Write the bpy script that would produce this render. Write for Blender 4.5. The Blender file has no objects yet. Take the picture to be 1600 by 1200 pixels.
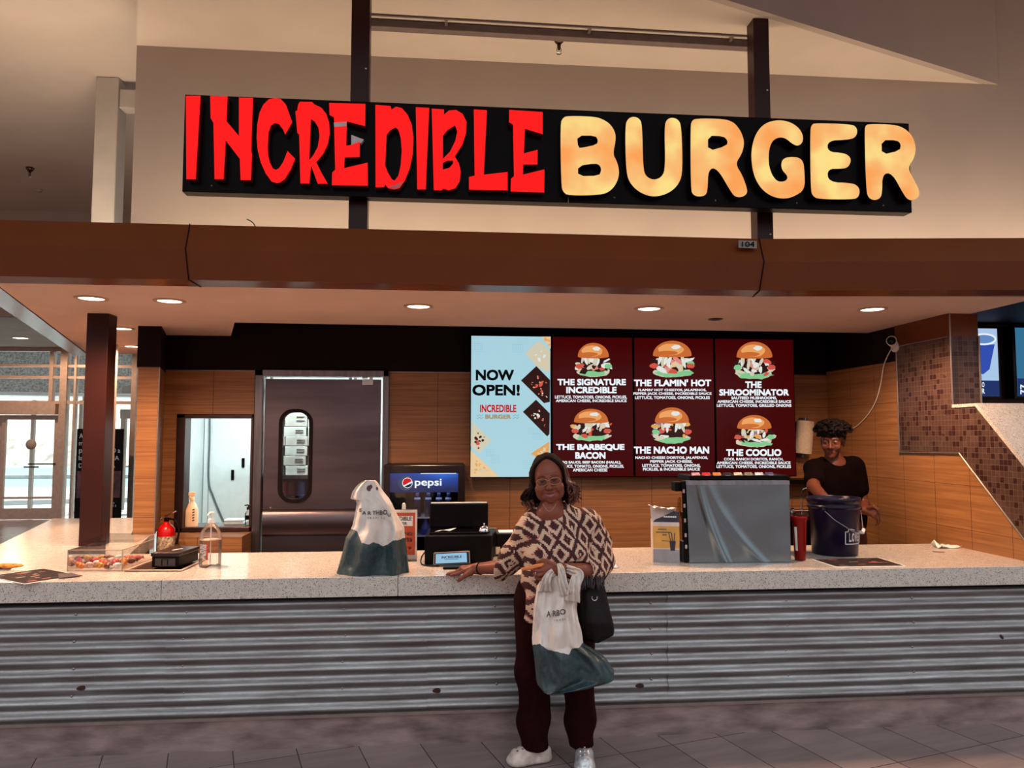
import bpy, math, random
import numpy as np
from mathutils import Vector, Matrix
from mathutils.geometry import tessellate_polygon

S = bpy.context.scene
COL = S.collection
random.seed(7)

# ------------------------------------------------------------------ camera, world, sun, exposure
F_PX, CAM_Z, CAM_Y = 1202.0, 1.62, -4.149
YAW, PITCH, ROLL = 0.0926582, 0.0674418, 0.0005748
cy_, sy_, cp_, sp_ = math.cos(YAW), math.sin(YAW), math.cos(PITCH), math.sin(PITCH)
FW = Vector((sy_ * cp_, cy_ * cp_, sp_)); R0 = Vector((cy_, -sy_, 0)); U0 = R0.cross(FW)
RT = math.cos(ROLL) * R0 + math.sin(ROLL) * U0
UP = -math.sin(ROLL) * R0 + math.cos(ROLL) * U0
cd = bpy.data.cameras.new('camera'); cam = bpy.data.objects.new('camera', cd); COL.objects.link(cam)
cd.sensor_fit = 'HORIZONTAL'; cd.sensor_width = 36.0; cd.lens = F_PX / 1600 * 36.0; cd.clip_end = 200
cam.matrix_world = Matrix(((RT.x, UP.x, -FW.x, 0), (RT.y, UP.y, -FW.y, CAM_Y), (RT.z, UP.z, -FW.z, CAM_Z), (0, 0, 0, 1)))
S.camera = cam
S.view_settings.view_transform = 'Standard'; S.view_settings.look = 'None'
S.view_settings.gamma = 1.0; S.view_settings.use_curve_mapping = False
S.view_settings.exposure = 0.0
W = bpy.data.worlds.new('world'); S.world = W; W.use_nodes = True
wn = W.node_tree; wn.nodes.clear()
wo = wn.nodes.new('ShaderNodeOutputWorld'); wb = wn.nodes.new('ShaderNodeBackground')
wt = wn.nodes.new('ShaderNodeTexCoord'); wsx = wn.nodes.new('ShaderNodeSeparateXYZ'); wr = wn.nodes.new('ShaderNodeValToRGB')
wn.links.new(wt.outputs['Generated'], wsx.inputs[0]); wn.links.new(wsx.outputs['Z'], wr.inputs[0])
wr.color_ramp.elements[0].position = 0.0; wr.color_ramp.elements[0].color = (0.17, 0.10, 0.09, 1)
wr.color_ramp.elements[1].position = 0.75; wr.color_ramp.elements[1].color = (0.70, 0.76, 0.81, 1)
e_ = wr.color_ramp.elements.new(0.12); e_.color = (0.30, 0.29, 0.30, 1)
wn.links.new(wr.outputs[0], wb.inputs[0]); wb.inputs[1].default_value = 2.2
wn.links.new(wb.outputs[0], wo.inputs[0])
sd = bpy.data.lights.new('sun', 'SUN'); sd.energy = 9.0; sd.angle = 0.02; sd.color = (1.0, 0.96, 0.88)
sun = bpy.data.objects.new('sun', sd); COL.objects.link(sun); sun.location = (-10, 25, 20)
sun.rotation_euler = Vector((0.10, -0.40, -0.92)).to_track_quat('-Z', 'Y').to_euler()

def at(px, py, x=None, y=None, z=None):
    """world point seen at photo pixel (px, py) on the plane x=, y= or z="""
    d = RT * ((px - 800) / F_PX) - UP * ((py - 600) / F_PX) + FW
    o = Vector((0, CAM_Y, CAM_Z))
    if x is not None: t = (x - o.x) / d.x
    elif y is not None: t = (y - o.y) / d.y
    else: t = (z - o.z) / d.z
    return o + d * t

# ------------------------------------------------------------------ materials
def lin(c):
    return tuple(((v / 255) / 12.92 if v / 255 <= 0.04045 else ((v / 255 + 0.055) / 1.055) ** 2.4) for v in c)

MATS = {}
class NT:
    """small helper around a node tree"""
    def __init__(s, m):
        s.t = m.node_tree; s.n = s.t.nodes; s.l = s.t.links
    def new(s, kind, **kw):
        n = s.n.new(kind)
        for k, v in kw.items(): setattr(n, k, v)
        return n
    def link(s, a, b): s.l.new(a, b)
    def val(s, sock, v):
        if hasattr(v, 'node'): s.l.new(v, sock)
        else: sock.default_value = v
    def math(s, op, a, b=0.0, c=None):
        n = s.new('ShaderNodeMath', operation=op); s.val(n.inputs[0], a); s.val(n.inputs[1], b)
        if c is not None: s.val(n.inputs[2], c)
        return n.outputs[0]
    def pos(s, obj=False):
        if obj: v = s.new('ShaderNodeTexCoord').outputs['Object']
        else: v = s.new('ShaderNodeNewGeometry').outputs['Position']
        x = s.new('ShaderNodeSeparateXYZ'); s.link(v, x.inputs[0])
        return v, x.outputs[0], x.outputs[1], x.outputs[2]
    def comb(s, x, y, z):
        n = s.new('ShaderNodeCombineXYZ'); s.val(n.inputs[0], x); s.val(n.inputs[1], y); s.val(n.inputs[2], z); return n.outputs[0]
    def noise(s, vec, scale, detail=3.0, rough=0.5):
        n = s.new('ShaderNodeTexNoise'); s.link(vec, n.inputs['Vector']); n.inputs['Scale'].default_value = scale
        n.inputs['Detail'].default_value = detail; n.inputs['Roughness'].default_value = rough; return n.outputs['Fac']
    def white(s, vec):
        n = s.new('ShaderNodeTexWhiteNoise'); s.link(vec, n.inputs['Vector']); return n.outputs['Value']
    def scale(s, vec, k):
        n = s.new('ShaderNodeVectorMath', operation='MULTIPLY'); s.link(vec, n.inputs[0]); n.inputs[1].default_value = k; return n.outputs[0]
    def ramp(s, fac, stops, interp='LINEAR'):
        n = s.new('ShaderNodeValToRGB'); s.link(fac, n.inputs[0]); r = n.color_ramp; r.interpolation = interp
        while len(r.elements) < len(stops): r.elements.new(0.5)
        for e, (p, c) in zip(r.elements, stops): e.position = p; e.color = (*c, 1)
        return n.outputs[0]
    def mix(s, fac, a, b):
        n = s.new('ShaderNodeMix', data_type='RGBA'); s.val(n.inputs[0], fac)
        for sock, v in ((n.inputs[6], a), (n.inputs[7], b)):
            if hasattr(v, 'node'): s.link(v, sock)
            else: sock.default_value = (*v, 1)
        return n.outputs[2]
    def bump(s, h, strength, dist=0.01):
        n = s.new('ShaderNodeBump'); s.link(h, n.inputs['Height']); n.inputs['Strength'].default_value = strength
        n.inputs['Distance'].default_value = dist; s.link(n.outputs[0], s.n['Principled BSDF'].inputs['Normal'])

def mat(name, rgb=(128, 128, 128), rough=0.5, metal=0.0, var=0.06, vscale=14.0, bump=0.0, bscale=60.0, spec=0.5, stretch=(1, 1, 1), **kw):
    """principled material with a little procedural noise in its colour (and bump)"""
    if name in MATS: return MATS[name]
    m = bpy.data.materials.new(name); m.use_nodes = True; MATS[name] = m
    t = NT(m); b = t.n['Principled BSDF']; c = lin(rgb)
    v, x, y, z = t.pos(True); v = t.scale(v, stretch)
    f = t.noise(v, vscale)
    lo = tuple(max(0, k * (1 - var * 2)) for k in c); hi = tuple(min(1, k * (1 + var * 2)) for k in c)
    t.link(t.ramp(f, [(0.3, lo), (0.7, hi)]), b.inputs['Base Color'])
    b.inputs['Roughness'].default_value = rough; b.inputs['Metallic'].default_value = metal
    b.inputs['Specular IOR Level'].default_value = spec
    if bump: t.bump(t.noise(v, bscale), bump)
    for k, val in kw.items(): b.inputs[k].default_value = val
    return m

def emit(name, rgb, strength=1.0, rough=0.4):
    if name in MATS: return MATS[name]
    m = bpy.data.materials.new(name); m.use_nodes = True; MATS[name] = m
    b = m.node_tree.nodes['Principled BSDF']; c = lin(rgb)
    b.inputs['Base Color'].default_value = (*[k * 0.08 for k in c], 1); b.inputs['Roughness'].default_value = rough
    b.inputs['Emission Color'].default_value = (*c, 1); b.inputs['Emission Strength'].default_value = strength; b.inputs['Specular IOR Level'].default_value = 0.2
    return m

def glass(name, rgb=(235, 240, 240), rough=0.02, ior=1.1, alpha=0.12):
    """thin clear pane: mostly transparent with a glossy skin"""
    if name in MATS: return MATS[name]
    m = bpy.data.materials.new(name); m.use_nodes = True; MATS[name] = m
    t = NT(m); t.n.remove(t.n['Principled BSDF']); o = t.n['Material Output']
    tr = t.new('ShaderNodeBsdfTransparent'); gl = t.new('ShaderNodeBsdfGlossy'); mx = t.new('ShaderNodeMixShader'); fr = t.new('ShaderNodeFresnel')
    fr.inputs[0].default_value = ior + 0.3; tr.inputs[0].default_value = (*lin(rgb), 1); gl.inputs['Roughness'].default_value = rough
    f = t.math('MULTIPLY_ADD', fr.outputs[0], 0.8, alpha * 0.2)
    t.link(f, mx.inputs[0]); t.link(tr.outputs[0], mx.inputs[1]); t.link(gl.outputs[0], mx.inputs[2]); t.link(mx.outputs[0], o.inputs[0])
    return m

def special(name):
    m = bpy.data.materials.new(name); m.use_nodes = True; MATS[name] = m
    t = NT(m); return m, t, t.n['Principled BSDF']

# quartz countertop with dark specks
m, t, b = special('speckled_quartz'); v, x, y, z = t.pos()
vo = t.new('ShaderNodeTexVoronoi'); vo.inputs['Scale'].default_value = 260; t.link(v, vo.inputs['Vector'])
sep = t.new('ShaderNodeSeparateColor'); t.link(vo.outputs['Color'], sep.inputs[0])
sp = t.math('MULTIPLY', t.math('LESS_THAN', vo.outputs['Distance'], 0.42), t.math('GREATER_THAN', sep.outputs[0], 0.68))
vo2 = t.new('ShaderNodeTexVoronoi'); vo2.inputs['Scale'].default_value = 130; t.link(v, vo2.inputs['Vector'])
sep2 = t.new('ShaderNodeSeparateColor'); t.link(vo2.outputs['Color'], sep2.inputs[0])
sp2 = t.math('MULTIPLY', t.math('LESS_THAN', vo2.outputs['Distance'], 0.3), t.math('GREATER_THAN', sep2.outputs[1], 0.88))
base = t.ramp(t.noise(v, 30), [(0.3, lin((196, 186, 176))), (0.7, lin((212, 202, 192)))])
c1 = t.mix(sp, base, lin((126, 112, 104))); c2 = t.mix(sp2, c1, lin((70, 52, 46)))
t.link(c2, b.inputs['Base Color']); b.inputs['Roughness'].default_value = 0.16

# corrugated galvanised sheet
m, t, b = special('galvanised_sheet'); v, x, y, z = t.pos()
st = t.noise(t.scale(v, (1.2, 8, 14)), 2.0, 6, 0.65); sp = t.noise(v, 60, 4, 0.7)
t.link(t.ramp(st, [(0.25, lin((118, 110, 108))), (0.55, lin((156, 154, 154))), (0.8, lin((186, 190, 192)))]), b.inputs['Base Color'])
b.inputs['Metallic'].default_value = 0.9
t.link(t.ramp(sp, [(0.3, (0.38,) * 3), (0.7, (0.56,) * 3)]), b.inputs['Roughness']); t.bump(st, 0.25, 0.01)
mat('kick_metal', (150, 130, 126), 0.42, 0.5, 0.22, 5, 0.1, 30, stretch=(1, 1, 3))
mat('edge_metal', (150, 138, 132), 0.35, 0.8)
mat('rust', (52, 20, 14), 0.8, 0.1, 0.3, 80)
mat('brown_metal', (106, 54, 24), 0.22, 0.0, 0.03, 3, spec=0.3)
mat('post_brown', (48, 22, 18), 0.32, 0.0, 0.05, 3, spec=0.2)
mat('dark_paint', (20, 3, 2), 0.6, 0, 0.1, 3, spec=0.15)
mat('ceiling_paint', (208, 176, 160), 0.9, 0, 0.02, 3, 0.05, 120)
mat('soffit_paint', (176, 160, 146), 0.85, 0, 0.02, 2, 0.06, 160)
mat('wall_paint', (150, 134, 124), 0.85, 0, 0.02, 2, 0.06, 160)
mat('grey_paint', (150, 142, 134), 0.7, 0, 0.04, 4, 0.05, 120)
mat('steel', (120, 112, 114), 0.28, 0.95, 0.1, 3, 0.03, 50, stretch=(12, 1, 1))
mat('door_steel', (100, 88, 92), 0.3, 0.9, 0.14, 2.2, 0.25, 2.5, stretch=(0.35, 1, 2.2))
mat('dark_steel', (74, 54, 52), 0.34, 0.85, 0.12, 5)
mat('chrome', (220, 220, 224), 0.12, 1.0, 0.02)
mat('black_plastic', (6, 2, 2), 0.4, 0, 0.1, spec=0.12)
mat('black_gloss', (6, 2, 2), 0.15, 0, 0.1, spec=0.18)
mat('black_rubber', (18, 4, 4), 0.6, spec=0.15)
mat('white_panel', (214, 222, 222), 0.5, 0, 0.02)
mat('white_plastic', (228, 222, 214), 0.4, 0, 0.03)
mat('white_paper', (232, 226, 218), 0.8, 0, 0.02)
mat('aluminium', (176, 156, 144), 0.4, 0.3, 0.05)
mat('light_aluminium', (205, 205, 205), 0.35, 0.6, 0.04)
mat('red_gloss', (190, 14, 14), 0.2, 0, 0.06)

# horizontal grain wood laminate with panel joints
def wood(name, axis, period, off, light=(170, 116, 68), dark=(130, 82, 46)):
    m, t, b = special(name); v, x, y, z = t.pos()
    w = x if axis == 'x' else y
    vec = t.comb(t.math('MULTIPLY', x, 1.6), t.math('MULTIPLY', y, 1.6), t.math('MULTIPLY', z, 62.0))
    g = t.noise(vec, 1.0, 4, 0.6)
    col = t.ramp(g, [(0.32, lin(dark)), (0.5, lin(tuple((a + b) // 2 for a, b in zip(light, dark)))), (0.68, lin(light))])
    fz = t.math('FRACT', t.math('MULTIPLY_ADD', z, 1 / 0.29, -2.165 / 0.29 + 20)); fw = t.math('FRACT', t.math('MULTIPLY_ADD', w, 1 / period, off))
    j = t.math('MAXIMUM', t.math('LESS_THAN', fz, 0.010), t.math('LESS_THAN', fw, 0.004 / period))
    t.link(t.mix(j, col, lin((64, 28, 12))), b.inputs['Base Color'])
    b.inputs['Roughness'].default_value = 0.42; t.bump(t.math('SUBTRACT', g, t.math('MULTIPLY', j, 3.0)), 0.15, 0.004)
    return m
wood('wood_laminate', 'x', 0.62, 10 + 0.026 / 0.62)
wood('wood_side', 'y', 0.36, 10.3, (178, 122, 72), (140, 90, 50))

# glazed mosaic: small squares of two browns
m, t, b = special('mosaic_tile'); v, x, y, z = t.pos()
k = 1 / 0.036
h = t.math('ADD', x, y)
cx, cz = t.math('FLOOR', t.math('MULTIPLY', h, k)), t.math('FLOOR', t.math('MULTIPLY', z, k))
wv = t.white(t.comb(cx, cz, 3.0))
big = t.noise(t.comb(h, z, 0.0), 5.0, 1)
r = t.math('ADD', wv, t.math('MULTIPLY_ADD', big, 0.5, -0.25))
col = t.ramp(r, [(0.0, lin((80, 56, 46))), (0.62, lin((90, 66, 55))), (0.7, lin((54, 26, 20))), (0.9, lin((48, 23, 18)))], 'CONSTANT')
fx, fz = t.math('FRACT', t.math('MULTIPLY', h, k)), t.math('FRACT', t.math('MULTIPLY', z, k))
g = t.math('MAXIMUM', t.math('LESS_THAN', fx, 0.07), t.math('LESS_THAN', fz, 0.07))
t.link(t.mix(g, col, lin((112, 86, 72))), b.inputs['Base Color']); b.inputs['Roughness'].default_value = 0.35
t.bump(t.math('SUBTRACT', 1.0, g), 0.3, 0.002)

# floor tiles, rotated grid
m, t, b = special('floor_tile'); v, x, y, z = t.pos()
u_ = t.math('ADD', t.math('MULTIPLY', x, 0.959), t.math('MULTIPLY', y, 0.284))
w_ = t.math('ADD', t.math('MULTIPLY', x, -0.284), t.math('MULTIPLY', y, 0.959))
fu = t.math('MULTIPLY_ADD', u_, 1 / 0.307, 100 - 0.228 / 0.307); fw = t.math('MULTIPLY_ADD', w_, 1 / 0.60, 100 - 0.17 / 0.60)
g = t.math('MAXIMUM', t.math('LESS_THAN', t.math('FRACT', fu), 0.018), t.math('LESS_THAN', t.math('FRACT', fw), 0.009))
rnd = t.white(t.comb(t.math('FLOOR', fu), t.math('FLOOR', fw), 0.0))
st = t.noise(t.comb(t.math('MULTIPLY', u_, 2.0), t.math('MULTIPLY', w_, 14.0), 0.0), 1.0, 5, 0.6)
tone = t.math('ADD', t.math('MULTIPLY', rnd, 0.35), t.math('MULTIPLY', st, 0.65))
col = t.ramp(tone, [(0.2, lin((114, 98, 96))), (0.7, lin((144, 126, 123)))])
t.link(t.mix(g, col, lin((30, 14, 16))), b.inputs['Base Color']); b.inputs['Roughness'].default_value = 0.27
t.bump(t.math('SUBTRACT', st, t.math('MULTIPLY', g, 2.0)), 0.12, 0.004)

# ------------------------------------------------------------------ mesh building
def wloc(o):
    l = Vector((0, 0, 0))
    while o is not None: l += o.location; o = o.parent
    return l

class MB:
    """collects boxes, tubes, lathes and plates; build() links them as ONE mesh object"""
    def __init__(s): s.v = []; s.f = []; s.m = []; s.s = []
    def add(s, vs, fs, mi=0, sm=False):
        o = len(s.v); s.v += [tuple(p) for p in vs]
        for f in fs: s.f.append([i + o for i in f]); s.m.append(mi); s.s.append(sm)
        return s
    def box(s, a, b, mi=0):
        x0, y0, z0 = a; x1, y1, z1 = b
        vs = [(x0, y0, z0), (x1, y0, z0), (x1, y1, z0), (x0, y1, z0), (x0, y0, z1), (x1, y0, z1), (x1, y1, z1), (x0, y1, z1)]
        return s.add(vs, [(0, 3, 2, 1), (4, 5, 6, 7), (0, 1, 5, 4), (1, 2, 6, 5), (2, 3, 7, 6), (3, 0, 4, 7)], mi)
    def obox(s, c, size, rz=0.0, mi=0, rx=0.0, ry=0.0):
        R = Matrix.Rotation(rz, 3, 'Z') @ Matrix.Rotation(ry, 3, 'Y') @ Matrix.Rotation(rx, 3, 'X')
        vs = [Vector(c) + R @ Vector((i * size[0] / 2, j * size[1] / 2, k * size[2] / 2)) for k in (-1, 1) for i, j in ((-1, -1), (1, -1), (1, 1), (-1, 1))]
        return s.add(vs, [(0, 3, 2, 1), (4, 5, 6, 7), (0, 1, 5, 4), (1, 2, 6, 5), (2, 3, 7, 6), (3, 0, 4, 7)], mi)
    def hull(s, bottom, top, mi=0):
        """prism between two matching loops of 3D points"""
        n = len(bottom); vs = list(bottom) + list(top)
        return s.add(vs, [tuple(range(n))[::-1], tuple(range(n, 2 * n))] + [(i, (i + 1) % n, n + (i + 1) % n, n + i) for i in range(n)], mi)
    def tube(s, path, r, n=10, mi=0, caps=True, closed=False):
        path = [Vector(p) for p in path]; rings = []; L = len(path); nrm = None
        rr = r if hasattr(r, '__len__') else [r] * L
        for i, p in enumerate(path):
            if closed: d = path[(i + 1) % L] - path[i - 1]
            else: d = path[min(i + 1, L - 1)] - path[max(i - 1, 0)]
            d.normalize()
            if nrm is None: nrm = d.orthogonal().normalized()
            else:
                nrm = nrm - d * nrm.dot(d)
                nrm = nrm.normalized() if nrm.length > 1e-6 else d.orthogonal().normalized()
            bn = d.cross(nrm)
            rings.append([p + (nrm * math.cos(a) + bn * math.sin(a)) * rr[i] for a in [2 * math.pi * k / n for k in range(n)]])
        vs = [q for R in rings for q in R]; fs = []
        for i in range(L if closed else L - 1):
            j = (i + 1) % L
            for k in range(n): fs.append((i * n + k, i * n + (k + 1) % n, j * n + (k + 1) % n, j * n + k))
        s.add(vs, fs, mi, True)
        if caps and not closed: s.add(rings[0], [tuple(range(n))[::-1]], mi); s.add(rings[-1], [tuple(range(n))], mi)
        return s
    def lathe(s, prof, c, n=28, mi=0, axis=(0, 0, 1), sm=True):
        a = Vector(axis).normalized(); u = a.orthogonal().normalized(); w = a.cross(u); c = Vector(c)
        vs = [c + a * h + (u * math.cos(t) + w * math.sin(t)) * max(r, 1e-5) for r, h in prof for t in [2 * math.pi * k / n for k in range(n)]]
        fs = [(i * n + k, i * n + (k + 1) % n, (i + 1) * n + (k + 1) % n, (i + 1) * n + k) for i in range(len(prof) - 1) for k in range(n)]
        return s.add(vs, fs, mi, sm)
    def ell(s, c, r, mi=0, n=16, k=10):
        vs = []; fs = []
        for i in range(k + 1):
            th = math.pi * i / k
            for j in range(n): ph = 2 * math.pi * j / n; vs.append((c[0] + r[0] * math.sin(th) * math.cos(ph), c[1] + r[1] * math.sin(th) * math.sin(ph), c[2] - r[2] * math.cos(th)))
        for i in range(k):
            for j in range(n): fs.append((i * n + j, i * n + (j + 1) % n, (i + 1) * n + (j + 1) % n, (i + 1) * n + j))
        return s.add(vs, fs, mi, True)
    def plate(s, pts, depth, holes=(), mi=0, side=None):
        """extrude a planar 3D outline (with holes) along the vector depth; pts is the FRONT face"""
        side = mi if side is None else side
        loops = [[Vector(p) for p in l] for l in [pts, *holes]]; d = Vector(depth)
        tris = tessellate_polygon(loops); flat = [p for l in loops for p in l]; n = len(flat)
        o = len(s.v); s.v += [tuple(p) for p in flat] + [tuple(p + d) for p in flat]
        for tr in tris:
            a, b, c = (flat[i] for i in tr)
            tr = tuple(tr) if (b - a).cross(c - a).dot(d) < 0 else tuple(tr)[::-1]
            s.f.append([i + o for i in tr]); s.m.append(mi); s.s.append(False)
            s.f.append([i + o + n for i in tr[::-1]]); s.m.append(side); s.s.append(False)
        base = 0
        for l in loops:
            L = len(l)
            for i in range(L):
                a, b = base + i, base + (i + 1) % L
                s.f.append([o + a, o + b, o + b + n, o + a + n]); s.m.append(side); s.s.append(False)
            base += L
        return s
    def grid(s, P, mi=0, wrapu=False, sm=True, mfun=None, skip=None):
        """P[i][j] -> point"""
        a, b = len(P), len(P[0]); o = len(s.v); s.v += [tuple(p) for r in P for p in r]
        for i in range(a - 1):
            for j in range(b if wrapu else b - 1):
                q = [o + i * b + j, o + i * b + (j + 1) % b, o + (i + 1) * b + (j + 1) % b, o + (i + 1) * b + j]
                c = sum((Vector(s.v[k]) for k in q), Vector()) / 4
                if skip and skip(c): continue
                s.f.append(q); s.m.append(mfun(c) if mfun else mi); s.s.append(sm)
        return s
    def build(s, name, mats, parent=None, bevel=0.0, seg=2, smooth=None, sub=0):
        if not isinstance(mats, (list, tuple)): mats = [mats]
        me = bpy.data.meshes.new(name); off = wloc(parent)
        me.from_pydata([(p[0] - off.x, p[1] - off.y, p[2] - off.z) for p in s.v], [], s.f)
        for k in mats: me.materials.append(MATS[k] if isinstance(k, str) else k)
        me.polygons.foreach_set('material_index', s.m)
        me.polygons.foreach_set('use_smooth', [smooth if smooth is not None else q for q in s.s])
        me.update()
        o = bpy.data.objects.new(name, me); COL.objects.link(o); o.parent = parent
        if bevel:
            md = o.modifiers.new('bevel', 'BEVEL'); md.width = bevel; md.segments = seg; md.limit_method = 'ANGLE'; md.angle_limit = 0.6
        if sub:
            md = o.modifiers.new('subd', 'SUBSURF'); md.levels = sub; md.render_levels = sub
        return o

def tag(o, label=None, cat=None, group=None, kind=None):
    for k, v in (('label', label), ('category', cat), ('group', group), ('kind', kind)):
        if v: o[k] = v
    return o
def thing(name, loc, label, cat, group=None):
    o = bpy.data.objects.new(name, None); COL.objects.link(o); o.location = loc; o.empty_display_size = 0.1
    return tag(o, label, cat, group)
def struct(name, mb, mats, parent=None, **kw):
    o = mb.build(name, mats, parent, **kw)
    if parent is None: o['kind'] = 'structure'
    return o
def copy_tree(o, parent=None):
    c = o.copy(); COL.objects.link(c)
    if parent: c.parent = parent
    for ch in [k for k in bpy.data.objects if k.parent == o]: copy_tree(ch, c)
    return c

TXT = {}
def text_tris(string, bold=0.0):
    """flat triangles of a line of text, scaled to the unit box"""
    key = (string, bold)
    if key not in TXT:
        cu = bpy.data.curves.new('t', 'FONT'); cu.body = string; cu.resolution_u = 3; cu.fill_mode = 'FRONT'
        ob = bpy.data.objects.new('t', cu); COL.objects.link(ob)
        dg = bpy.context.evaluated_depsgraph_get(); me = bpy.data.meshes.new_from_object(ob.evaluated_get(dg))
        v = np.array([p.co[:2] for p in me.vertices]); fs = [tuple(p.vertices) for p in me.polygons]
        lo, hi = v.min(0), v.max(0); v = (v - lo) / (hi - lo)
        asp = (hi[0] - lo[0]) / (hi[1] - lo[1])
        if bold:
            sx, sy = bold * 1.6 / asp, bold * 1.6; n = len(v); V = []; G = []
            for k, (i, j) in enumerate(((-1, -1), (1, -1), (1, 1), (-1, 1), (0, 1), (0, -1), (1, 0), (-1, 0))): V.append(v * [1 - 2 * sx, 1 - 2 * sy] + [sx + i * sx, sy + j * sy]); G += [tuple(q + k * n for q in f) for f in fs]
            v = np.concatenate(V); fs = G
        TXT[key] = (v, fs, asp)
        bpy.data.objects.remove(ob); bpy.data.curves.remove(cu); bpy.data.meshes.remove(me)
    return TXT[key]
def text_on(mb, string, corner, mi=0, bold=0.0, shear=0.0):
    """corner(u, v) -> 3D point; lays the line of text over the unit square"""
    v, fs, _ = text_tris(string, bold)
    mb.add([corner(p[0], p[1]) for p in v], fs, mi)
    return mb
def pxbox(x0, y0, x1, y1, off=(0, 0, 0), **plane):
    """corner function for a pixel box laid on a world plane"""
    A, B, Cc, D = (at(*q, **plane) for q in ((x0, y1), (x1, y1), (x1, y0), (x0, y0)))
    o = Vector(off)
    return lambda u, v: (A * (1 - u) * (1 - v) + B * u * (1 - v) + Cc * u * v + D * (1 - u) * v) + o
def rect(O, ux, vz):
    O, ux, vz = Vector(O), Vector(ux), Vector(vz)
    return lambda u, v: O + ux * u + vz * v
def chaikin(p, k=2):
    p = [Vector(q) for q in p]
    for _ in range(k):
        p = [w for i in range(len(p)) for w in (p[i] * 0.75 + p[(i + 1) % len(p)] * 0.25, p[i] * 0.25 + p[(i + 1) % len(p)] * 0.75)]
    return p
def bez(pts, n=8):
    """Catmull-Rom through points"""
    P = [Vector(p) for p in pts]; out = []
    for i in range(len(P) - 1):
        a, b, c, d = P[max(i - 1, 0)], P[i], P[i + 1], P[min(i + 2, len(P) - 1)]
        for k in range(n):
            t = k / n; out.append(0.5 * ((2 * b) + (c - a) * t + (2 * a - 5 * b + 4 * c - d) * t * t + (3 * b - a - 3 * c + d) * t ** 3))
    return out + [P[-1]]
# ------------------------------------------------------------------ structure
HC, CEIL, UPZ = 0.882, 2.455, 4.655      # counter top, shop ceiling, upper soffit
XR = 3.45                                # divider wall on the right
BW = 2.45                                # back wall

mb = MB().box((-14, -6.4, -0.12), (9, 11.9, 0)); struct('floor', mb, 'floor_tile')

# shop ceiling with the recess over the back wall, and an added light-stopping deck
cl = [(-2.45, 0.22), (0.41, 0.22), (1.85, 0.22), (3.6, 0.12), (3.6, 0.76), (3.42, 0.79), (3.42, 1.70), (-1.50, 1.66), (-1.76, BW), (-3.05, BW), (-3.6, 4.2), (-3.62, 4.1)]
cl = [(-2.43, 0.24), (1.85, 0.24), (3.60, 0.12), (3.60, 0.76), (3.47, 0.76), (3.47, 1.76), (-1.52, 1.66), (-1.76, BW + 0.02), (-2.30, BW + 0.02), (-2.52, 3.6), (-2.62, 4.02), (-3.58, 4.02)]
mb = MB(); b0 = [Vector((x, y, CEIL)) for x, y in cl]; mb.plate(b0, (0, 0, 0.05)); struct('ceiling', mb, 'ceiling_paint')
mb = MB().plate([Vector((x, y, 2.68)) for x, y in [(-2.50, 0.2), (3.9, 0.2), (8, 0.2), (8, 2.6), (-2.9, 2.6), (-3.1, 2.4)]], (0, 0, 0.03))
struct('ceiling_leak_stop', mb, 'wall_paint')  # unseen deck, added so that light does not leak

# back wall: wood below, dark paint above, with the door and pass-through openings cut in
def wallpiece(mb, x0, x1, z0, z1, mi): mb.box((x0, BW, z0), (x1, BW + 0.10, z1), mi)
mb = MB()
WT = 2.165
wallpiece(mb, -2.30, -2.10, 0, WT, 0); wallpiece(mb, -2.10, -1.55, 0, 0.86, 0); wallpiece(mb, -2.10, -1.52, 1.785, WT, 0); wallpiece(mb, -1.55, -1.52, 0, 1.785, 0)
wallpiece(mb, -0.45, XR, 0, WT, 0)
wallpiece(mb, -2.30, XR, WT, 2.665, 1)
struct('wall_back', mb, ['wood_laminate', 'dark_paint'])
mb = MB().box((-2.0, 1.64, 2.64), (XR, BW, 2.665)).box((-1.6, 1.62, 2.506), (XR, 1.66, 2.64)); struct('ceiling_recess', mb, 'dark_paint')
# trim line along the top of the wood
mb = MB().box((-2.26, BW - 0.006, WT - 0.006), (XR, BW, WT + 0.002)); struct('trim_1', mb, 'edge_metal')

# left partition (the wood column seen end on), running back at an angle
d = Vector((-0.263, 0.965, 0)).normalized(); n = Vector((d.y, -d.x, 0))
e0 = Vector((-2.292, 1.92, 0)); e1 = Vector((-2.132, 1.92, 0)); L = 2.1
def quad(a, b, c, e, z0, z1): return [Vector((p.x, p.y, z0)) for p in (a, b, c, e)], [Vector((p.x, p.y, z1)) for p in (a, b, c, e)]
mb = MB(); mb.hull(*quad(e0, e1, e1 + d * L, e0 + d * L, HC, 2.142), 0); mb.hull(*quad(e0 + Vector((-.006, -.012, 0)), e1 + Vector((.006, -.012, 0)), e1 + d * L + n * .004, e0 + d * L, 2.142, CEIL), 1)
struct('wall_partition', mb, ['wood_laminate', 'dark_paint'])
mb = MB(); mb.tube([(-2.134, 1.918, HC + .002), (-2.134, 1.918, 2.14)], 0.006, 8); struct('trim_2', mb, 'edge_metal')

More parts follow.
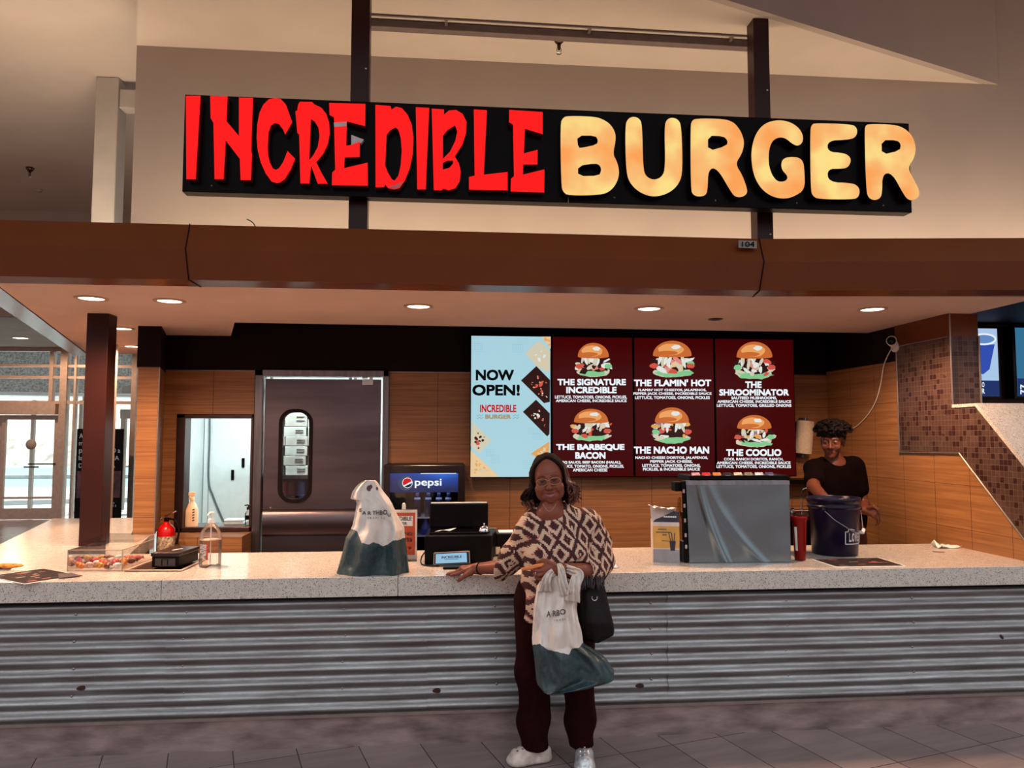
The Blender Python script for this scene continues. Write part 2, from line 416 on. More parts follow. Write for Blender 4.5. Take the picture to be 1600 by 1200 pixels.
# divider wall on the right: wood below, mosaic above, sloping down to the counter
prof_all = [(2.45, 0), (2.45, CEIL), (0.75, CEIL), (0.75, 1.812), (0.52, 1.812), (-0.02, 1.303), (-0.02, HC), (0.93, HC), (0.93, 0)]
TH = 0.20
mb = MB()
wood_p = [(2.45, 0.0), (2.45, WT + 0.03), (1.37, WT + 0.025), (1.37, 1.497), (0.70, 1.505), (0.03, 0.893), (0.03, HC), (0.93, HC), (0.93, 0)]
tile_p = [(1.37, 1.497), (1.37, 2.30), (0.75, 2.30), (0.75, 1.812), (0.52, 1.812), (0.00, 1.322), (0.00, HC), (0.03, HC), (0.03, 0.893), (0.70, 1.505)]
dark_p = [(2.45, WT + 0.03), (2.45, 2.66), (1.37, 2.66), (1.37, WT + 0.025)]
trim_p = [(1.37, 2.30), (1.37, CEIL), (0.75, CEIL), (0.75, 2.30)]
for k, (p, x0) in enumerate(((wood_p, XR), (tile_p, XR - 0.004), (dark_p, XR), (trim_p, XR - 0.012))):
    mb.plate([Vector((x0, y, z)) for y, z in p], (TH + (XR - x0), 0, 0), mi=k)
struct('wall_right', mb, ['wood_side', 'mosaic_tile', 'dark_paint', 'brown_metal'])
mb = MB()
for a, b in (((1.37, 1.49), (1.37, 2.45)), ((1.37, 1.497), (0.70, 1.505)), ((0.70, 1.505), (0.03, 0.895)), ((0.745, 1.82), (0.745, 2.45)), ((1.37, 2.30), (0.76, 2.30))):
    mb.tube([(XR - 0.006, *a), (XR - 0.006, *b)], 0.006, 6)
mb.tube([(XR + TH, 0.745, 1.82), (XR + TH, 0.745, 2.30)], 0.007, 6)
struct('trim_3', mb, 'edge_metal')
mb = MB(); cw = XR + 0.31
mb.hull([Vector((XR - .012, y, z)) for y, z in ((0.747, 1.812), (0.52, 1.812), (-0.02, 1.303), (-0.02, 1.338), (0.505, 1.833), (0.747, 1.833))], [Vector((cw, y, z)) for y, z in ((0.747, 1.812), (0.52, 1.812), (-0.02, 1.303), (-0.02, 1.338), (0.505, 1.833), (0.747, 1.833))])
mb.box((XR + TH, 0.0, 0), (cw - .02, 0.74, 1.29))
struct('trim_4', mb, 'speckled_quartz')

# neighbouring stall's back wall beyond the divider
mb = MB().box((XR + TH, 2.42, 0), (8, 2.5, 2.67)); struct('wall_neighbour', mb, 'post_brown')
mb = MB().box((XR + TH + .2, 0.2, 2.64), (8, 2.42, 2.67)); struct('ceiling_neighbour', mb, 'dark_paint')

# fascia: angular brown metal profile along the front, kinked at the right and turned back at the left
def fascia(mb, path, prof):
    rings = []
    for i, p in enumerate(path):
        p = Vector((*p, 0)); ds = []
        if i > 0: ds.append((p - Vector((*path[i - 1], 0))).normalized())
        if i < len(path) - 1: ds.append((Vector((*path[i + 1], 0)) - p).normalized())
        nn = sum((Vector((k.y, -k.x, 0)) for k in ds), Vector()).normalized(); c = nn.dot(Vector((ds[0].y, -ds[0].x, 0)))
        rings.append([p + nn * (o / c) + Vector((0, 0, z)) for o, z in prof])
    k = len(prof); vs = [q for r in rings for q in r]
    fs = [(i * k + j, (i + 1) * k + j, (i + 1) * k + (j + 1) % k, i * k + (j + 1) % k) for i in range(len(path) - 1) for j in range(k)]
    mb.add(vs, fs + [tuple(range(k)), tuple(range((len(path) - 1) * k, len(path) * k))[::-1]])
FP = [(-3.70, 4.35), (-2.436, 0.25), (1.85, 0.25), (4.6, -0.05)]
prof = [(0.0, 2.452), (0.14, 2.462), (0.21, 2.614), (0.15, 2.763), (0.02, 2.763), (0.02, 2.50)]
prof_left = [(0.0, 2.452), (0.09, 2.46), (0.36, 2.614), (0.30, 2.763), (0.02, 2.763), (0.02, 2.50)]
mb = MB(); fascia(mb, FP[1:], prof); mb.v = mb.v[:]
# left return shares the corner ring, so it is built with the wider underside
mb2 = MB(); fascia(mb2, FP[:2] + [(-2.20, 0.25)], prof)
k = len(prof)
far = [Vector(p) for p in mb2.v[:k]]; corner = [Vector(p) for p in mb2.v[k:2 * k]]
out = Vector((-0.95, -0.29, 0))
far = [far[0], far[1] + out * 0.02, far[2] + out * 0.16, far[3] + out * 0.16, far[4], far[5]]
cor = [corner[0], corner[1] + out * 0.02, corner[2] + out * 0.14, corner[3] + out * 0.14, corner[4], corner[5]]
mb.add(far + cor, [(j, k + j, k + (j + 1) % k, (j + 1) % k) for j in range(k)] + [tuple(range(k)), tuple(range(k, 2 * k))[::-1]])
mbc = MB(); mbc.add(cor + [Vector(p) for p in mb.v[:k]], [(j, k + j, k + (j + 1) % k, (j + 1) % k) for j in range(k)])
mb.add(mbc.v, mbc.f)
tfas = thing('fascia', (0, 0.1, 2.45), 'long brown metal fascia band with angular profile running above the counter', 'fascia')
mb.build('fascia_shell', 'brown_metal', tfas)
for sx in (-1.36, 1.835):
    MB().tube([(sx, 0.098, 2.766), (sx, 0.037, 2.614), (sx, 0.107, 2.460), (sx + 0.02, 0.25, 2.450)], 0.0035, 6).build('seam', 'black_rubber', tfas)

# upper wall, soffit with the raking edge, outer ceilings
mb = MB().box((-2.375, 1.9, 2.7), (8, 2.05, 6.2)); struct('wall_upper', mb, 'wall_paint')
sof = [(-2.375, 1.9), (4.78, 1.9), (-1.5, -0.40)]
mb = MB().plate([Vector((x, y, UPZ)) for x, y in sof], (0, 0, 0.04)); struct('ceiling_soffit', mb, 'soffit_paint')
mb = MB(); a, b_ = Vector((4.78, 1.893, UPZ - .001)), Vector((-1.5, -0.41, UPZ - .001)); nn = Vector((0, 0.06, 0))
mb.hull([a, a + nn, b_ + nn, b_], [p + Vector((0, 0, 1.5)) for p in (a, a + nn, b_ + nn, b_)]); struct('wall_rake', mb, 'wall_paint')
mb = MB().box((-14, -0.4, 4.9), (-1.95, 7.6, 5.0)); struct('ceiling_left', mb, 'soffit_paint')
mb = MB().box((-14, 7.5, 3.34), (-2.4, 7.6, 4.9)); struct('wall_clerestory', mb, 'wall_paint')
mb = MB().box((-14, 7.55, 3.34), (-2.0, 11.75, 3.42)); struct('ceiling_lobby', mb, 'grey_paint')
mb = MB().box((-14, -3.2, 6.2), (9, 12.0, 6.35)); struct('ceiling_sun_block', mb, 'wall_paint')  # unseen roof slab, added to keep the sun off the hall
mb = MB().box((-2.62, 4.0, 0), (-2.5, 11.7, 3.34)); struct('wall_lobby', mb, 'wall_paint')

# grey pillar with the small beam tying it to the upper wall
mb = MB().box((-3.155, 3.0, 0), (-2.955, 3.2, 4.9)).box((-2.955, 3.02, 4.62), (-2.30, 3.16, 4.80)); struct('wall_pillar', mb, 'grey_paint', bevel=0.01)
mb = MB().box((-2.80, 3.04, 4.66), (-2.30, 3.14, 4.76)).box((-2.74, 2.98, 4.63), (-2.30, 3.02, 4.80)); struct('trim_5', mb, 'post_brown')

# ------------------------------------------------------------------ swing door and pass-through
d1 = bpy.data.objects.new('door_1', None); COL.objects.link(d1); d1.location = (-0.98, BW, 0); d1['kind'] = 'structure'
d1['label'] = 'brushed steel kitchen swing door with tall rounded window'
mb = MB()
for x0, x1, z0, z1 in ((-1.545, -1.475, 0, 2.175), (-0.488, -0.435, 0, 2.175), (-1.545, -0.435, 2.118, 2.175)): mb.box((x0, BW - 0.03, z0), (x1, BW + 0.11, z1))
mb.build('door_frame', 'steel', d1, bevel=0.006)
lx0, lx1, lz1 = -1.465, -0.506, 2.098
def rr(x0, x1, z0, z1, r, y, n=6):
    pts = []
    for cx, cz, a0 in ((x1 - r, z1 - r, 0), (x0 + r, z1 - r, 90), (x0 + r, z0 + r, 180), (x1 - r, z0 + r, 270)):
        for k in range(n + 1): a = math.radians(a0 + 90 * k / n); pts.append(Vector((cx + r * math.cos(a), y, cz + r * math.sin(a))))
    return pts
leaf_y = BW + 0.01
hole = rr(-1.32, -1.095, 1.09, 1.82, 0.09, leaf_y)
mb = MB().plate([Vector((lx0, leaf_y, 0.01)), Vector((lx1, leaf_y, 0.01)), Vector((lx1, leaf_y, lz1)), Vector((lx0, leaf_y, lz1))], (0, 0.045, 0), [hole])
leaf = mb.build('door_leaf', 'door_steel', d1)
mb = MB().plate(rr(-1.345, -1.07, 1.063, 1.845, 0.115, leaf_y - 0.014), (0, 0.07, 0), [rr(-1.317, -1.098, 1.093, 1.817, 0.088, leaf_y - 0.014)])
gasket = mb.build('window_gasket', 'black_rubber', d1, bevel=0.006)
mb = MB().plate(rr(-1.319, -1.096, 1.091, 1.819, 0.089, leaf_y + 0.018), (0, 0.006, 0)); mb.build('window_pane', glass('clear_glass'), gasket)
mb = MB()
P = []
for i in range(9):
    a = math.pi * i / 8; P.append([(x, leaf_y - 0.001 - 0.035 * math.sin(a), 0.90 + 0.11 * math.cos(a)) for x in (lx0 + .004, lx1 - .004)])
mb.grid(P); mb.build('bump_rail', 'door_steel', d1)
mb = MB().ell((-1.40, leaf_y, 1.02), (0.013, 0.01, 0.013)); mb.build('door_lock', 'edge_metal', leaf)
mb = MB().box((-0.66, leaf_y - 0.035, 2.05), (-0.57, leaf_y, 2.098)).box((-0.60, leaf_y - 0.03, 2.098), (-0.575, leaf_y, 2.13)).box((-0.66, leaf_y - 0.03, 2.105), (-0.62, leaf_y, 2.118)); mb.build('door_hinge', 'light_aluminium', d1)

w1 = bpy.data.objects.new('window_1', None); COL.objects.link(w1); w1.location = (-1.83, BW, 0.86); w1['kind'] = 'structure'
mb = MB()
for x0, x1, z0, z1 in ((-2.165, -2.095, 0.835, 1.80), (-1.568, -1.545, 0.835, 1.80), (-2.165, -1.545, 1.765, 1.80), (-2.165, -1.545, 0.835, 0.872)): mb.box((x0, BW - 0.025, z0), (x1, BW + 0.13, z1))
mb.build('window_frame', 'dark_steel', w1, bevel=0.005)
mb = MB().box((-2.10, BW - 0.024, 0.868), (-1.565, BW + 0.3, 0.874)); mb.build('window_sill', 'steel', w1)
mb = MB().box((-2.16, 2.13, 0.0), (-1.545, BW - 0.002, 0.83)); struct('wall_ledge', mb, 'wood_laminate')

# back kitchen seen through the openings
mb = MB().box((-2.75, 4.15, 0), (0.3, 4.25, 2.6)).box((0.2, BW + 0.1, 0), (0.3, 4.15, 2.6)).box((-2.52, BW + 0.1, 0), (-2.45, 4.15, 2.6)); struct('wall_kitchen', mb, 'white_panel')
mb = MB().box((-2.75, BW + 0.1, 2.6), (0.3, 4.25, 2.66)); struct('ceiling_kitchen', mb, 'white_panel')
t = thing('ceiling_light', (-1.2, 2.72, 2.6), 'bright fluorescent fixture in the back kitchen above the pass-through', 'light')
mb = MB().box((-1.9, 2.60, 2.57), (-0.5, 2.84, 2.6)); mb.build('fixture_housing', 'white_plastic', t)
mb = MB().box((-1.86, 2.63, 2.56), (-0.54, 2.81, 2.57)); mb.build('diffuser', emit('tube_glow', (240, 250, 250), 4.0), t)
ld = bpy.data.lights.new('kitchen_tube', 'AREA'); ld.shape = 'RECTANGLE'; ld.size = 1.3; ld.size_y = 0.18; ld.energy = 110; ld.color = (0.86, 1.0, 0.98)
lo = bpy.data.objects.new('tube_light', ld); COL.objects.link(lo); lo.parent = t; lo.location = (0, 0, -0.05)

# ------------------------------------------------------------------ entrance
FY = 11.66
def fx(px): return at(px, 700, y=FY).x
w2 = bpy.data.objects.new('window_2', None); COL.objects.link(w2); w2.location = (-7.5, FY, 0); w2['kind'] = 'structure'
mb = MB()
xl, xr_ = -13.5, -2.5
def vbar(x, w, z0, z1, dy=0.12, mi=0): mb.box((x - w / 2, FY - dy / 2, z0), (x + w / 2, FY + dy / 2, z1), mi)
def hbar(z, w, x0, x1, dy=0.10, mi=0): mb.box((x0, FY - dy / 2, z - w / 2), (x1, FY + dy / 2, z + w / 2), mi)
for z, w in ((3.30, 0.07), (2.985, 0.05), (2.76, 0.05), (2.27, 0.06)): hbar(z, w, xl, xr_)
vbar(-7.34, 0.13, 0, 3.34, 0.16); vbar(-7.58, 0.07, 2.27, 3.3); vbar(-6.02, 0.10, 0, 3.3); vbar(-4.4, 0.1, 0, 3.3); vbar(-9.9, 0.12, 0, 3.3); vbar(-7.13, 0.04, 0, 3.3)
mb.build('mullion', 'aluminium', w2)
mb = MB().box((xl, FY - 0.006, 2.29), (xr_, FY + 0.006, 3.3)).box((-7.28, FY - .006, 0.05), (xr_, FY + .006, 2.25)).box((xl, FY - .006, 0.05), (-9.95, FY + .006, 2.25)); mb.build('window_pane', 'clear_glass', w2)
mb = MB().box((-9.84, FY - 0.20, 2.03), (-7.41, FY + 0.1, 2.235)); mb.build('header_box', 'aluminium', w2)
mb = MB().box((-7.0, FY + 1.8, 2.0), (-3.9, FY + 2.1, 2.2)).box((-7.0, FY + 1.85, 0), (-6.9, FY + 1.95, 2.1)).box((-5.85, FY + 1.85, 0), (-5.77, FY + 1.95, 2.1)).box((-7.0, FY + 1.85, 2.55), (-3.9, FY + 2.0, 2.72)); mb.build('outer_frame', 'grey_paint', w2)
def glass_door(i, x0, x1, y):
    d = bpy.data.objects.new('door_%d' % i, None); COL.objects.link(d); d.location = ((x0 + x1) / 2, y, 0); d['kind'] = 'structure'
    m = MB()
    m.box((x0, y - .03, .01), (x0 + .07, y + .03, 2.02)).box((x1 - .07, y - .03, .01), (x1, y + .03, 2.02)).box((x0 + .07, y - .03, 1.93), (x1 - .07, y + .03, 2.02)).box((x0 + .07, y - .03, .01), (x1 - .07, y + .03, .22)).box((x0 + .07, y - .025, .40), (x1 - .07, y + .025, .44))
    m.build('door_frame', 'aluminium', d)
    MB().box((x0 + .07, y - .005, .22), (x1 - .07, y + .005, 1.93)).build('door_pane', 'clear_glass', d)
    cx = (x0 + x1) / 2 + 0.02
    MB().lathe([(0.001, 0), (0.10, 0), (0.10, 0.004), (0.001, 0.004)], (cx, y - 0.01, 1.45), axis=(0, -1, 0), n=24).build('door_decal', 'grey_paint', d)
    MB().box((cx - 0.02, y - .06, 1.06), (x1 - .02, y - .03, 1.085)).box((cx - .12, y - .012, 1.0), (cx + .16, y - .008, 1.025)).build('push_bar', 'black_plastic', d)
glass_door(2, -8.46, -7.42, FY + 0.0); glass_door(3, -9.62, -8.50, FY + 0.08)
mb = MB().box((-7.95, FY + 2.0, 0), (-7.88, FY + 2.08, 2.4)).box((-8.95, FY + 2.0, 0), (-8.88, FY + 2.08, 2.4)); struct('trim_6', mb, 'grey_paint')

# outside: paving, kerb, road, slope and the stone canopy over the entrance
mat('paving', (206, 208, 204), 0.9, 0, 0.1, 3); mat('asphalt', (140, 170, 178), 0.9, 0, 0.12, 8); mat('hill', (226, 212, 200), 0.95, 0, 0.25, 1.2); mat('stone', (128, 126, 122), 0.9, 0, 0.3, 22, 0.4, 30)
mb = MB().box((-40, 11.9, -0.14), (12, 22, -0.02)); struct('ground_paving', mb, 'paving')
mb = MB().box((-60, 22, -0.2), (14, 40, -0.10)); struct('ground_road', mb, 'asphalt')
mb = MB().box((-60, 28.5, -0.1), (14, 29.0, 0.05)); struct('ground_kerb', mb, 'paving')
mb = MB(); P = []
for i in range(14):
    P.append([(-70 + 7 * j, 40 + 1.9 * i, -0.1 + (i / 13) ** 0.8 * 11 + 0.35 * math.sin(j * 1.7 + i)) for j in range(13)])
mb.grid(P); struct('ground_slope', mb, 'hill')
mb = MB(); A = [Vector(p) for p in ((-24, 14.5, 0), (-5.4, 19.2, 0), (-5.0, 18.3, 0), (-23.5, 13.6, 0))]
mb.hull([p + Vector((0, 0, 2.75)) for p in A], [p + Vector((0, 0, 4.05)) for p in A], 0); mb.hull([p + Vector((0, 0, 2.66)) for p in A], [p + Vector((0, 0, 2.75)) for p in A], 1)
struct('wall_canopy', mb, ['stone', 'light_aluminium'])
mb = MB()
for p in ((-12.6, 16.6), (-9.4, 17.4)): mb.box((p[0] - .1, p[1] - .1, -.02), (p[0] + .1, p[1] + .1, 2.7))
struct('trim_7', mb, 'grey_paint')
# ------------------------------------------------------------------ counter
t = thing('counter', (0.6, 0.3, 0), 'long service counter clad in horizontal corrugated metal sheets', 'counter')
WL, AMP, ZT, ZB = 0.0683, 0.0115, 0.770, 0.172
def wave(z): return 0.055 - AMP * math.cos(2 * math.pi * (z - ZB - 0.02) / WL)
def sheet(x0, x1, dy=0.0):
    m = MB(); nz = 120; nx = max(2, int((x1 - x0) / 0.25)); rnd = random.Random(int(x0 * 100))
    m.grid([[(x0 + (x1 - x0) * i / nx, wave(z) + dy + 0.0015 * math.sin(3.1 * i + z * 40), z) for z in [ZB + (ZT - ZB) * k / nz for k in range(nz + 1)]] for i in range(nx + 1)])
    return m.build('corrugated_sheet', 'galvanised_sheet', t)
for a, b_, dy in ((-2.56, -1.398, 0.0), (-1.402, -0.06, -0.004), (-0.065, 1.250, -0.0005), (1.246, 2.6, -0.0045), (2.595, 3.86, -0.001)): sheet(a, b_, dy)
mb = MB().box((-2.56, 0.075, 0.0), (3.86, 0.82, 0.775))
wing = [(-2.56, 0.075), (-1.98, 0.82), (-2.16, 1.90), (-2.74, 3.1), (-3.38, 3.1)]
mb.hull([Vector((x, y, 0)) for x, y in wing], [Vector((x, y, 0.775)) for x, y in wing])
mb.build('counter_body', 'black_rubber', t)
mb = MB().box((-2.58, 0.050, 0.0), (3.86, 0.074, 0.158)); mb.build('kick_plate', ['kick_metal'], t); MB().box((-2.58, 0.030, 0.158), (3.86, 0.074, 0.174)).build('kick_trim', 'edge_metal', t)
mb = MB().box((-2.55, 0.03, 0.764), (3.86, 0.06, 0.778)); mb.build('top_rail', 'black_rubber', t)
rng = random.Random(3)
for (px, y0) in ((115, 985), (288, 980), (537, 973), (775, 968), (1017, 962), (1230, 957), (1428, 952)):
    X = at(px, y0, y=0.05).x
    for k in range(4):
        z = ZB + 0.02 + WL * (1.0 + 2 * k) + WL / 2 * 0 + 0.034; z0 = z
        yy = wave(z0) - 0.003
        MB().lathe([(0.001, 0.004), (0.005, 0.003), (0.007, 0)], (X + rng.uniform(-.008, .008), yy, z0), n=10, axis=(0, -1, 0)).build('screw', 'edge_metal', t)
for px, py, w in ((128, 1075, .022), (322, 1091, .026), (683, 1079, .022), (1000, 1071, .024), (1066, 1080, .022), (1358, 1060, .022), (1565, 995, .01)):
    p = at(px, py, y=0.05); P = []
    for i in range(9):
        a = -1 + i / 4; hh = 0.011 * math.sqrt(max(0.02, 1 - a * a))
        P.append([(p.x + a * w * (1 + .15 * math.sin(5 * a)), wave(z) - 0.0028, z) for z in [p.z + hh * (k / 2 - 1) for k in range(5)]])
    MB().grid(P).build('rust_patch', 'rust', t)

t = thing('countertop', (0.6, 0.45, 0.78), 'speckled pale quartz countertop with thick front edge and left return', 'countertop')
oc = [(-2.585, 0.0), (3.9, 0.0), (3.9, 0.92), (-1.93, 0.92), (-2.128, 1.795), (-2.13, 1.912), (-2.30, 1.912), (-2.72, 3.14), (-3.445, 3.14)]
def slab(pts):
    m = MB(); m.hull([Vector((x, y, 0.779)) for x, y in pts], [Vector((x, y, HC)) for x, y in pts]); return m
g = 0.0012
s1 = [(-1.418 - g, 0), (-1.418 - g, 0.92), (-1.93, 0.92), (-2.02, 1.31), (-2.945, 1.31), (-2.585, 0)]
s2 = [(-1.418 + g, 0), (-0.217 - g, 0), (-0.217 - g, 0.92), (-1.418 + g, 0.92)]
s3 = [(-0.217 + g, 0), (3.9, 0), (3.9, 0.92), (-0.217 + g, 0.92)]
s4 = [(-2.945, 1.312), (-2.02, 1.312), (-2.128, 1.795), (-2.13, 1.912), (-2.30, 1.912), (-2.72, 3.14), (-3.445, 3.14)]
for s_ in (s1, s2, s3, s4): slab(s_).build('slab', 'speckled_quartz', t, bevel=0.003)

# ------------------------------------------------------------------ posts, sign
def post(x0, x1, y0, y1, z0, z1, label, holes=()):
    t = thing('support_post', ((x0 + x1) / 2, (y0 + y1) / 2, z0), label, 'post', None)
    MB().box((x0, y0, z0), (x1, y1, z1)).build('post_tube', 'post_brown', t, bevel=0.004)
    for z in holes: MB().lathe([(0.001, 0.003), (0.006, 0.002), (0.007, 0)], (x1 - 0.022, y0, z), n=10, axis=(0, -1, 0)).build('bolt', 'chrome', t)
    return t
post(-2.405, -2.262, 1.30, 1.44, HC, CEIL, 'dark brown square post standing on the left end of the countertop')
post(-0.617, -0.494, 0.95, 1.07, 2.70, UPZ, 'dark brown post behind the red lettering of the sign', (4.09, 2.88))
post(2.245, 2.362, 1.07, 1.19, 2.70, UPZ, 'dark brown post behind the pale lettering of the sign, nearest the 104 plate', (4.12, 3.06))

SY = 0.85
sx0, sx1, sz0, sz1 = -1.655, 3.27, 3.178, 3.817
t = thing('shop_sign', (0.8, SY, 3.178), 'large black illuminated sign board with red and pale yellow letters', 'sign')
MB().box((sx0, SY, sz0), (sx1, SY + 0.095, sz1)).build('sign_board', mat('sign_black', (8, 1, 1), 0.3, 0, 0.05, spec=0.06), t, bevel=0.003)
for px in (330, 620, 960, 1118, 1245, 1380):
    q = at(px, 312, y=SY); MB().lathe([(0.001, .003), (.004, .002), (.006, 0)], (q.x, SY, sz0 + 0.045), n=8, axis=(0, -1, 0)).build('rivet', 'edge_metal', t)
MB().box((at(888, 320, y=SY).x - .002, SY - .001, sz0), (at(888, 320, y=SY).x + .002, SY, sz0 + .09)).build('panel_joint', 'edge_metal', t)
A_, B_, C_, D_ = (280, 130), (570, 130), (860, 150), (1150, 150)
RED = [
 (A_, [(55,105),(178,105),(138,800),(60,800)], []),
 (A_, [(258,105),(403,108),(395,318),(498,440),(498,120),(615,122),(600,570),(608,590),(597,808),(512,808),(505,630),(388,478),(370,800),(295,800),(285,330),(262,290)], []),
 (A_, [(800,122),(850,135),(890,180),(942,325),(883,428),(865,385),(830,340),(795,332),(765,355),(745,410),(738,520),(740,590),(755,660),(780,710),(805,722),(830,710),(865,660),(903,565),(967,630),(930,720),(880,800),(840,828),(810,832),(770,820),(720,750),(680,660),(655,560),(645,460),(650,350),(668,250),(700,180),(745,135)], []),
 (A_, [(1005,155),(1105,155),(1125,175),(1185,205),(1225,255),(1250,330),(1255,420),(1238,510),(1200,590),(1142,658),(1185,745),(1238,838),(1155,838),(1100,690),(1085,835),(1010,835),(1000,430),(985,415),(968,235),(985,225),(990,180)], [[(1098,300),(1130,320),(1160,370),(1170,440),(1155,530),(1118,600),(1084,640)]]),
 (A_, [(1250,165),(1552,172),(1550,358),(1397,318),(1392,520),(1430,515),(1505,487),(1503,615),(1380,618),(1375,708),(1570,662),(1572,855),(1272,850),(1275,745),(1300,720),(1290,285),(1253,265)], []),
 (B_, [(88,180),(215,190),(222,220),(260,195),(310,208),(355,260),(390,340),(405,450),(400,590),(375,710),(335,810),(290,875),(245,885),(195,875),(170,845),(160,865),(90,868)], [[(255,368),(280,388),(300,460),(308,560),(300,680),(280,770),(248,812),(225,800),(190,740),(170,685),(182,430),(215,390)]]),
 (B_, [(425,200),(537,205),(508,885),(437,885)], []),
 (B_, [(558,212),(660,218),(660,262),(700,228),(760,222),(815,255),(848,320),(845,410),(815,510),(750,610),(785,670),(800,740),(790,820),(755,875),(700,892),(655,880),(640,892),(575,890)], [[(752,352),(770,400),(755,480),(710,570),(652,630),(650,440),(690,390)], [(650,665),(690,645),(735,645),(735,670),(705,705),(650,720)]]),
 (B_, [(908,218),(1018,225),(992,762),(1190,740),(1190,893),(868,887),(868,782),(915,770)], []),
 (B_, [(1202,222),(1482,240),(1482,425),(1335,380),(1325,585),(1440,555),(1438,678),(1320,678),(1318,762),(1497,718),(1495,910),(1215,902),(1218,795),(1243,775),(1235,345),(1202,325)], []),
]
YEL = [
 (C_, [(150,165),(370,172),(440,195),(500,235),(540,300),(545,370),(520,485),(555,545),(575,630),(560,710),(510,785),(430,825),(150,830),(105,800),(90,740),(82,230),(105,180)], [[(222,330),(375,330),(398,370),(385,405),(275,430),(230,432)],[(230,583),(375,560),(415,580),(425,620),(405,665),(230,668)]]),
 (C_, [(690,170),(740,185),(765,235),(772,600),(795,670),(860,702),(930,675),(958,600),(950,250),(970,195),(1015,178),(1065,195),(1092,250),(1103,620),(1075,730),(990,810),(870,843),(760,815),(670,740),(630,640),(622,250),(645,190)], []),
 (C_, [(1215,187),(1440,190),(1520,215),(1560,255),(1595,310),(1617,390),(1597,480),(1540,565),(1600,660),(1642,780),(1635,820),(1590,845),(1540,840),(1505,800),(1390,600),(1315,610),(1310,790),(1290,830),(1235,840),(1190,825),(1170,780),(1167,250),(1180,205)], [[(1313,330),(1440,335),(1478,370),(1470,415),(1313,460)]]),
 (D_, [(350,198),(450,215),(525,265),(560,330),(555,390),(515,418),(470,400),(415,352),(360,342),(305,370),(275,440),(270,560),(295,650),(340,710),(390,715),(425,700),(430,665),(385,620),(375,570),(390,525),(440,507),(520,510),(560,545),(570,620),(575,780),(480,840),(400,858),(300,840),(210,775),(150,670),(127,540),(130,430),(165,310),(240,225)], []),
 (D_, [(660,225),(960,235),(1005,260),(1012,310),(985,352),(920,365),(765,372),(762,465),(900,475),(950,505),(958,550),(930,597),(880,607),(760,607),(770,718),(970,725),(1020,755),(1033,800),(1015,850),(960,862),(690,860),(640,835),(622,780),(618,290),(630,240)], []),
 (D_, [(1110,233),(1310,237),(1400,265),(1470,330),(1500,420),(1490,510),(1430,600),(1480,690),(1530,790),(1525,840),(1480,870),(1435,865),(1400,825),(1300,640),(1220,650),(1218,810),(1200,855),(1150,870),(1105,850),(1085,790),(1070,290),(1080,245)], [[(1213,368),(1340,368),(1375,400),(1365,455),(1215,490)]]),
]
emit('letter_red', (255, 6, 3), 1.0, 0.3)
m, nt, b = special('letter_cream'); v, x, y, z = nt.pos(True)
n1 = nt.noise(v, 4.5, 2, 0.4)
nt.link(nt.ramp(n1, [(0.32, lin((255, 164, 84))), (0.5, lin((252, 190, 116))), (0.66, lin((255, 226, 136)))]), b.inputs['Emission Color'])
b.inputs['Emission Strength'].default_value = 0.92; b.inputs['Base Color'].default_value = (0.12, 0.07, 0.03, 1); b.inputs['Specular IOR Level'].default_value = .2
mat('letter_return', (16, 6, 6), 0.25); mat('red_return', (120, 10, 8), 0.3); mat('shard', (210, 205, 205), 0.4)
def sgn(org, p): return at(org[0] + p[0] / 5.3333, org[1] + p[1] / 5.3333, y=SY - 0.06)
for org, o, hs in RED:
    m = MB().plate([sgn(org, p) for p in o], (0, 0.058, 0), [[sgn(org, p) for p in h] for h in hs], 0, 1); m.build('letter', ['letter_red', 'red_return'], t)
for org, o, hs in YEL:
    m = MB().plate(chaikin([sgn(org, p) for p in o], 2), (0, 0.058, 0), [chaikin([sgn(org, p) for p in h], 1) for h in hs], 0, 1); m.build('letter', ['letter_cream', 'letter_return'], t)
MB().plate([sgn(A_, p) + Vector((0, -.003, 0)) for p in ((1288, 330), (1395, 322), (1393, 358), (1292, 366))], (0, 0.006, 0)).build('torn_patch', 'shard', t)
MB().plate([sgn(B_, p) + Vector((0, -.003, 0)) for p in ((195, 868), (325, 822), (290, 866), (250, 884))], (0, 0.006, 0)).build('torn_patch', mat('pink_shard', (235, 110, 120), .4), t)
MB().plate([sgn(A_, p) + Vector((0, .02, 0)) for p in ((1432, 420), (1535, 460), (1512, 490), (1430, 507))], (0, 0.036, 0)).build('torn_patch', 'shard', t)

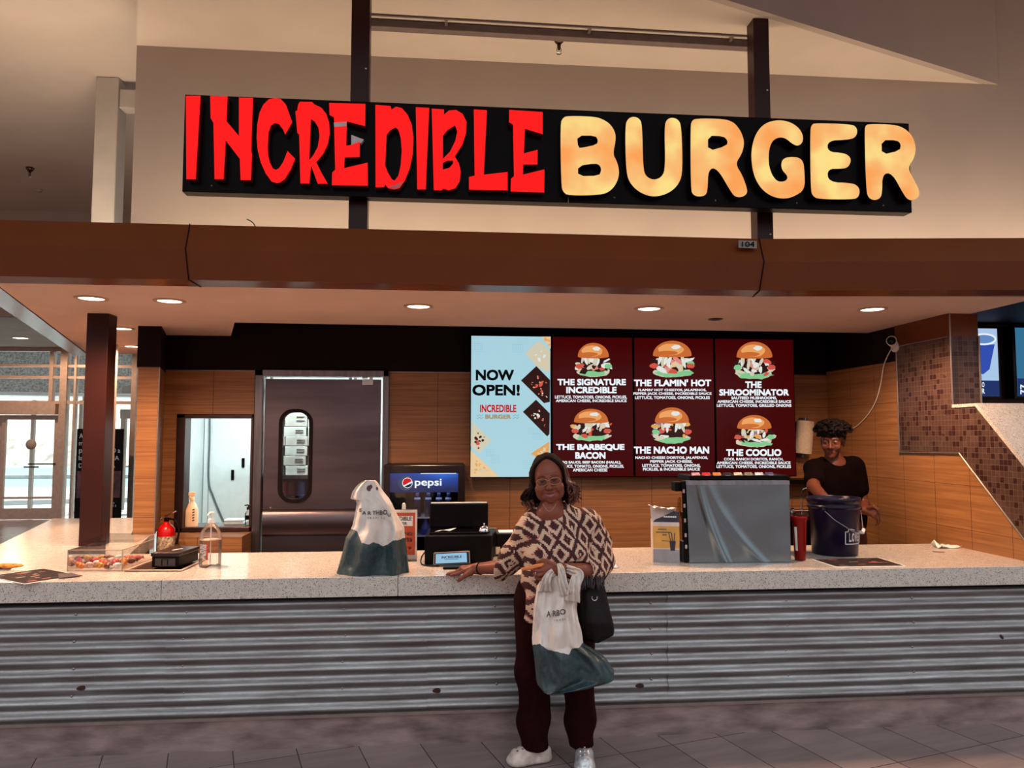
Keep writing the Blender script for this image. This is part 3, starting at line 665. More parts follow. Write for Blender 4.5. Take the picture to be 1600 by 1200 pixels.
# rail and conduit between the posts, sprinklers, address plate, loose cord
t = thing('ceiling_rail', (0.9, 1.33, UPZ), 'thin grey rail clipped under the soffit between the two sign posts', 'rail')
a, b_ = Vector((-0.60, 1.36, UPZ - .035)), Vector((2.36, 1.40, UPZ - .035))
MB().obox((a + b_) / 2, ((b_ - a).length, 0.07, 0.055), math.atan2((b_ - a).y, (b_ - a).x)).build('rail_bar', mat('rail_grey', (96, 80, 76), .6), t, bevel=0.004)
MB().tube([a + Vector((0, -.09, .025)), b_ + Vector((0, -.09, .025))], 0.007, 8).build('conduit', 'rail_grey', t)
for k in (0.21, 0.57, 0.94):
    p = a.lerp(b_, k); MB().obox(p + Vector((0, -.06, .02)), (0.02, 0.06, 0.03)).build('clip', 'edge_metal', t)
def sprinkler(loc, label):
    t = thing('sprinkler', loc, label, 'sprinkler'); x, y, z = loc
    MB().lathe([(0.001, 0), (0.045, 0), (0.048, -0.012), (0.034, -0.035), (0.022, -0.05), (0.001, -0.05)], loc, n=20).build('escutcheon', mat('dark_bronze', (70, 48, 40), .3, .8), t)
    MB().lathe([(0.001, -0.04), (0.014, -0.045), (0.014, -0.075), (0.009, -0.08), (0.009, -0.1)], loc, n=12).build('nozzle', 'dark_bronze', t)
    m = MB(); m.tube([(x - .012, y, z - .08), (x - .018, y, z - .105), (x - .006, y, z - .125)], 0.004, 6); m.tube([(x + .012, y, z - .08), (x + .018, y, z - .105), (x + .006, y, z - .125)], 0.004, 6); m.lathe([(0.001, -.125), (.02, -.125), (.02, -.13), (.001, -.13)], loc, n=12)
    m.build('deflector', 'chrome', t)
sprinkler((0.88, 1.47, UPZ), 'pendant fire sprinkler under the soffit rail above the sign')
sprinkler(tuple(at(47, 262, z=4.9)), 'pendant fire sprinkler in the open ceiling left of the grey pillar')
t = thing('smoke_detector', tuple(at(60, 296, z=4.9)), 'tiny ceiling fitting behind the left sprinkler', 'detector')
MB().lathe([(0.001, 0), (0.05, 0), (0.04, -.03), (0.001, -.03)], tuple(at(60, 296, z=4.9)), n=16).build('housing', 'grey_paint', t)
t = thing('address_plate', (1.75, 0.05, 2.70), 'small grey plate reading 104 on the fascia', 'sign')
def fas(px, py):   # point on the sloped upper face of the fascia
    q = at(px, py, y=0.075); k = (2.763 - q.z) / 0.149; return Vector((q.x, 0.040 + (1 - k) * 0.06 - 0.004, q.z))
pl = [fas(1154, 375.5), fas(1182.5, 376.5), fas(1182.5, 388), fas(1154, 387)]
pl = [at(1154, 375.5, y=0.05), at(1182.5, 376.5, y=0.05), at(1182.5, 388, y=0.035), at(1154, 387, y=0.035)]
MB().plate(pl, (0, 0.006, 0)).build('plate', mat('plate_grey', (128, 120, 112), .5), t)
q = pxbox(1158.5, 377.8, 1178.5, 386, (0, -0.006, 0), y=0.04); text_on(MB(), '104', q, 0, 0.01).build('digits', 'black_plastic', t)
t = thing('loose_cord', (-1.03, 0.3, 2.76), 'short loose dark wire curling up from the top of the fascia', 'cord')
MB().tube(bez([at(399, 354, y=0.12), at(396, 349, y=0.12), at(391, 345, y=0.13), at(386, 343, y=0.15)]), 0.003, 6).build('wire', 'black_rubber', t)

# cove strip on the deck behind the fascia: the light that washes the upper wall
t = thing('cove_light', (0.8, 1.43, 2.71), 'strip light hidden on the deck behind the fascia, washing the upper wall', 'light')
MB().box((-2.3, 1.40, 2.711), (7.5, 1.46, 2.745)).build('strip', emit('cove_glow', (255, 214, 160), 3.0), t)
for cx, sz, en in ((1.2, 6.8, 84.0), (5.8, 2.4, 28.0)):
    ld = bpy.data.lights.new('cove_lamp', 'AREA'); ld.shape = 'RECTANGLE'; ld.size = sz; ld.size_y = 0.08; ld.energy = en; ld.color = (1.0, 0.80, 0.58)
    lo = bpy.data.objects.new('strip_lamp', ld); COL.objects.link(lo); lo.parent = t; lo.location = (cx - 0.8, -.12, 0.10)
    lo.rotation_euler = Vector((0, 0.75, 1)).to_track_quat('-Z', 'Y').to_euler()
t = thing('cove_light', (-3.2, 2.3, 2.71), 'strip light hidden on the deck above the left return, washing the left ceiling', 'light')
MB().box((-2.95, 1.0, 2.711), (-2.80, 2.5, 2.745)).build('strip', 'cove_glow', t)
ld = bpy.data.lights.new('cove_lamp', 'AREA'); ld.shape = 'RECTANGLE'; ld.size = 1.5; ld.size_y = 0.1; ld.energy = 60; ld.color = (1.0, 0.80, 0.6)
lo = bpy.data.objects.new('strip_lamp', ld); COL.objects.link(lo); lo.parent = t; lo.location = (0.3, -.5, 0.06); lo.rotation_euler = Vector((-0.5, 0.5, 1)).to_track_quat('-Z', 'Y').to_euler()

# ------------------------------------------------------------------ recessed downlights
emit('lamp_lens', (255, 236, 200), 6.0)
def downlight(x, y, z, label, energy=9.0, r=0.075, beam=(178, .25)):
    t = thing('downlight', (x, y, z), label, 'ceiling light', 'recessed downlights in the ceiling')
    MB().lathe([(r + .022, 0.0), (r + .02, -0.006), (r, -0.008), (r - .004, -0.002), (r - .004, 0.0)], (x, y, z), n=32).build('trim_ring', mat('trim_paint', (176, 140, 122), .5), t)
    MB().lathe([(0.0005, -0.003), (r - .004, -0.003)], (x, y, z), n=32).build('lens', 'lamp_lens', t)
    if energy:
        ld = bpy.data.lights.new('downlight_lamp', 'SPOT'); ld.energy = energy; ld.spot_size = math.radians(beam[0]); ld.spot_blend = beam[1]; ld.shadow_soft_size = 0.06; ld.color = (1.0, 0.62, 0.38)
        lo = bpy.data.objects.new('lamp', ld); COL.objects.link(lo); lo.parent = t; lo.location = (0, 0, -0.03)
E_D = 128.0
for px, py, lab in ((143, 466.5, 'leftmost downlight just inside the fascia, above the brown post'), (265, 470.5, 'second downlight from the left along the front row'), (654, 479, 'front downlight above the gap between door and menu screens'),
                    (1014, 482.5, 'front downlight above the middle menu screens'), (1363, 483.5, 'rightmost front downlight, above the bucket'), (190, 513.5, 'downlight partly behind the brown post'), (208, 541.5, 'deep downlight at the column edge')):
    q = at(px, py, z=CEIL - .003); downlight(q.x, q.y, CEIL, lab + ', round and warm white', E_D, beam=(138, .8) if px in (654, 1014) else (158, .55))
q = at(32, 528, z=3.34); downlight(q.x, q.y, 3.34, 'round lit downlight in the lobby ceiling beyond the left fascia', 220.0, 0.12)
t = thing('ceiling_vent', (1.80, 1.0, CEIL), 'small dark recessed fitting in the shop ceiling right of the middle downlight', 'ceiling fitting')
q = at(1118, 498.5, z=CEIL); MB().lathe([(0.001, -.006), (0.045, -.006), (0.055, 0)], (q.x, q.y, CEIL), n=20).build('housing', 'post_brown', t)
q = at(1012, 455, z=CEIL)

# ------------------------------------------------------------------ camera on the wall, towel roll, extinguisher, shelf, tap
t = thing('security_camera', (XR - 0.02, 2.2, 2.35), 'small white security camera on the dark wall with a dangling cable', 'camera')
c0 = at(1395, 541, x=XR - 0.03); cc = c0 + Vector((-.07, -.10, .03))
MB().lathe([(0.001, 0), (0.045, 0), (0.045, 0.02), (0.001, 0.025)], c0 + Vector((.03, 0, 0)), n=20, axis=(-1, 0, 0)).build('mount', 'white_plastic', t)
MB().tube([c0, c0 + Vector((-.04, -.03, .01)), cc], 0.012, 8).build('arm', 'white_plastic', t)
ax = Vector((-0.55, -0.8, -0.15)).normalized()
MB().lathe([(0.001, -0.05), (0.028, -0.045), (0.036, -0.02), (0.036, 0.035), (0.030, 0.04)], cc, n=20, axis=ax).build('camera_body', 'white_plastic', t)
MB().lathe([(0.001, 0.042), (0.031, 0.04), (0.031, 0.03)], cc, n=20, axis=ax).build('camera_lens', 'black_gloss', t)
pts = [c0, at(1385, 560, x=XR - .02), at(1380, 575, x=XR - .012), at(1376, 600, x=XR - .01), at(1369, 625, x=XR - .01), at(1358, 645, x=XR - .01), at(1343, 662, x=XR - .01), at(1330, 671, x=XR - .012)]
MB().tube(bez(pts), 0.004, 6).build('cable', 'white_plastic', t)

t = thing('paper_towel_holder', (3.18, 2.36, 1.46), 'upright white paper towel roll on the wood wall beside the last menu screen', 'paper towels')
a, b_ = at(1258.5, 658, y=2.36), at(1254.5, 709, y=2.36)
MB().lathe([(0.02, 0), (0.072, 0), (0.073, 0.005), (0.073, (a - b_).length - .005), (0.072, (a - b_).length), (0.02, (a - b_).length)], b_, n=32, axis=(a - b_)).build('towel_roll', mat('towel_paper', (226, 206, 182), .9, 0, .05, 60, .4, 90), t)
u = (a - b_).normalized()
m = MB(); m.tube([b_ - u * .03, a + u * .03], 0.012, 10); m.box((a.x - .02, 2.36, a.z + .01), (a.x + .02, BW, a.z + .03)); m.box((b_.x - .02, 2.36, b_.z - .03), (b_.x + .02, BW, b_.z - .01)); m.build('holder_rod', 'steel', t)

qe = at(258.5, 822, y=2.0); EK = .80
cx, cy2, zb = qe.x, 2.02, qe.z - .33 * EK
t = thing('fire_extinguisher', (cx, cy2, zb), 'small red fire extinguisher with hose and white label, beside the wood column', 'fire extinguisher')
MB().lathe([(0.001, 0.03), (0.075, 0.03), (0.082, 0.045), (0.082, 0.27), (0.076, 0.305), (0.055, 0.335), (0.03, 0.35), (0.03, 0.37), (0.001, 0.37)], (cx, cy2, zb), n=32).build('cylinder', 'red_gloss', t); cyl = bpy.context.scene.collection.objects[-1]
MB().lathe([(0.0832, 0.06), (0.0832, 0.235)], (cx, cy2, zb), n=32).build('label', mat('ext_label', (170, 146, 120), .6, 0, .5, 40), cyl)
m = MB(); m.lathe([(0.02, .37), (0.024, .375), (.024, .40), (.016, .41)], (cx, cy2, zb), n=14); m.tube([(cx, cy2 - .01, zb + .405), (cx + .02, cy2 - .04, zb + .40), (cx + .10, cy2 - .10, zb + .40)], .008, 8); m.build('valve', 'black_plastic', t)
MB().tube([(cx - .01, cy2 - .01, zb + .425), (cx + .04, cy2 - .03, zb + .445), (cx + .11, cy2 - .06, zb + .475)], .009, 8).build('handle', 'chrome', t)
MB().lathe([(0.001, 0), (0.016, 0), (.016, .012), (.001, .012)], (cx - .04, cy2 - .02, zb + .40), n=14, axis=(-1, -.6, 0)).build('gauge', 'chrome', t)
MB().tube(bez([(cx + .02, cy2, zb + .40), (cx + .09, cy2 - .03, zb + .38), (cx + .125, cy2 - .03, zb + .30), (cx + .12, cy2 - .03, zb + .22), (cx + .105, cy2 - .03, zb + .16)]), [.009] * 25 + [.012] * 8, 8).build('hose', 'black_rubber', t)
MB().box((cx - .06, cy2 + .082, zb + .05), (cx + .06, 2.13, zb + .06)).box((cx - .06, cy2 - .09, zb - .002), (cx + .06, 2.13, zb + .03)).build('bracket', 'black_plastic', t); t.scale = (EK, EK, EK)

t = thing('wall_shelf', (2.95, 2.3, 1.22), 'black shelf on the wood wall behind the worker', 'shelf')
MB().box((2.55, 2.20, 1.215), (3.44, BW, 1.25)).build('shelf_board', 'black_plastic', t, bevel=.004)
for x in (2.7, 3.3): MB().box((x, 2.22, 1.12), (x + .02, BW, 1.215)).build('shelf_bracket', 'black_plastic', t)
t = thing('back_counter', (2.7, 2.1, 0), 'dark back counter with wood splash board behind the bucket', 'counter')
MB().box((2.1, 1.95, 0), (3.44, BW - .002, 0.93)).build('cabinet', 'black_plastic', t); MB().box((2.08, 1.93, 0.93), (3.445, BW - .001, 0.965)).build('worktop', 'dark_steel', t, bevel=.003)
MB().box((2.08, 2.40, 0.965), (3.44, BW, 1.09)).build('splash_board', 'wood_laminate', t)
t = thing('tap', (2.86, 2.15, 0.965), 'chrome gooseneck sink tap behind the bucket', 'tap')
q = at(1257, 800, y=2.1)
MB().tube(bez([(q.x, 2.15, .965), (q.x, 2.15, 1.10), (q.x + .01, 2.13, 1.17), (q.x + .05, 2.10, 1.18), (q.x + .075, 2.08, 1.14), (q.x + .078, 2.08, 1.10)]), .009, 10).build('spout', 'chrome', t)
m = MB(); m.lathe([(.02, 0), (.024, .005), (.018, .04), (.01, .05)], (q.x - .08, 2.15, .965), n=14); m.lathe([(.02, 0), (.024, .005), (.018, .04), (.01, .05)], (q.x + .08, 2.15, .965), n=14); m.tube([(q.x - .1, 2.15, .99), (q.x + .1, 2.15, .99)], .012, 8); m.tube([(q.x - .12, 2.10, 1.0), (q.x - .07, 2.15, 1.01)], .008, 8); m.build('tap_handle', 'chrome', t)

# ------------------------------------------------------------------ things on the left end of the counter
t = thing('candy_box', (-1.9, 0.5, HC), 'clear acrylic display box with hinged lid holding wrapped sweets', 'display box')
c = [at(105, 893, z=HC), at(190, 894, z=HC), at(226, 870.5, z=HC), at(155, 869, z=HC)]
c = [Vector((-2.02, 0.31, HC)), Vector((-1.725, 0.285, HC)), Vector((-1.715, 0.72, HC)), Vector((-2.0, 0.74, HC))]
glass('acrylic', (240, 240, 238), 0.03, 1.25, 0.35)
m = MB()
for i in range(4):
    j = (i + 1) % 4; h = Vector((0, 0, 0.115)); m.add([c[i], c[j], c[j] + h, c[i] + h], [(0, 1, 2, 3)])
m.build('box_body', 'acrylic', t)
lid = [p + Vector((0, 0, z)) for p, z in zip(c, (0.12, 0.12, 0.15, 0.15))]
MB().add([lid[0].lerp(lid[3], .35) + Vector((-.012, 0, .004)), lid[1].lerp(lid[2], .35) + Vector((.012, 0, .004)), lid[2] + Vector((.012, .02, 0)), lid[3] + Vector((-.012, .02, 0))], [(0, 1, 2, 3)]).build('lid', 'acrylic', t)
m = MB()
for a, b_ in ((c[0], c[1]), (c[1], c[2])):
    for z in (0.115, 0.004): m.tube([a + Vector((0, 0, z)), b_ + Vector((0, 0, z))], 0.0025, 6)
for p in c[:3]: m.tube([p, p + Vector((0, 0, .115))], 0.0025, 6)
m.build('edge', mat('acrylic_edge', (176, 150, 136), .2), t)
cols = [('orange', (232, 118, 40)), ('orange-red', (214, 70, 34)), ('brown', (110, 48, 30)), ('pale pink', (226, 170, 160)), ('red', (200, 34, 34)), ('white', (226, 214, 206)), ('golden', (214, 150, 60))]
rs = random.Random(5); used = {}
rows_ = ['in the front row', 'in the second row', 'in the third row', 'in the back row']
seen = set()
for i in range(20):
    r_, k_ = divmod(i, 5); cn, rgb = cols[(i * 3 + r_) % 7]
    u, w = 0.14 + k_ * 0.18, 0.10 + r_ * 0.2
    p = c[0].lerp(c[1], u).lerp(c[3].lerp(c[2], u), w) + Vector((rs.uniform(-.006, .006), 0, 0.022 + rs.uniform(0, .006)))
    side = ['at the left end', 'left of the middle', 'in the middle', 'right of the middle', 'at the right end'][k_]
    t = thing('wrapped_sweet', tuple(p - Vector((0, 0, .018))), f'{cn} wrapped sweet {rows_[r_]}, {side} of the clear box', 'sweet', 'wrapped sweets in the clear box')
    a = rs.uniform(0, 3); dx = Vector((math.cos(a), math.sin(a), rs.uniform(-.2, .2))) * 0.022
    MB().tube([p - dx * 1.0, p - dx * .6, p, p + dx * .6, p + dx * 1.0], [.006, .014, .0175, .014, .006], 10).build('wrapper', mat('wrap_' + cn, rgb, .3, 0, .35, 60), t)
    for s_ in (-1, 1): MB().tube([p + dx * s_ * .95, p + dx * s_ * 1.5], [.004, .012], 8).build('twist', 'wrap_' + cn, t)

t = thing('counter_mat', (-1.55, 0.45, HC), 'flat black tray with pale rim under the black cash box', 'tray')
tp = [Vector((-1.702, 0.265, HC)), Vector((-1.40, 0.25, HC)), Vector((-1.385, 0.62, HC)), Vector((-1.68, 0.70, HC))]
MB().hull(tp, [p + Vector((0, 0, .006)) for p in tp]).build('tray_base', 'black_gloss', t)
m = MB(); m.tube([p + Vector((0, 0, .007)) for p in tp], 0.005, 8, closed=True); m.build('tray_rim', mat('tray_rim', (206, 170, 150), .3), t)
t = thing('cash_box', (-1.51, 0.42, HC + .012), 'black lidded box with a slot on top, standing on the black tray', 'box')
b0 = [Vector((-1.585, 0.33, 0)), Vector((-1.437, 0.315, 0)), Vector((-1.405, 0.56, 0)), Vector((-1.56, 0.58, 0))]; ct = sum(b0, Vector()) / 4
def lay(z, k=1.0): return [ct + (p - ct) * k + Vector((0, 0, z)) for p in b0]
MB().hull(lay(HC + .012), lay(HC + .072)).build('box_body', 'black_plastic', t, bevel=.003)
MB().hull(lay(HC + .072, 1.06), lay(HC + .092, 1.05)).build('lid', mat('brown_black', (44, 22, 18), .25), t, bevel=.003)
MB().obox(ct + Vector((.01, .0, HC + .0925)), (.012, .07, .002), -.5).build('slot', 'white_plastic', t)
f0, f1 = b0[0], b0[1]
def face(u, z, o=.0012): q = f0.lerp(f1, u); return Vector((q.x, q.y - o, z))
MB().hull([face(.12, HC + .018), face(.88, HC + .018), face(.88, HC + .018, -.002), face(.12, HC + .018, -.002)], [face(.12, HC + .06), face(.88, HC + .06), face(.88, HC + .06, -.002), face(.12, HC + .06, -.002)]).build('front_plate', mat('smoke', (58, 44, 42), .2), t)
m = MB()
for u0, u1, z0, z1 in ((.36, .39, .024, .056), (.58, .61, .024, .056), (.36, .61, .053, .056)): m.hull([face(u0, HC + z0, .003), face(u1, HC + z0, .003), face(u1, HC + z0), face(u0, HC + z0)], [face(u0, HC + z1, .003), face(u1, HC + z1, .003), face(u1, HC + z1), face(u0, HC + z1)])
m.build('latch', 'black_plastic', t)
t = thing('red_bottle', (-1.37, 0.60, HC), 'small red capped bottle half hidden between the cash box and the clear pump bottle', 'bottle')
q = Vector((-1.395, 0.66, HC)); MB().lathe([(.001, 0), (.016, 0), (.016, .055), (.009, .065)], q, n=16).build('bottle_body', 'red_gloss', t); MB().lathe([(.011, .062), (.013, .065), (.013, .085), (.001, .087)], q, n=16).build('cap', 'red_gloss', t)

def papersheet(name, px, label, cat, motif, edge=False):
    P = [at(*p, z=HC) for p in px]; cen = sum(P, Vector()) / 4
    t = thing(name, tuple(cen), label, cat)
    MB().hull(P, [p + Vector((0, 0, .0025)) for p in P]).build('sheet', 'white_paper', t)
    def c_(u, v): return (P[0] * (1 - u) * (1 - v) + P[1] * u * (1 - v) + P[2] * u * v + P[3] * (1 - u) * v) + Vector((0, 0, .0032))
    m = MB(); m.add([c_(.02, .03), c_(.98, .03), c_(.98, .97), c_(.02, .97)], [(0, 1, 2, 3)], 0)
    rr_ = random.Random(len(label))
    for i in range(motif):
        u, v = rr_.uniform(.08, .8), rr_.uniform(.1, .85); du, dv = rr_.uniform(.05, .16), rr_.uniform(.02, .06)
        m.add([c_(u, v) + Vector((0, 0, .0004)), c_(u + du, v) + Vector((0, 0, .0004)), c_(u + du, v + dv) + Vector((0, 0, .0004)), c_(u, v + dv) + Vector((0, 0, .0004))], [(0, 1, 2, 3)], 1 + i % 3)
    m.build('print', [mat('print_dark', (34, 22, 26), .6, spec=.15), mat('print_grey', (92, 78, 80), .6, spec=.15), mat('print_light', (150, 136, 132), .6, spec=.15), mat('print_orange', (178, 74, 42), .5)], t)
    return t
papersheet('menu_flyer', [(38, 913.5), (128, 899.5), (67, 888.5), (-22, 901)], 'dark printed menu flyer at the left end of the counter, overhanging its edge', 'flyer', 26)
papersheet('menu_flyer', [(1306, 886.5), (1416, 885), (1372, 871.5), (1268, 874.5)], 'dark printed menu flyer lying before the blue bucket', 'flyer', 16)
t = thing('flyer_leaf', (-1.86, 0.24, HC), 'slim folded leaflet poking out beside the left flyer, before the sweets box', 'leaflet')
P = [at(*p, z=HC + .004) for p in ((92, 904), (128, 900), (112, 896), (90, 897))]; MB().hull(P, [p + Vector((0, 0, .003)) for p in P]).build('leaflet_sheet', 'print_grey', t)
t = thing('folded_snack', (-2.42, 0.45, HC), 'golden-brown folded snack on white paper at the far left of the counter', 'food')
P = [at(*p, z=HC) for p in ((-25, 893), (14, 890), (34, 882), (-12, 884))]; MB().hull(P, [p + Vector((0, 0, .003)) for p in P]).build('paper', 'white_paper', t)
q = at(12, 884, z=HC + .02); MB().ell(q, (.085, .035, .014), n=24).ell(q + Vector((-.06, -.01, -.004)), (.07, .03, .012), 1).build('folded_bread', [mat('bread', (212, 134, 58), .7, 0, .25, 40, .3, 60), mat('filling', (96, 40, 20), .6)], t)

t = thing('sanitizer_bottle', (-1.285, 0.40, HC), 'big clear pump bottle of hand gel standing on the counter', 'bottle')
q = Vector((-1.296, 0.415, HC)); k = .060
prof = [(.001, 0), (k * .95, 0), (k, .008), (k, .155), (k * .98, .17), (k * .9, .195), (k * .55, .228), (.017, .24), (.017, .252)]
MB().lathe(prof, q, n=32).build('bottle_body', glass('clear_plastic', (248, 242, 238), .05, 1.1, .1), t)
MB().lathe([(k * .985, .150), (k * .97, .152), (.001, .152)], q, n=28).build('gel', mat('gel_top', (226, 200, 180), .2), t)
MB().grid([[q + Vector(((k + .001) * math.sin(a), -(k + .001) * math.cos(a), z)) for z in (.05, .13)] for a in [-.9 + .8 * i / 8 for i in range(9)]]).build('label', mat('gel_label', (190, 170, 158), .5, 0, .5, 50, stretch=(1, 1, 3)), t)
m = MB(); m.lathe([(.019, .242), (.019, .262), (.012, .266), (.006, .268), (.006, .29), (.016, .292), (.014, .305), (.001, .306)], q, n=18); m.tube([q + Vector((0, 0, .298)), q + Vector((-.005, -.035, .296)), q + Vector((-.006, -.045, .288))], .005, 8); m.build('pump', 'white_plastic', t)
MB().tube([q + Vector((0, 0, .01)), q + Vector((0, 0, .25))], .003, 8).build('dip_tube', 'white_plastic', t)

# pass-through contents
t = thing('soap_bottle', (-2.03, 2.55, 0.874), 'cream spray bottle with striped label at the left of the pass-through sill', 'bottle')
q = Vector((-2.045, BW + .05, .874))
m = MB(); R_ = [(0.05, 0), (.052, .01), (.052, .13), (.03, .185), (.018, .20), (.018, .22)]
m.grid([[q + Vector((r * math.cos(a), r * .62 * math.sin(a), h)) for a in [2 * math.pi * i / 24 for i in range(24)]] for r, h in R_], wrapu=True); m.build('bottle_body', mat('cream_plastic', (232, 196, 160), .4), t)
m = MB(); m.lathe([(.02, .215), (.02, .235), (.012, .24), (.012, .255)], q, n=16); m.box(tuple(q + Vector((-.028, -.012, .25))), tuple(q + Vector((.022, .012, .28)))); m.tube([q + Vector((-.02, 0, .25)), q + Vector((-.026, 0, .225))], .005, 8); m.build('trigger', 'cream_plastic', t, bevel=.002)
m = MB()
for k_ in range(5): m.obox(q + Vector((.022, -.0325, .05 + k_ * .022)), (.018, .002, .009), 0, 0, 0, -.4)
m.build('label', mat('stripe', (70, 44, 60), .5), t)
PYW = 4.11
t = thing('hose', (-2.2, 4.1, 1.75), 'thin dark hose hanging in a curve on the white wall inside the pass-through', 'hose')
MB().tube(bez([at(328, 640, y=PYW), at(327.5, 690, y=PYW), at(326, 750, y=PYW), at(333, 775, y=PYW), at(342, 798, y=PYW), at(350, 815, y=PYW), at(360, 822, y=PYW - .1)]), .009, 8).build('hose_tube', mat('hose_grey', (88, 98, 104), .5), t)
t = thing('white_board', (-2.2, 4.13, 0.5), 'white jointed panel seen through the pass-through, with dark slots', 'panel')
MB().box((-2.44, 4.125, 0.5), (-1.8, 4.145, 2.3)).build('panel_face', 'white_panel', t); MB().box((at(327, 700, y=4.12).x - .004, 4.12, .5), (at(327, 700, y=4.12).x + .004, 4.125, 2.3)).build('joint', mat('joint_grey', (150, 160, 160), .6), t)
for px, py, h in ((310, 753, .11), (380, 723, .095), (363.5, 742, .105)):
    q = at(px, py, y=4.12); MB().box((q.x - .014, 4.112, q.z - h / 2), (q.x + .014, 4.125, q.z + h / 2)).build('wall_slot', 'black_plastic', t)
t = thing('folded_cloth', (-1.74, 2.62, 0.874), 'pale grey folded cloth lying on the pass-through sill', 'cloth')
a, b_ = at(352, 815, y=2.62), at(384, 815, y=2.62)
MB().box((a.x, 2.56, .875), (b_.x, 2.68, .90)).box((a.x + .004, 2.555, .90), (b_.x - .004, 2.68, .92)).build('folded_cloth', mat('cloth_grey', (176, 190, 196), .8), t, bevel=.008)
t = thing('soap_dispenser', (-1.62, 2.58, 0.874), 'small clear dispenser bottle at the right end of the pass-through sill', 'bottle')
q = Vector((at(384, 815, y=2.52).x + .02, 2.52, .874)); MB().lathe([(.001, 0), (.028, 0), (.028, .10), (.012, .12), (.012, .135)], q, n=18).build('bottle_body', 'clear_plastic', t); m = MB(); m.lathe([(.015, .13), (.015, .15), (.005, .155), (.005, .17)], q, n=12); m.tube([q + Vector((0, 0, .17)), q + Vector((-.03, -.01, .165))], .005, 8); m.lathe([(.029, .05), (.029, .08)], q, n=18); m.build('pump', 'black_plastic', t)

# stacked cartons and clutter seen through the door window
rs = random.Random(9)
t = thing('storage_rack', (-1.15, 3.0, 0), 'steel rack in the kitchen behind the door window', 'rack')
m = MB()
for z in (0.93, 1.24, 2.0): m.box((-1.60, 2.85, z), (-0.80, 3.3, z + .03))
m.build('shelf', 'steel', t); MB().box((-1.60, 3.29, .96), (-.80, 3.30, 1.24)).build('back_panel', 'post_brown', t)
for x in (-1.59, -.81):
    for y in (2.86, 3.28): MB().tube([(x, y, 0), (x, y, 2.2)], .014, 8).build('upright', 'steel', t)
place = ['bottom', 'second', 'third', 'fourth', 'fifth', 'top']
nb = 0
for col_, (x0, w) in enumerate(((-1.57, .19), (-1.375, .20), (-1.17, .24))):
    z = 1.272
    for k_ in range(6):
        h = .082 if k_ < 5 else .14
        t = thing('carton', (x0 + w / 2, 3.0, z), f'white carton, {place[k_]} of its stack in the {["left", "middle", "right"][col_]} column behind the door window', 'carton', 'cartons behind the door window')
        ox = rs.uniform(-.012, .012)
        MB().box((x0 + ox, 2.87, z), (x0 + w + ox - .008, 3.2, z + h)).build('carton_box', mat('carton_%d' % (k_ % 2), ((214, 212, 206), (200, 192, 184))[k_ % 2], .8), t, bevel=.003)
        for dz in (.35, .6): MB().box((x0 + ox + w * .5, 2.868, z + h * dz), (x0 + ox + w * .85, 2.87, z + h * dz + .008)).build('printed_line', mat('ink', (90, 80, 84), .7), t)
        z += h + .004
for k_ in range(10):
    x, z = -1.40 + (k_ % 5) * .085 + rs.uniform(-.01, .01), .962 + (k_ // 5) * .13
    t = thing('can', (x, 2.95, z), f'small {["red", "dark red", "blue", "red", "pale"][k_ % 5]} can, {["leftmost", "second from left", "middle", "second from right", "rightmost"][k_ % 5]} of the {["lower", "upper"][k_ // 5]} row on the kitchen rack', 'can', 'cans on the kitchen rack')
    MB().lathe([(.001, 0), (.036, 0), (.037, .005), (.037, .11), (.03, .125), (.001, .125)], (x, 2.93, z), n=18).build('can_body', mat('can_%d' % (k_ % 5), ((180, 40, 44), (110, 26, 30), (74, 90, 150), (196, 60, 60), (206, 196, 190))[k_ % 5], .35), t)

# grab the standing banner by the entrance
t = thing('standing_banner', (-6.9, 12.2, 0), 'tall black banner with white lettering standing behind the brown post by the entrance', 'banner')
BY = 11.2
q = lambda px, py: at(px, py, y=BY)
a, b_, c_, d_ = q(115, 803), q(190, 803), q(193, 670), q(121, 670)
zb, zt, xa, xb = 0.02, a.z * 0 + d_.z, (a.x + d_.x) / 2, (b_.x + c_.x) / 2
MB().box((xa, BY, zb + .03), (xb, BY + .012, zt)).build('banner_sheet', 'black_plastic', t); sheet_ = COL.objects[-1]
MB().box((xa - .05, BY - .12, 0), (xb + .05, BY + .12, .05)).build('banner_foot', 'black_plastic', t, bevel=.01)
def bl(s, px0, py0, px1, py1): text_on(m, s, pxbox(px0, py0, px1, py1, (0, -.004, 0), y=BY), 0, .012)
m = MB()
bl('A', 124, 677, 130, 685); bl('el', 164, 677, 170, 685); bl('m', 123.5, 691, 130, 696); bl('de', 165, 689, 175, 696); bl('p', 123.5, 702, 129, 710); bl('ULTO a', 158, 700, 188, 707.5); bl('la V', 123, 712, 142, 719); bl('NCIA', 164, 712, 186, 719); bl('DOM', 123, 724, 145, 731); bl('ICA', 164, 724, 180, 731)
bl('consigo', 156, 784, 179, 788); bl('111 a 911', 156, 788.5, 181, 792)
m.build('lettering', emit('banner_glow', (190, 184, 180), .35), sheet_)  # lettering glows faintly by itself, a brightness put into its material
z0, z1 = q(150, 778).z, q(150, 736).z
MB().box((xa + .03, BY - .003, z0), (xb - .03, BY, z1)).build('picture', mat('banner_picture', (70, 44, 58), .6, 0, .5, 5), sheet_)
from mathutils import noise
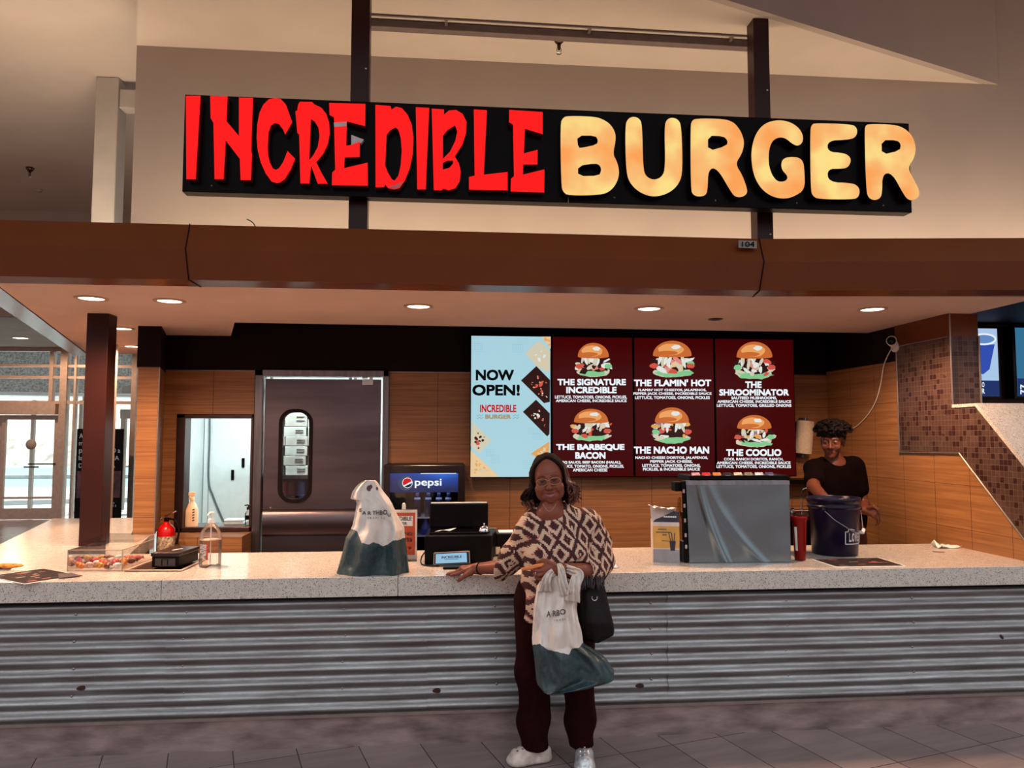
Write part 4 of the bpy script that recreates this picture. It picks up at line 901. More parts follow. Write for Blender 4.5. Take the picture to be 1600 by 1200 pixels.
# ------------------------------------------------------------------ menu screens
MY = 2.28
emit('screen_maroon', (62, 2, 4), 1.0, .25); emit('screen_white', (232, 240, 246), 1.0); emit('screen_blue', (166, 208, 220), 1.0, .25)
for nme, c_ in (('ink_black', (8, 8, 10)), ('ink_red', (190, 20, 30)), ('ink_tan', (160, 148, 116)), ('ink_grey', (96, 140, 156)), ('ink_dot', (120, 168, 196)), ('pic_bun', (196, 106, 50)), ('pic_bun2', (232, 160, 96)), ('pic_dark', (44, 20, 18)), ('pic_cream', (206, 200, 176)), ('pic_white', (224, 226, 220)), ('pic_green', (128, 196, 140)), ('pic_red', (206, 84, 70)), ('pic_pink', (222, 138, 126)), ('pic_gold', (222, 160, 84)), ('pic_purple', (150, 110, 140)), ('pic_tan', (226, 196, 150))):
    emit(nme, c_, 1.0)
PIC = ['pic_bun', 'pic_bun2', 'pic_dark', 'pic_cream', 'pic_white', 'pic_green', 'pic_red', 'pic_pink', 'pic_gold', 'pic_purple', 'pic_tan']
def P2(px, py, o): q = at(px, py, y=MY); return Vector((q.x, MY - o, q.z))
def screen(x0, x1, label, face, zlo=1.272, zhi=2.468):
    t = thing('menu_screen', ((x0 + x1) / 2, MY + .1, zlo), label, 'screen', 'portrait menu screens on the back wall')
    MB().box((x0, MY + .004, zlo), (x1, MY + .07, zhi)).build('screen_frame', 'black_gloss', t, bevel=.002)
    MB().box((x0 + .007, MY, zlo + .008), (x1 - .007, MY + .004, zhi - .008)).build('display', face, t); disp = COL.objects[-1]
    MB().box((x0 + .2, MY + .07, zlo + .4), (x1 - .2, BW, zlo + .8)).build('wall_mount', 'black_plastic', t)
    return disp
def line(m, s, b, mi=0, bold=0.02): text_on(m, s, pxbox(b[0], b[1], b[2], b[3], (0, -.0022, 0), y=MY), mi, bold)
def blob(m, cx, cy, rx, ry, mi, o, n=18, a0=0, a1=360, rag=0.0, rs=None, rot=0.0):
    pts = []
    for i in range(n):
        a = math.radians(a0 + (a1 - a0) * i / (n - (1 if a1 - a0 < 360 else 0))); k = 1 + (rs.uniform(-rag, rag) if rs else 0)
        x, y = rx * k * math.cos(a), ry * k * math.sin(a)
        pts.append(P2(cx + x * math.cos(rot) - y * math.sin(rot), cy + x * math.sin(rot) + y * math.cos(rot), o))
    m.add(pts, [tuple(range(n))[::-1]], mi)
def burger(t, x0, y0, x1, y1, seed, dark=0.5):
    rs = random.Random(seed); m = MB(); cx, cy, w, h = (x0 + x1) / 2, (y0 + y1) / 2, x1 - x0, y1 - y0
    blob(m, cx, y0 + h * .84, w * .42, h * .15, 3, .0010, rs=rs, rag=.08)
    blob(m, cx + w * .02, y0 + h * .88, w * .36, h * .11, 5, .0012, 26, rag=.2, rs=rs)
    blob(m, cx, y0 + h * .62, w * .46, h * .22, 2, .0014, 24, rag=.12, rs=rs)
    o = .0016
    for i in range(22):
        o += .00003; mi = rs.choice([4, 4, 3, 3, 2, 5, 7, 6, 2, 10] if seed % 2 else [4, 3, 2, 6, 8, 3, 4, 2, 9])
        blob(m, cx + rs.uniform(-.40, .40) * w, y0 + h * rs.uniform(.46, .86), w * rs.uniform(.04, .13), h * rs.uniform(.03, .09), mi, o, 9, rag=.3, rs=rs, rot=rs.uniform(-.8, .8))
    for i in range(7):
        o += .00003; blob(m, cx + rs.uniform(-.3, .3) * w, y0 + h * rs.uniform(.45, .62), w * .035, h * rs.uniform(.08, .2), rs.choice([4, 3]), o, 9, rag=.15, rs=rs, rot=rs.uniform(-.5, .5))
    for sx in (-1, 1): o += .00003; blob(m, cx + sx * w * .38, y0 + h * .68, w * .09, h * .07, 6 if (seed + sx) % 3 else 5, o, 12, rag=.15, rs=rs)
    blob(m, cx, y0 + h * .40, w * .40, h * .40, 0, o + .0002, 22, 180, 360); blob(m, cx, y0 + h * .40, w * .40, h * .05, 0, o + .0002, 20)
    blob(m, cx - w * .03, y0 + h * .24, w * .27, h * .16, 1, o + .0003, 20, rag=.05, rs=rs); blob(m, cx + w * .08, y0 + h * .17, w * .10, h * .06, 4, o + .0004, 12, rag=.2, rs=rs)
    blob(m, cx - w * .1, y0 + h * .33, w * .22, h * .06, 0, o + .0004, 14)
    m.build('burger_picture', PIC, t)
def lines(t, name, items, mats=('screen_white',), bold=.02):
    for s, b in items:
        m = MB(); line(m, s, b, 0, bold); m.build(name, list(mats), t)

t = screen(0.247, 0.930, 'light blue menu screen reading NOW OPEN!, leftmost of the four', 'screen_blue')
lines(t, 'headline', [('NOW', (743.4, 577.6, 803, 594.6)), ('OPEN!', (738, 601, 812.1, 618.2))], ('ink_black',), .03)
lines(t, 'red_logo_lettering', [('INCREDIBLE', (749.9, 632.4, 806.7, 644.3))], ('ink_red',), .028)
lines(t, 'tan_logo_lettering', [('BURGER', (757.9, 647.6, 798.5, 654.6))], ('ink_tan',), .045)
m = MB()
for x0 in (745, 801):
    for y0 in (649, 653): m.tube([P2(x0 + i, y0 + 1.2 * math.sin(i * 1.15), .001) for i in range(11)], .0016, 5)
m.build('wave_line', 'ink_grey', t)
m = MB()
for x0, y0, nx, ny in ((739, 528, 4, 4), (741, 537, 5, 5), (809, 529, 6, 4), (801, 538, 6, 5), (825, 669, 7, 4), (833, 677, 6, 4), (760, 703, 5, 4), (768, 711, 5, 5), (818, 720, 5, 5)):
    for i in range(nx):
        for j in range(ny): q = P2(x0 + i * 3, y0 + j * 3, .0008); m.add([q + Vector((dx * .0032, 0, dz * .0032)) for dx, dz in ((-1, 0), (0, -1), (1, 0), (0, 1))], [(0, 1, 2, 3)])
m.build('dot_pattern', 'ink_dot', t)
def diamond(t, pts, base, seed, pal, nb=16):
    rs = random.Random(seed); m = MB(); m.add([P2(*p, .001) for p in pts], [tuple(range(len(pts)))], PIC.index(base))
    cx = sum(p[0] for p in pts) / len(pts); cy = sum(p[1] for p in pts) / len(pts); o = .0011
    for i in range(nb):
        a = rs.choice(pts); b_ = rs.choice(pts); u, w = rs.uniform(0.1, .72), rs.uniform(.1, .72); o += .00002
        x = cx + (a[0] - cx) * u * .75 + (b_[0] - cx) * w * .25; y = cy + (a[1] - cy) * u * .75 + (b_[1] - cy) * w * .25
        k = max(0.6, (1 - u) * 5); blob(m, x, y, k * rs.uniform(.5, .9), k * rs.uniform(.3, .7), PIC.index(rs.choice(pal)), o, 9, rag=.3, rs=rs, rot=rs.uniform(0, 3))
    m.build('food_picture', PIC, t)
diamond(t, [(842, 532), (860, 548.5), (859.5, 579.5), (852, 580), (837.5, 572), (820.5, 551.5)], 'pic_cream', 1, ['pic_dark', 'pic_cream', 'pic_tan', 'pic_dark', 'pic_white'])
diamond(t, [(846, 526), (860.5, 526), (860.5, 545)], 'pic_tan', 2, ['pic_tan', 'pic_bun2'], 4)
diamond(t, [(838, 572), (859.5, 594), (859, 628), (850, 630), (814, 594.5)], 'pic_dark', 3, ['pic_red', 'pic_bun', 'pic_pink', 'pic_dark', 'pic_white', 'pic_bun2'], 22)
diamond(t, [(837.5, 624.5), (859, 646), (858.5, 678), (855, 682), (817, 643.5)], 'pic_dark', 4, ['pic_red', 'pic_dark', 'pic_white', 'pic_pink', 'pic_dark'], 18)
diamond(t, [(737, 658), (768, 689), (748, 708), (735.5, 696)], 'pic_cream', 5, ['pic_dark', 'pic_red', 'pic_cream', 'pic_dark', 'pic_tan'], 16)
diamond(t, [(735.5, 703), (780, 745), (735, 745)], 'pic_tan', 6, ['pic_gold', 'pic_tan', 'pic_cream', 'pic_bun2', 'pic_gold'], 20)
diamond(t, [(858, 690), (857.5, 716), (842, 716), (829, 709)], 'pic_gold', 7, ['pic_tan', 'pic_bun2', 'pic_gold', 'pic_cream'], 12)

t = screen(0.937, 1.637, 'maroon menu screen headed THE SIGNATURE INCREDIBLE, second from left', 'screen_maroon')
burger(t, 896.6, 535.8, 957.3, 589.5, 11); burger(t, 890, 638.7, 956.9, 689.5, 12)
lines(t, 'headline', [('THE SIGNATURE', (871, 592, 977.9, 602.2)), ('INCREDIBLE', (884.7, 604.4, 963.4, 614.6)), ('THE BARBEQUE', (869, 693.8, 975.7, 704.6)), ('BACON', (898.8, 706.3, 946, 717))], bold=.034)
lines(t, 'description', [('LETTUCE, TOMATOES, ONIONS, PICKLES,', (867, 618, 979.4, 623.4)), ('AMERICAN CHEESE, INCREDIBLE SAUCE', (868.5, 624, 979, 629)), ('BBQ SAUCE, BEEF BACON (HALAL),', (875, 720.2, 970.3, 725.4)), ('LETTUCE, TOMATO, ONIONS, PICKLES,', (869.8, 726.2, 974.7, 731.4)), ('AMERICAN CHEESE', (895, 732, 949, 736.8))], bold=.024)
t = screen(1.644, 2.350, 'maroon menu screen headed THE FLAMIN\' HOT, third from left', 'screen_maroon')
burger(t, 1012.5, 532.5, 1088, 590, 21); burger(t, 1016.4, 636.5, 1083, 693, 22)
lines(t, 'headline', [("THE FLAMIN' HOT", (990.4, 592.8, 1111, 603.6)), ('THE NACHO MAN', (990.4, 697.6, 1107.9, 708.9))], bold=.034)
lines(t, 'description', [("FLAMIN' HOT CHEETOS, JALAPENOS,", (996.9, 607.3, 1103.5, 612.3)), ('PEPPER JACK CHEESE, INCREDIBLE SAUCE', (989.5, 613, 1111.6, 618)), ('LETTUCE, TOMATOES, ONIONS, PICKLES', (992, 619, 1109, 624.2)),
    ('NACHO CHEESE DORITOS, JALAPENOS,', (992.4, 713, 1106, 718.2)), ('PEPPER JACK CHEESE,', (1015.8, 719, 1081.9, 724.2)), ('LETTUCE, TOMATOES, ONIONS,', (1003.4, 725, 1094.4, 730.2)), ('PICKLES, & INCREDIBLE SAUCE', (1004.5, 730.8, 1093.4, 736))], bold=.024)
t = screen(2.357, 3.070, 'maroon menu screen headed THE SHROOMINATOR, rightmost of the four', 'screen_maroon')
burger(t, 1143.6, 534, 1213.6, 593, 31); burger(t, 1144.7, 648.5, 1212, 699, 32)
lines(t, 'headline', [('THE', (1164.2, 596, 1189.8, 606.2)), ('SHROOMINATOR', (1123.7, 608.2, 1232.5, 618.2)), ('THE COOLIO', (1134.5, 701.8, 1220.6, 712.6))], bold=.034)
lines(t, 'description', [('SAUTEED MUSHROOMS,', (1142.5, 619.6, 1213.6, 624.6)), ('AMERICAN CHEESE, INCREDIBLE SAUCE', (1120.9, 625.3, 1236, 630.2)), ('LETTUCE, TOMATOES, GRILLED ONIONS', (1119.8, 631.2, 1236.4, 636.4)),
    ('COOL RANCH DORITOS, RANCH,', (1131, 715.2, 1223.8, 720)), ('AMERICAN CHEESE, INCREDIBLE SAUCE', (1119.8, 721, 1235, 725.9)), ('LETTUCE, TOMATOES, ONIONS, PICKLES', (1119.4, 726.6, 1235.7, 732))], bold=.024)

# neighbour's screens
emit('nb_blue', (108, 150, 214), .8, .25); emit('nb_pale', (176, 206, 240), .9); emit('nb_navy', (34, 62, 128), .6); emit('nb_cup', (52, 86, 190), .8); emit('nb_teal', (60, 130, 170), .7)
t = thing('menu_screen', (4.9, 2.3, 1.95), 'neighbouring stall screen with a tall iced drink cup, just right of the tiled column', 'screen')
Y2 = 2.30
def P3(px, py, o): q = at(px, py, y=Y2); return Vector((q.x, Y2 - o, q.z))
a, b_ = at(1518, 513, y=Y2), at(1562, 619, y=Y2)
xa, xb, za, zb = 4.72, b_.x, b_.z, a.z
MB().box((xa - .02, Y2 + .004, za - .02), (xb + .02, 2.42, zb + .02)).build('screen_frame', 'black_gloss', t)
MB().box((xa, Y2, za), (xb, Y2 + .004, zb)).build('display', 'nb_pale', t)
MB().box((xa, Y2 - .001, za), (xb, Y2, za + .14)).build('caption_band', 'nb_navy', t)
m = MB()
m.add([P3(*p, .0015) for p in ((1519, 540), (1554, 538), (1546, 577), (1536, 585), (1522, 580))], [(0, 1, 2, 3, 4)], 0)
pts = [P3(1537 + 18 * math.cos(k * .3), 526 + 8 * math.sin(k * .3) + 4, .0018) for k in range(21)]; m.tube(pts, .008, 6, 1, closed=True)
m.add([P3(1537 + 17 * math.cos(k * .3), 530 + 8 * math.sin(k * .3), .0016) for k in range(21)], [tuple(range(21))], 2)
m.build('drink_picture', ['nb_cup', 'screen_white', 'nb_blue'], t)
m = MB(); text_on(m, 'O', pxbox(1534, 597, 1538, 605, (0, -.002, 0), y=Y2), 0, .02); text_on(m, 'R', pxbox(1534, 607, 1538.5, 615, (0, -.002, 0), y=Y2), 0, .02); m.build('caption', 'screen_white', t)
t = thing('menu_screen', (5.45, 2.3, 1.95), 'neighbouring stall teal screen cut off by the right edge of the view', 'screen')
a, b_ = at(1591, 512, y=Y2), at(1582, 619, y=Y2)
MB().box((a.x - .06, Y2 + .004, b_.z - .02), (a.x + .45, 2.42, a.z + .02)).build('screen_frame', 'black_gloss', t)
MB().box((a.x - .03, Y2, b_.z), (a.x + .43, Y2 + .004, a.z)).build('display', 'nb_teal', t); MB().box((a.x - .03, Y2 - .001, b_.z), (a.x + .43, Y2, b_.z + .16)).build('caption_band', 'nb_navy', t)
m = MB(); text_on(m, 'M', pxbox(1594, 601, 1603, 608, (0, -.002, 0), y=Y2), 0, .02); text_on(m, 'M', pxbox(1594, 609, 1603, 616, (0, -.002, 0), y=Y2), 0, .02); m.build('caption', 'screen_white', t)
MB().ell((a.x + .18, Y2 - .002, (a.z + b_.z) / 2 + .05), (.12, .004, .2)).build('drink_picture', 'nb_pale', t)

# ------------------------------------------------------------------ drinks cooler
CY = 1.90
t = thing('drinks_cooler', (-0.12, 2.15, 0), 'black upright drinks cooler with lit blue header, left of the till', 'fridge')
cx0, cx1, cz = -0.435, 0.195, 1.392
m = MB(); m.box((cx0, CY + .03, 0), (cx0 + .05, BW - .01, cz)).box((cx1 - .05, CY + .03, 0), (cx1, BW - .01, cz)).box((cx0 + .05, BW - .05, 0), (cx1 - .05, BW - .01, cz)).box((cx0 + .05, CY + .03, cz - .06), (cx1 - .05, BW - .05, cz)).box((cx0 + .05, CY + .03, 0), (cx1 - .05, BW - .05, .12))
m.build('cabinet', 'black_plastic', t)
gl = at(611, 741, y=CY); gr = at(717, 741, y=CY); g2 = at(717, 769, y=CY)
m = MB(); m.box((cx0, CY, 0.05), (cx0 + .05, CY + .03, cz)).box((cx1 - .055, CY, .05), (cx1, CY + .03, cz)).box((cx0 + .05, CY, gl.z + .008), (cx1 - .055, CY + .03, cz)).box((cx0 + .05, CY, .05), (cx1 - .055, CY + .03, .16)); m.build('door_frame', mat('cooler_black', (16, 7, 8), .2), t, bevel=.003)
MB().box((cx0 + .05, CY + .012, .16), (cx1 - .055, CY + .017, g2.z)).build('door_glass', glass('fridge_glass', (225, 228, 240), .03), t)
# header panel: lit blue
m, nt, b = special('header_blue'); v, x, y, z = nt.pos()
b.inputs['Base Color'].default_value = (.01, .02, .08, 1)
d_ = nt.math('ADD', nt.math('MULTIPLY', nt.math('ADD', z, -gl.z), 7.0), 1.0); dx_ = nt.math('ADD', 0.95, nt.math('MULTIPLY', nt.math('ABSOLUTE', nt.math('ADD', x, -0.02)), -1.6))
nt.link(nt.ramp(nt.math('MULTIPLY', d_, dx_), [(0.15, lin((16, 20, 56))), (0.6, lin((22, 62, 150))), (0.95, lin((40, 110, 220)))]), b.inputs['Emission Color']); b.inputs['Emission Strength'].default_value = 0.9; b.inputs['Roughness'].default_value = .2
MB().box((cx0 + .05, CY + .004, g2.z), (cx1 - .055, CY + .02, gl.z + .008)).build('header_panel', 'header_blue', t); hp_ = COL.objects[-1]
MB().box((-0.15, CY + .001, gl.z + .002), (cx1 - .07, CY + .004, gl.z + .007)).build('header_glow', 'screen_white', hp_)
m = MB(); text_on(m, 'pepsi', pxbox(648, 748, 690, 762.5, (0, -.0005, 0), y=CY + .004), 0, .012); m.build('header_lettering', 'screen_white', hp_)
def disc(m, px, py, r, mi, o, a0=0, a1=360, n=28, cut=None):
    c = at(px, py, y=CY); pts = [Vector((c.x + r * math.cos(math.radians(a0 + (a1 - a0) * i / n)), CY + .004 - o, c.z + r * math.sin(math.radians(a0 + (a1 - a0) * i / n)))) for i in range(n + 1)]
    m.add(pts, [tuple(range(n + 1))], mi)
m = MB(); disc(m, 634, 755, .058, 3, .0005); disc(m, 636.5, 754.5, .040, 0, .001)
disc(m, 636.5, 754.5, .036, 1, .0015, 20, 215); disc(m, 636.5, 754.5, .036, 2, .0016, 230, 360)
m.build('round_emblem', ['screen_white', emit('emblem_red', (206, 24, 34), .9), emit('emblem_navy', (20, 26, 60), .8), emit('emblem_rim', (70, 84, 110), .7)], hp_)
ld = bpy.data.lights.new('cooler_tube', 'AREA'); ld.shape = 'RECTANGLE'; ld.size = .45; ld.size_y = .05; ld.energy = 0.35; ld.color = (.7, .8, 1)
lo = bpy.data.objects.new('cooler_lamp', ld); COL.objects.link(lo); lo.parent = t; lo.location = (0, -.15, 1.2)
sh1, sh2 = at(660, 808, y=CY + .1).z, at(655, 836, y=CY + .1).z
m = MB()
for z in (sh1, sh2, .45): m.box((cx0 + .052, CY + .06, z - .008), (cx1 - .058, BW - .06, z))
m.build('wire_shelf', mat('shelf_white', (206, 206, 212), .4), t)
for k_, (px, lab) in enumerate(((652, 'far left'), (669, 'second from left'), (685.5, 'third from left'), (700.5, 'far right'))):
    q = at(px, 800, y=CY + .12)
    t = thing('drink_bottle', (q.x, CY + .12, sh1), f'dark bottle with pale cap band on the upper cooler shelf, {lab}', 'bottle', 'bottles in the drinks cooler')
    topz = at(px, 770, y=CY + .12).z - sh1; k = topz
    MB().lathe([(.001, 0), (.026, 0), (.029, .01), (.029, k * .62), (.026, k * .72), (.020, k * .80), (.019, k * .86)], (q.x, CY + .12, sh1 + .001), n=20).build('bottle_body', mat('blue_bottle', (26, 26, 66), .15, 0, .1), t)
    MB().lathe([(.0265, k * .70), (.024, k * .765), (.021, k * .81)], (q.x, CY + .12, sh1 + .001), n=20).build('neck_band', mat('band_white', (200, 205, 225), .4), t)
    MB().lathe([(.013, k * .86), (.014, k * .88), (.014, k), (.001, k)], (q.x, CY + .12, sh1 + .001), n=16).build('cap', mat('cap_blue', (60, 66, 100), .4), t)
for px, lab in ((665, 'left'), (683, 'right')):
    q = at(px, 830, y=CY + .12); t = thing('drink_bottle', (q.x, CY + .12, sh2), f'blue bottle on the lower cooler shelf, {lab} one beside the till screen', 'bottle', 'bottles in the drinks cooler')
    MB().lathe([(.001, 0), (.036, 0), (.038, .02), (.036, .06), (.02, .095), (.016, .12)], (q.x, CY + .12, sh2 + .001), n=20).build('bottle_body', mat('water_blue', (60, 74, 150), .12), t); MB().lathe([(.017, .115), (.017, .132), (.001, .132)], (q.x, CY + .12, sh2 + .001), n=16).build('cap', 'cap_blue', t)

# ------------------------------------------------------------------ poster stand, till, bell, tablet
t = thing('poster_stand', (-0.15, 0.52, HC), 'orange notice in a clear stand, half hidden behind the carrier bag on the counter', 'notice')
PY = 0.52
a, b_ = at(600, 876, y=PY), at(652, 796.5, y=PY); zl = HC + .012
MB().box((a.x, PY, zl), (b_.x, PY + .006, b_.z)).build('notice_frame', mat('frame_white', (216, 200, 190), .4), t)
MB().box((a.x, PY - .04, HC), (b_.x, PY + .05, HC + .012)).build('stand_foot', 'acrylic', t)
MB().box((a.x + .012, PY - .001, zl + .02), (b_.x - .012, PY, b_.z - .016)).build('notice_sheet', mat('notice_orange', (190, 74, 36), .6), t); ns_ = COL.objects[-1]
c_, d_ = at(612, 822, y=PY), at(645, 806, y=PY); MB().box((c_.x, PY - .002, c_.z), (d_.x, PY - .001, d_.z)).build('logo_panel', 'white_paper', ns_)
for s, bx in (('INCREDIBLE', (603, 807, 643, 813.5)), ('BURGER', (612, 815.5, 636, 820)), ('ING:', (630.5, 831, 645.5, 837)), ('935', (630, 840, 644, 846.5)), ('ly', (638, 854, 643, 858))):
    m = MB(); text_on(m, s, pxbox(*bx, (0, -.003, 0), y=PY), 0, .02); m.build('lettering', mat('ink', (40, 10, 6), .7, spec=.1), ns_)
MB().obox(at(631, 792, y=PY) + Vector((0, .003, 0)), (.022, .014, .03)).lathe([(.001, 0), (.007, 0), (.007, .012), (.001, .012)], at(631, 789, y=PY), n=10).build('clip', 'white_plastic', t)

t = thing('till_printer', (0.10, 0.45, HC), 'black till base with small customer display on the counter', 'till')
tb = [Vector((-.085, .34, 0)), Vector((.300, .34, 0)), Vector((.345, .70, 0)), Vector((-.07, .70, 0))]
MB().hull([p + Vector((0, 0, HC)) for p in tb], [p + Vector((0, 0, HC + .165)) for p in tb]).build('till_body', 'black_plastic', t, bevel=.006)
MB().box((-.06, .40, HC + .165), (.28, .66, HC + .178)).build('till_top', 'black_gloss', t, bevel=.004)
# display block at the front
dp = [at(677, 883, y=.27), at(735, 880.5, y=.27), at(734, 861, y=.30), at(677.5, 864, y=.30)]
MB().hull(dp, [p + Vector((0, .025, 0)) for p in dp]).build('customer_display', mat('bezel', (126, 110, 104), .35), t, bevel=.003); cd_ = COL.objects[-1]
def dl(u, v, o=.001): return dp[0] * (1 - u) * (1 - v) + dp[1] * u * (1 - v) + dp[2] * u * v + dp[3] * (1 - u) * v + Vector((0, -o, 0))
MB().add([dl(.03, .06), dl(.97, .06), dl(.97, .96), dl(.03, .96)], [(0, 1, 2, 3)]).add([dl(.06, .12, .0015), dl(.91, .12, .0015), dl(.91, .9, .0015), dl(.06, .9, .0015)], [(0, 1, 2, 3)], 1).build('display_screen', ['black_gloss', emit('display_blue', (150, 196, 226), .85)], cd_)
m = MB(); text_on(m, 'INCREDIBLE', lambda u, v: dl(.22 + .55 * u, .5 + .2 * v, .002), 0, .02); m.add([dl(.3, .40, .002), dl(.68, .40, .002), dl(.68, .43, .002), dl(.3, .43, .002)], [(0, 1, 2, 3)]); m.build('display_lettering', 'ink_black', cd_)
MB().box((.02, .18, HC), (.20, .335, HC + .014)).build('display_foot', 'black_plastic', t, bevel=.004)
MB().tube(bez([(-.08, .5, HC + .06), (-.105, .42, HC + .03), (-.10, .33, HC + .008), (-.05, .28, HC + .006), (.0, .27, HC + .006)]), .004, 6).build('cable', 'black_rubber', t)
t = thing('till_screen', (0.14, 0.66, HC + .18), 'back of the black till monitor standing on the till base', 'monitor')
TY = .60
a, b_ = at(671, 838, y=TY), at(763, 786, y=TY)
MB().box((a.x, TY, HC + .179), (b_.x, TY + .03, b_.z)).build('monitor_back', 'black_plastic', t, bevel=.008)
MB().box((a.x + .008, TY + .004, b_.z - .001), (b_.x - .008, TY + .03, b_.z + .005)).build('monitor_edge', 'white_plastic', t)
MB().box((.07, TY + .03, HC + .178), (.20, TY + .09, HC + .22)).build('monitor_stand', 'black_plastic', t)
t = thing('receipt', (0.06, 0.42, HC + .178), 'crumpled slip of paper on top of the till base', 'paper')
zt = HC + .18
MB().grid([[(-.03, .41, zt), (.0, .45, zt + .004)], [(.02, .42, zt + .008), (.04, .47, zt + .003)], [(.06, .43, zt + .002), (.10, .49, zt + .012)]], sm=False).build('paper_slip', 'white_paper', t)
t = thing('counter_bell', (0.275, 0.47, HC + .165), 'chrome service bell on the right end of the till base', 'bell')
q = Vector((.262, .46, HC + .1655)); MB().lathe([(.036, 0), (.036, .006), (.032, .008)], q, n=24).build('bell_base', 'black_plastic', t); MB().lathe([(.034, .010), (.033, .02), (.026, .034), (.012, .041), (.001, .042)], q, n=24).build('dome', 'chrome', t); MB().lathe([(.004, .042), (.004, .05), (.007, .052), (.005, .056), (.001, .057)], q, n=12).build('button', 'chrome', t)
t = thing('tablet', (0.34, 0.66, HC + .165), 'pale lit tablet leaning behind the service bell', 'tablet')
a, b_ = at(752, 851, y=.66), at(774, 836, y=.66); MB().hull([Vector((a.x, .66, HC + .168)), Vector((b_.x + .01, .66, HC + .168)), Vector((b_.x + .01, .67, HC + .168)), Vector((a.x, .67, HC + .168))], [Vector((a.x - .06, .74, b_.z + .02)), Vector((b_.x, .74, b_.z + .02)), Vector((b_.x, .75, b_.z + .02)), Vector((a.x - .06, .75, b_.z + .02))]).build('tablet_body', 'white_plastic', t)
t = thing('card_box', (0.42, 0.62, HC), 'black box with a cream card, between the till and the woman', 'box')
a, b_ = at(776, 870, y=.62), at(815, 834, y=.62); MB().box((a.x, .62, HC), (b_.x + .1, .80, b_.z)).build('box_body', 'black_plastic', t, bevel=.004)
c_, d_ = at(775, 866, y=.615), at(781.5, 854.5, y=.615); MB().box((c_.x, .612, c_.z), (d_.x, .62, d_.z)).build('card', mat('cream_card', (236, 206, 176), .6), t); MB().box((a.x + .02, .66, b_.z), (b_.x + .06, .78, b_.z + .006)).build('paper_top', 'white_paper', t)

# ------------------------------------------------------------------ straw box, dispenser, cup, bucket, napkins
t = thing('straw_box', (1.33, 0.36, HC), 'open cardboard straw box with yellow front, left of the steel dispenser', 'box')
f0, f1 = Vector((1.246, .318, HC)), Vector((1.392, .276, HC)); bk = Vector((-.06, .16, 0)) * .0 + Vector((.0, .17, 0)); bk = Vector((.034, .17, 0))
H = .235
loop = [f0, f1, f1 + bk, f0 + bk]
MB().hull(loop, [p + Vector((0, 0, H)) for p in loop]).build('carton', mat('carton_white', (206, 194, 190), .7), t)
nrm = (f1 - f0).cross(Vector((0, 0, 1))).normalized()
def fr(u, z, o=.001): return f0.lerp(f1, u) + Vector((0, 0, z * H)) + nrm * o
m = MB(); m.add([fr(0, .36), fr(1, .36), fr(1, .90), fr(0, .90)], [(0, 1, 2, 3)], 0); m.add([fr(0, .0), fr(1, .0), fr(1, .33), fr(0, .33)], [(0, 1, 2, 3)], 1); m.build('front_print', [mat('straw_yellow', (206, 156, 78), .6), mat('straw_grey', (150, 148, 154), .6)], t)
mp = [Vector((0, 0, H))] ; nv = [fr(-.0, 1.0, .001), fr(1, 1.0, .001), fr(1, 1.24, -.03), fr(.8, 1.26, -.03), fr(.6, 1.2, -.025), fr(.35, 1.12, -.016), fr(.1, 1.06, -.006)]
MB().add(nv + [p - nrm * .004 for p in nv], [tuple(range(7)), tuple(range(7, 14))[::-1]] + [(i, (i + 1) % 7, 7 + (i + 1) % 7, 7 + i) for i in range(7)]).build('torn_flap', mat('flap_navy', (34, 24, 44), .5), t)
m = MB()
for k_ in range(7): m.add([fr(.42 + .07 * k_ + a_, 1.11 + b_2, -.0075 - .02 * b_2) for a_, b_2 in ((0, 0), (.05, 0), (.05, .04), (0, .04))], [(0, 1, 2, 3)])
m.build('flap_lettering', 'white_paper', t)
P = [f0 + bk, f1 + bk, f1 + bk * .8 + Vector((0, 0, H * .26)), f0 + bk * .8 + Vector((0, 0, H * .30))]
rs = random.Random(2); m = MB(); top = []
for i in range(17): u = i / 16; top.append(f0.lerp(f1, u * .98) + bk * .35 + Vector((-.012, 0, H * (1.36 - .06 * u) + rs.uniform(-.006, .008))))
bot = [f0.lerp(f1, i / 16 * .98) + bk * .3 + Vector((-.004, 0, H * .98)) for i in range(17)]
m.grid([bot, top], sm=False); m.grid([[p - bk * .3 for p in top][::-1], [p + Vector((-.006, .02, 0)) for p in top][::-1]], sm=False); ob = m.build('raised_flap', 'carton_white', t); md = ob.modifiers.new('s', 'SOLIDIFY'); md.thickness = .003
m = MB()
for u0, z0, w_, h_, n_ in ((.2, .81, .04, .025, 7), (.12, .735, .035, .028, 14), (.36, .67, .035, .03, 4)):
    for k_ in range(n_): m.add([fr(u0 + k_ * (w_ + .006) + a_ * w_, z0 + b_2 * h_, .002) for a_, b_2 in ((0, 0), (1, 0), (1, 1), (0, 1))], [(0, 1, 2, 3)])
m.build('front_lettering', 'ink', t)
m = MB(); m.hull([fr(.66, .30, .002), fr(.82, .30, .002), fr(.82, .30, .0012), fr(.66, .30, .0012)], [fr(.62, .54, .002), fr(.86, .54, .002), fr(.86, .54, .0012), fr(.62, .54, .0012)])
for u in (.67, .73, .79): m.tube([fr(u, .54, .002), fr(u + (u - .73) * .9 - .02, .74, .002)], .002, 5)
m.tube([fr(.34, .545, .002), fr(.6, .535, .002)], .0015, 5); m.build('cup_picture', mat('navy_print', (38, 30, 56), .5), t)

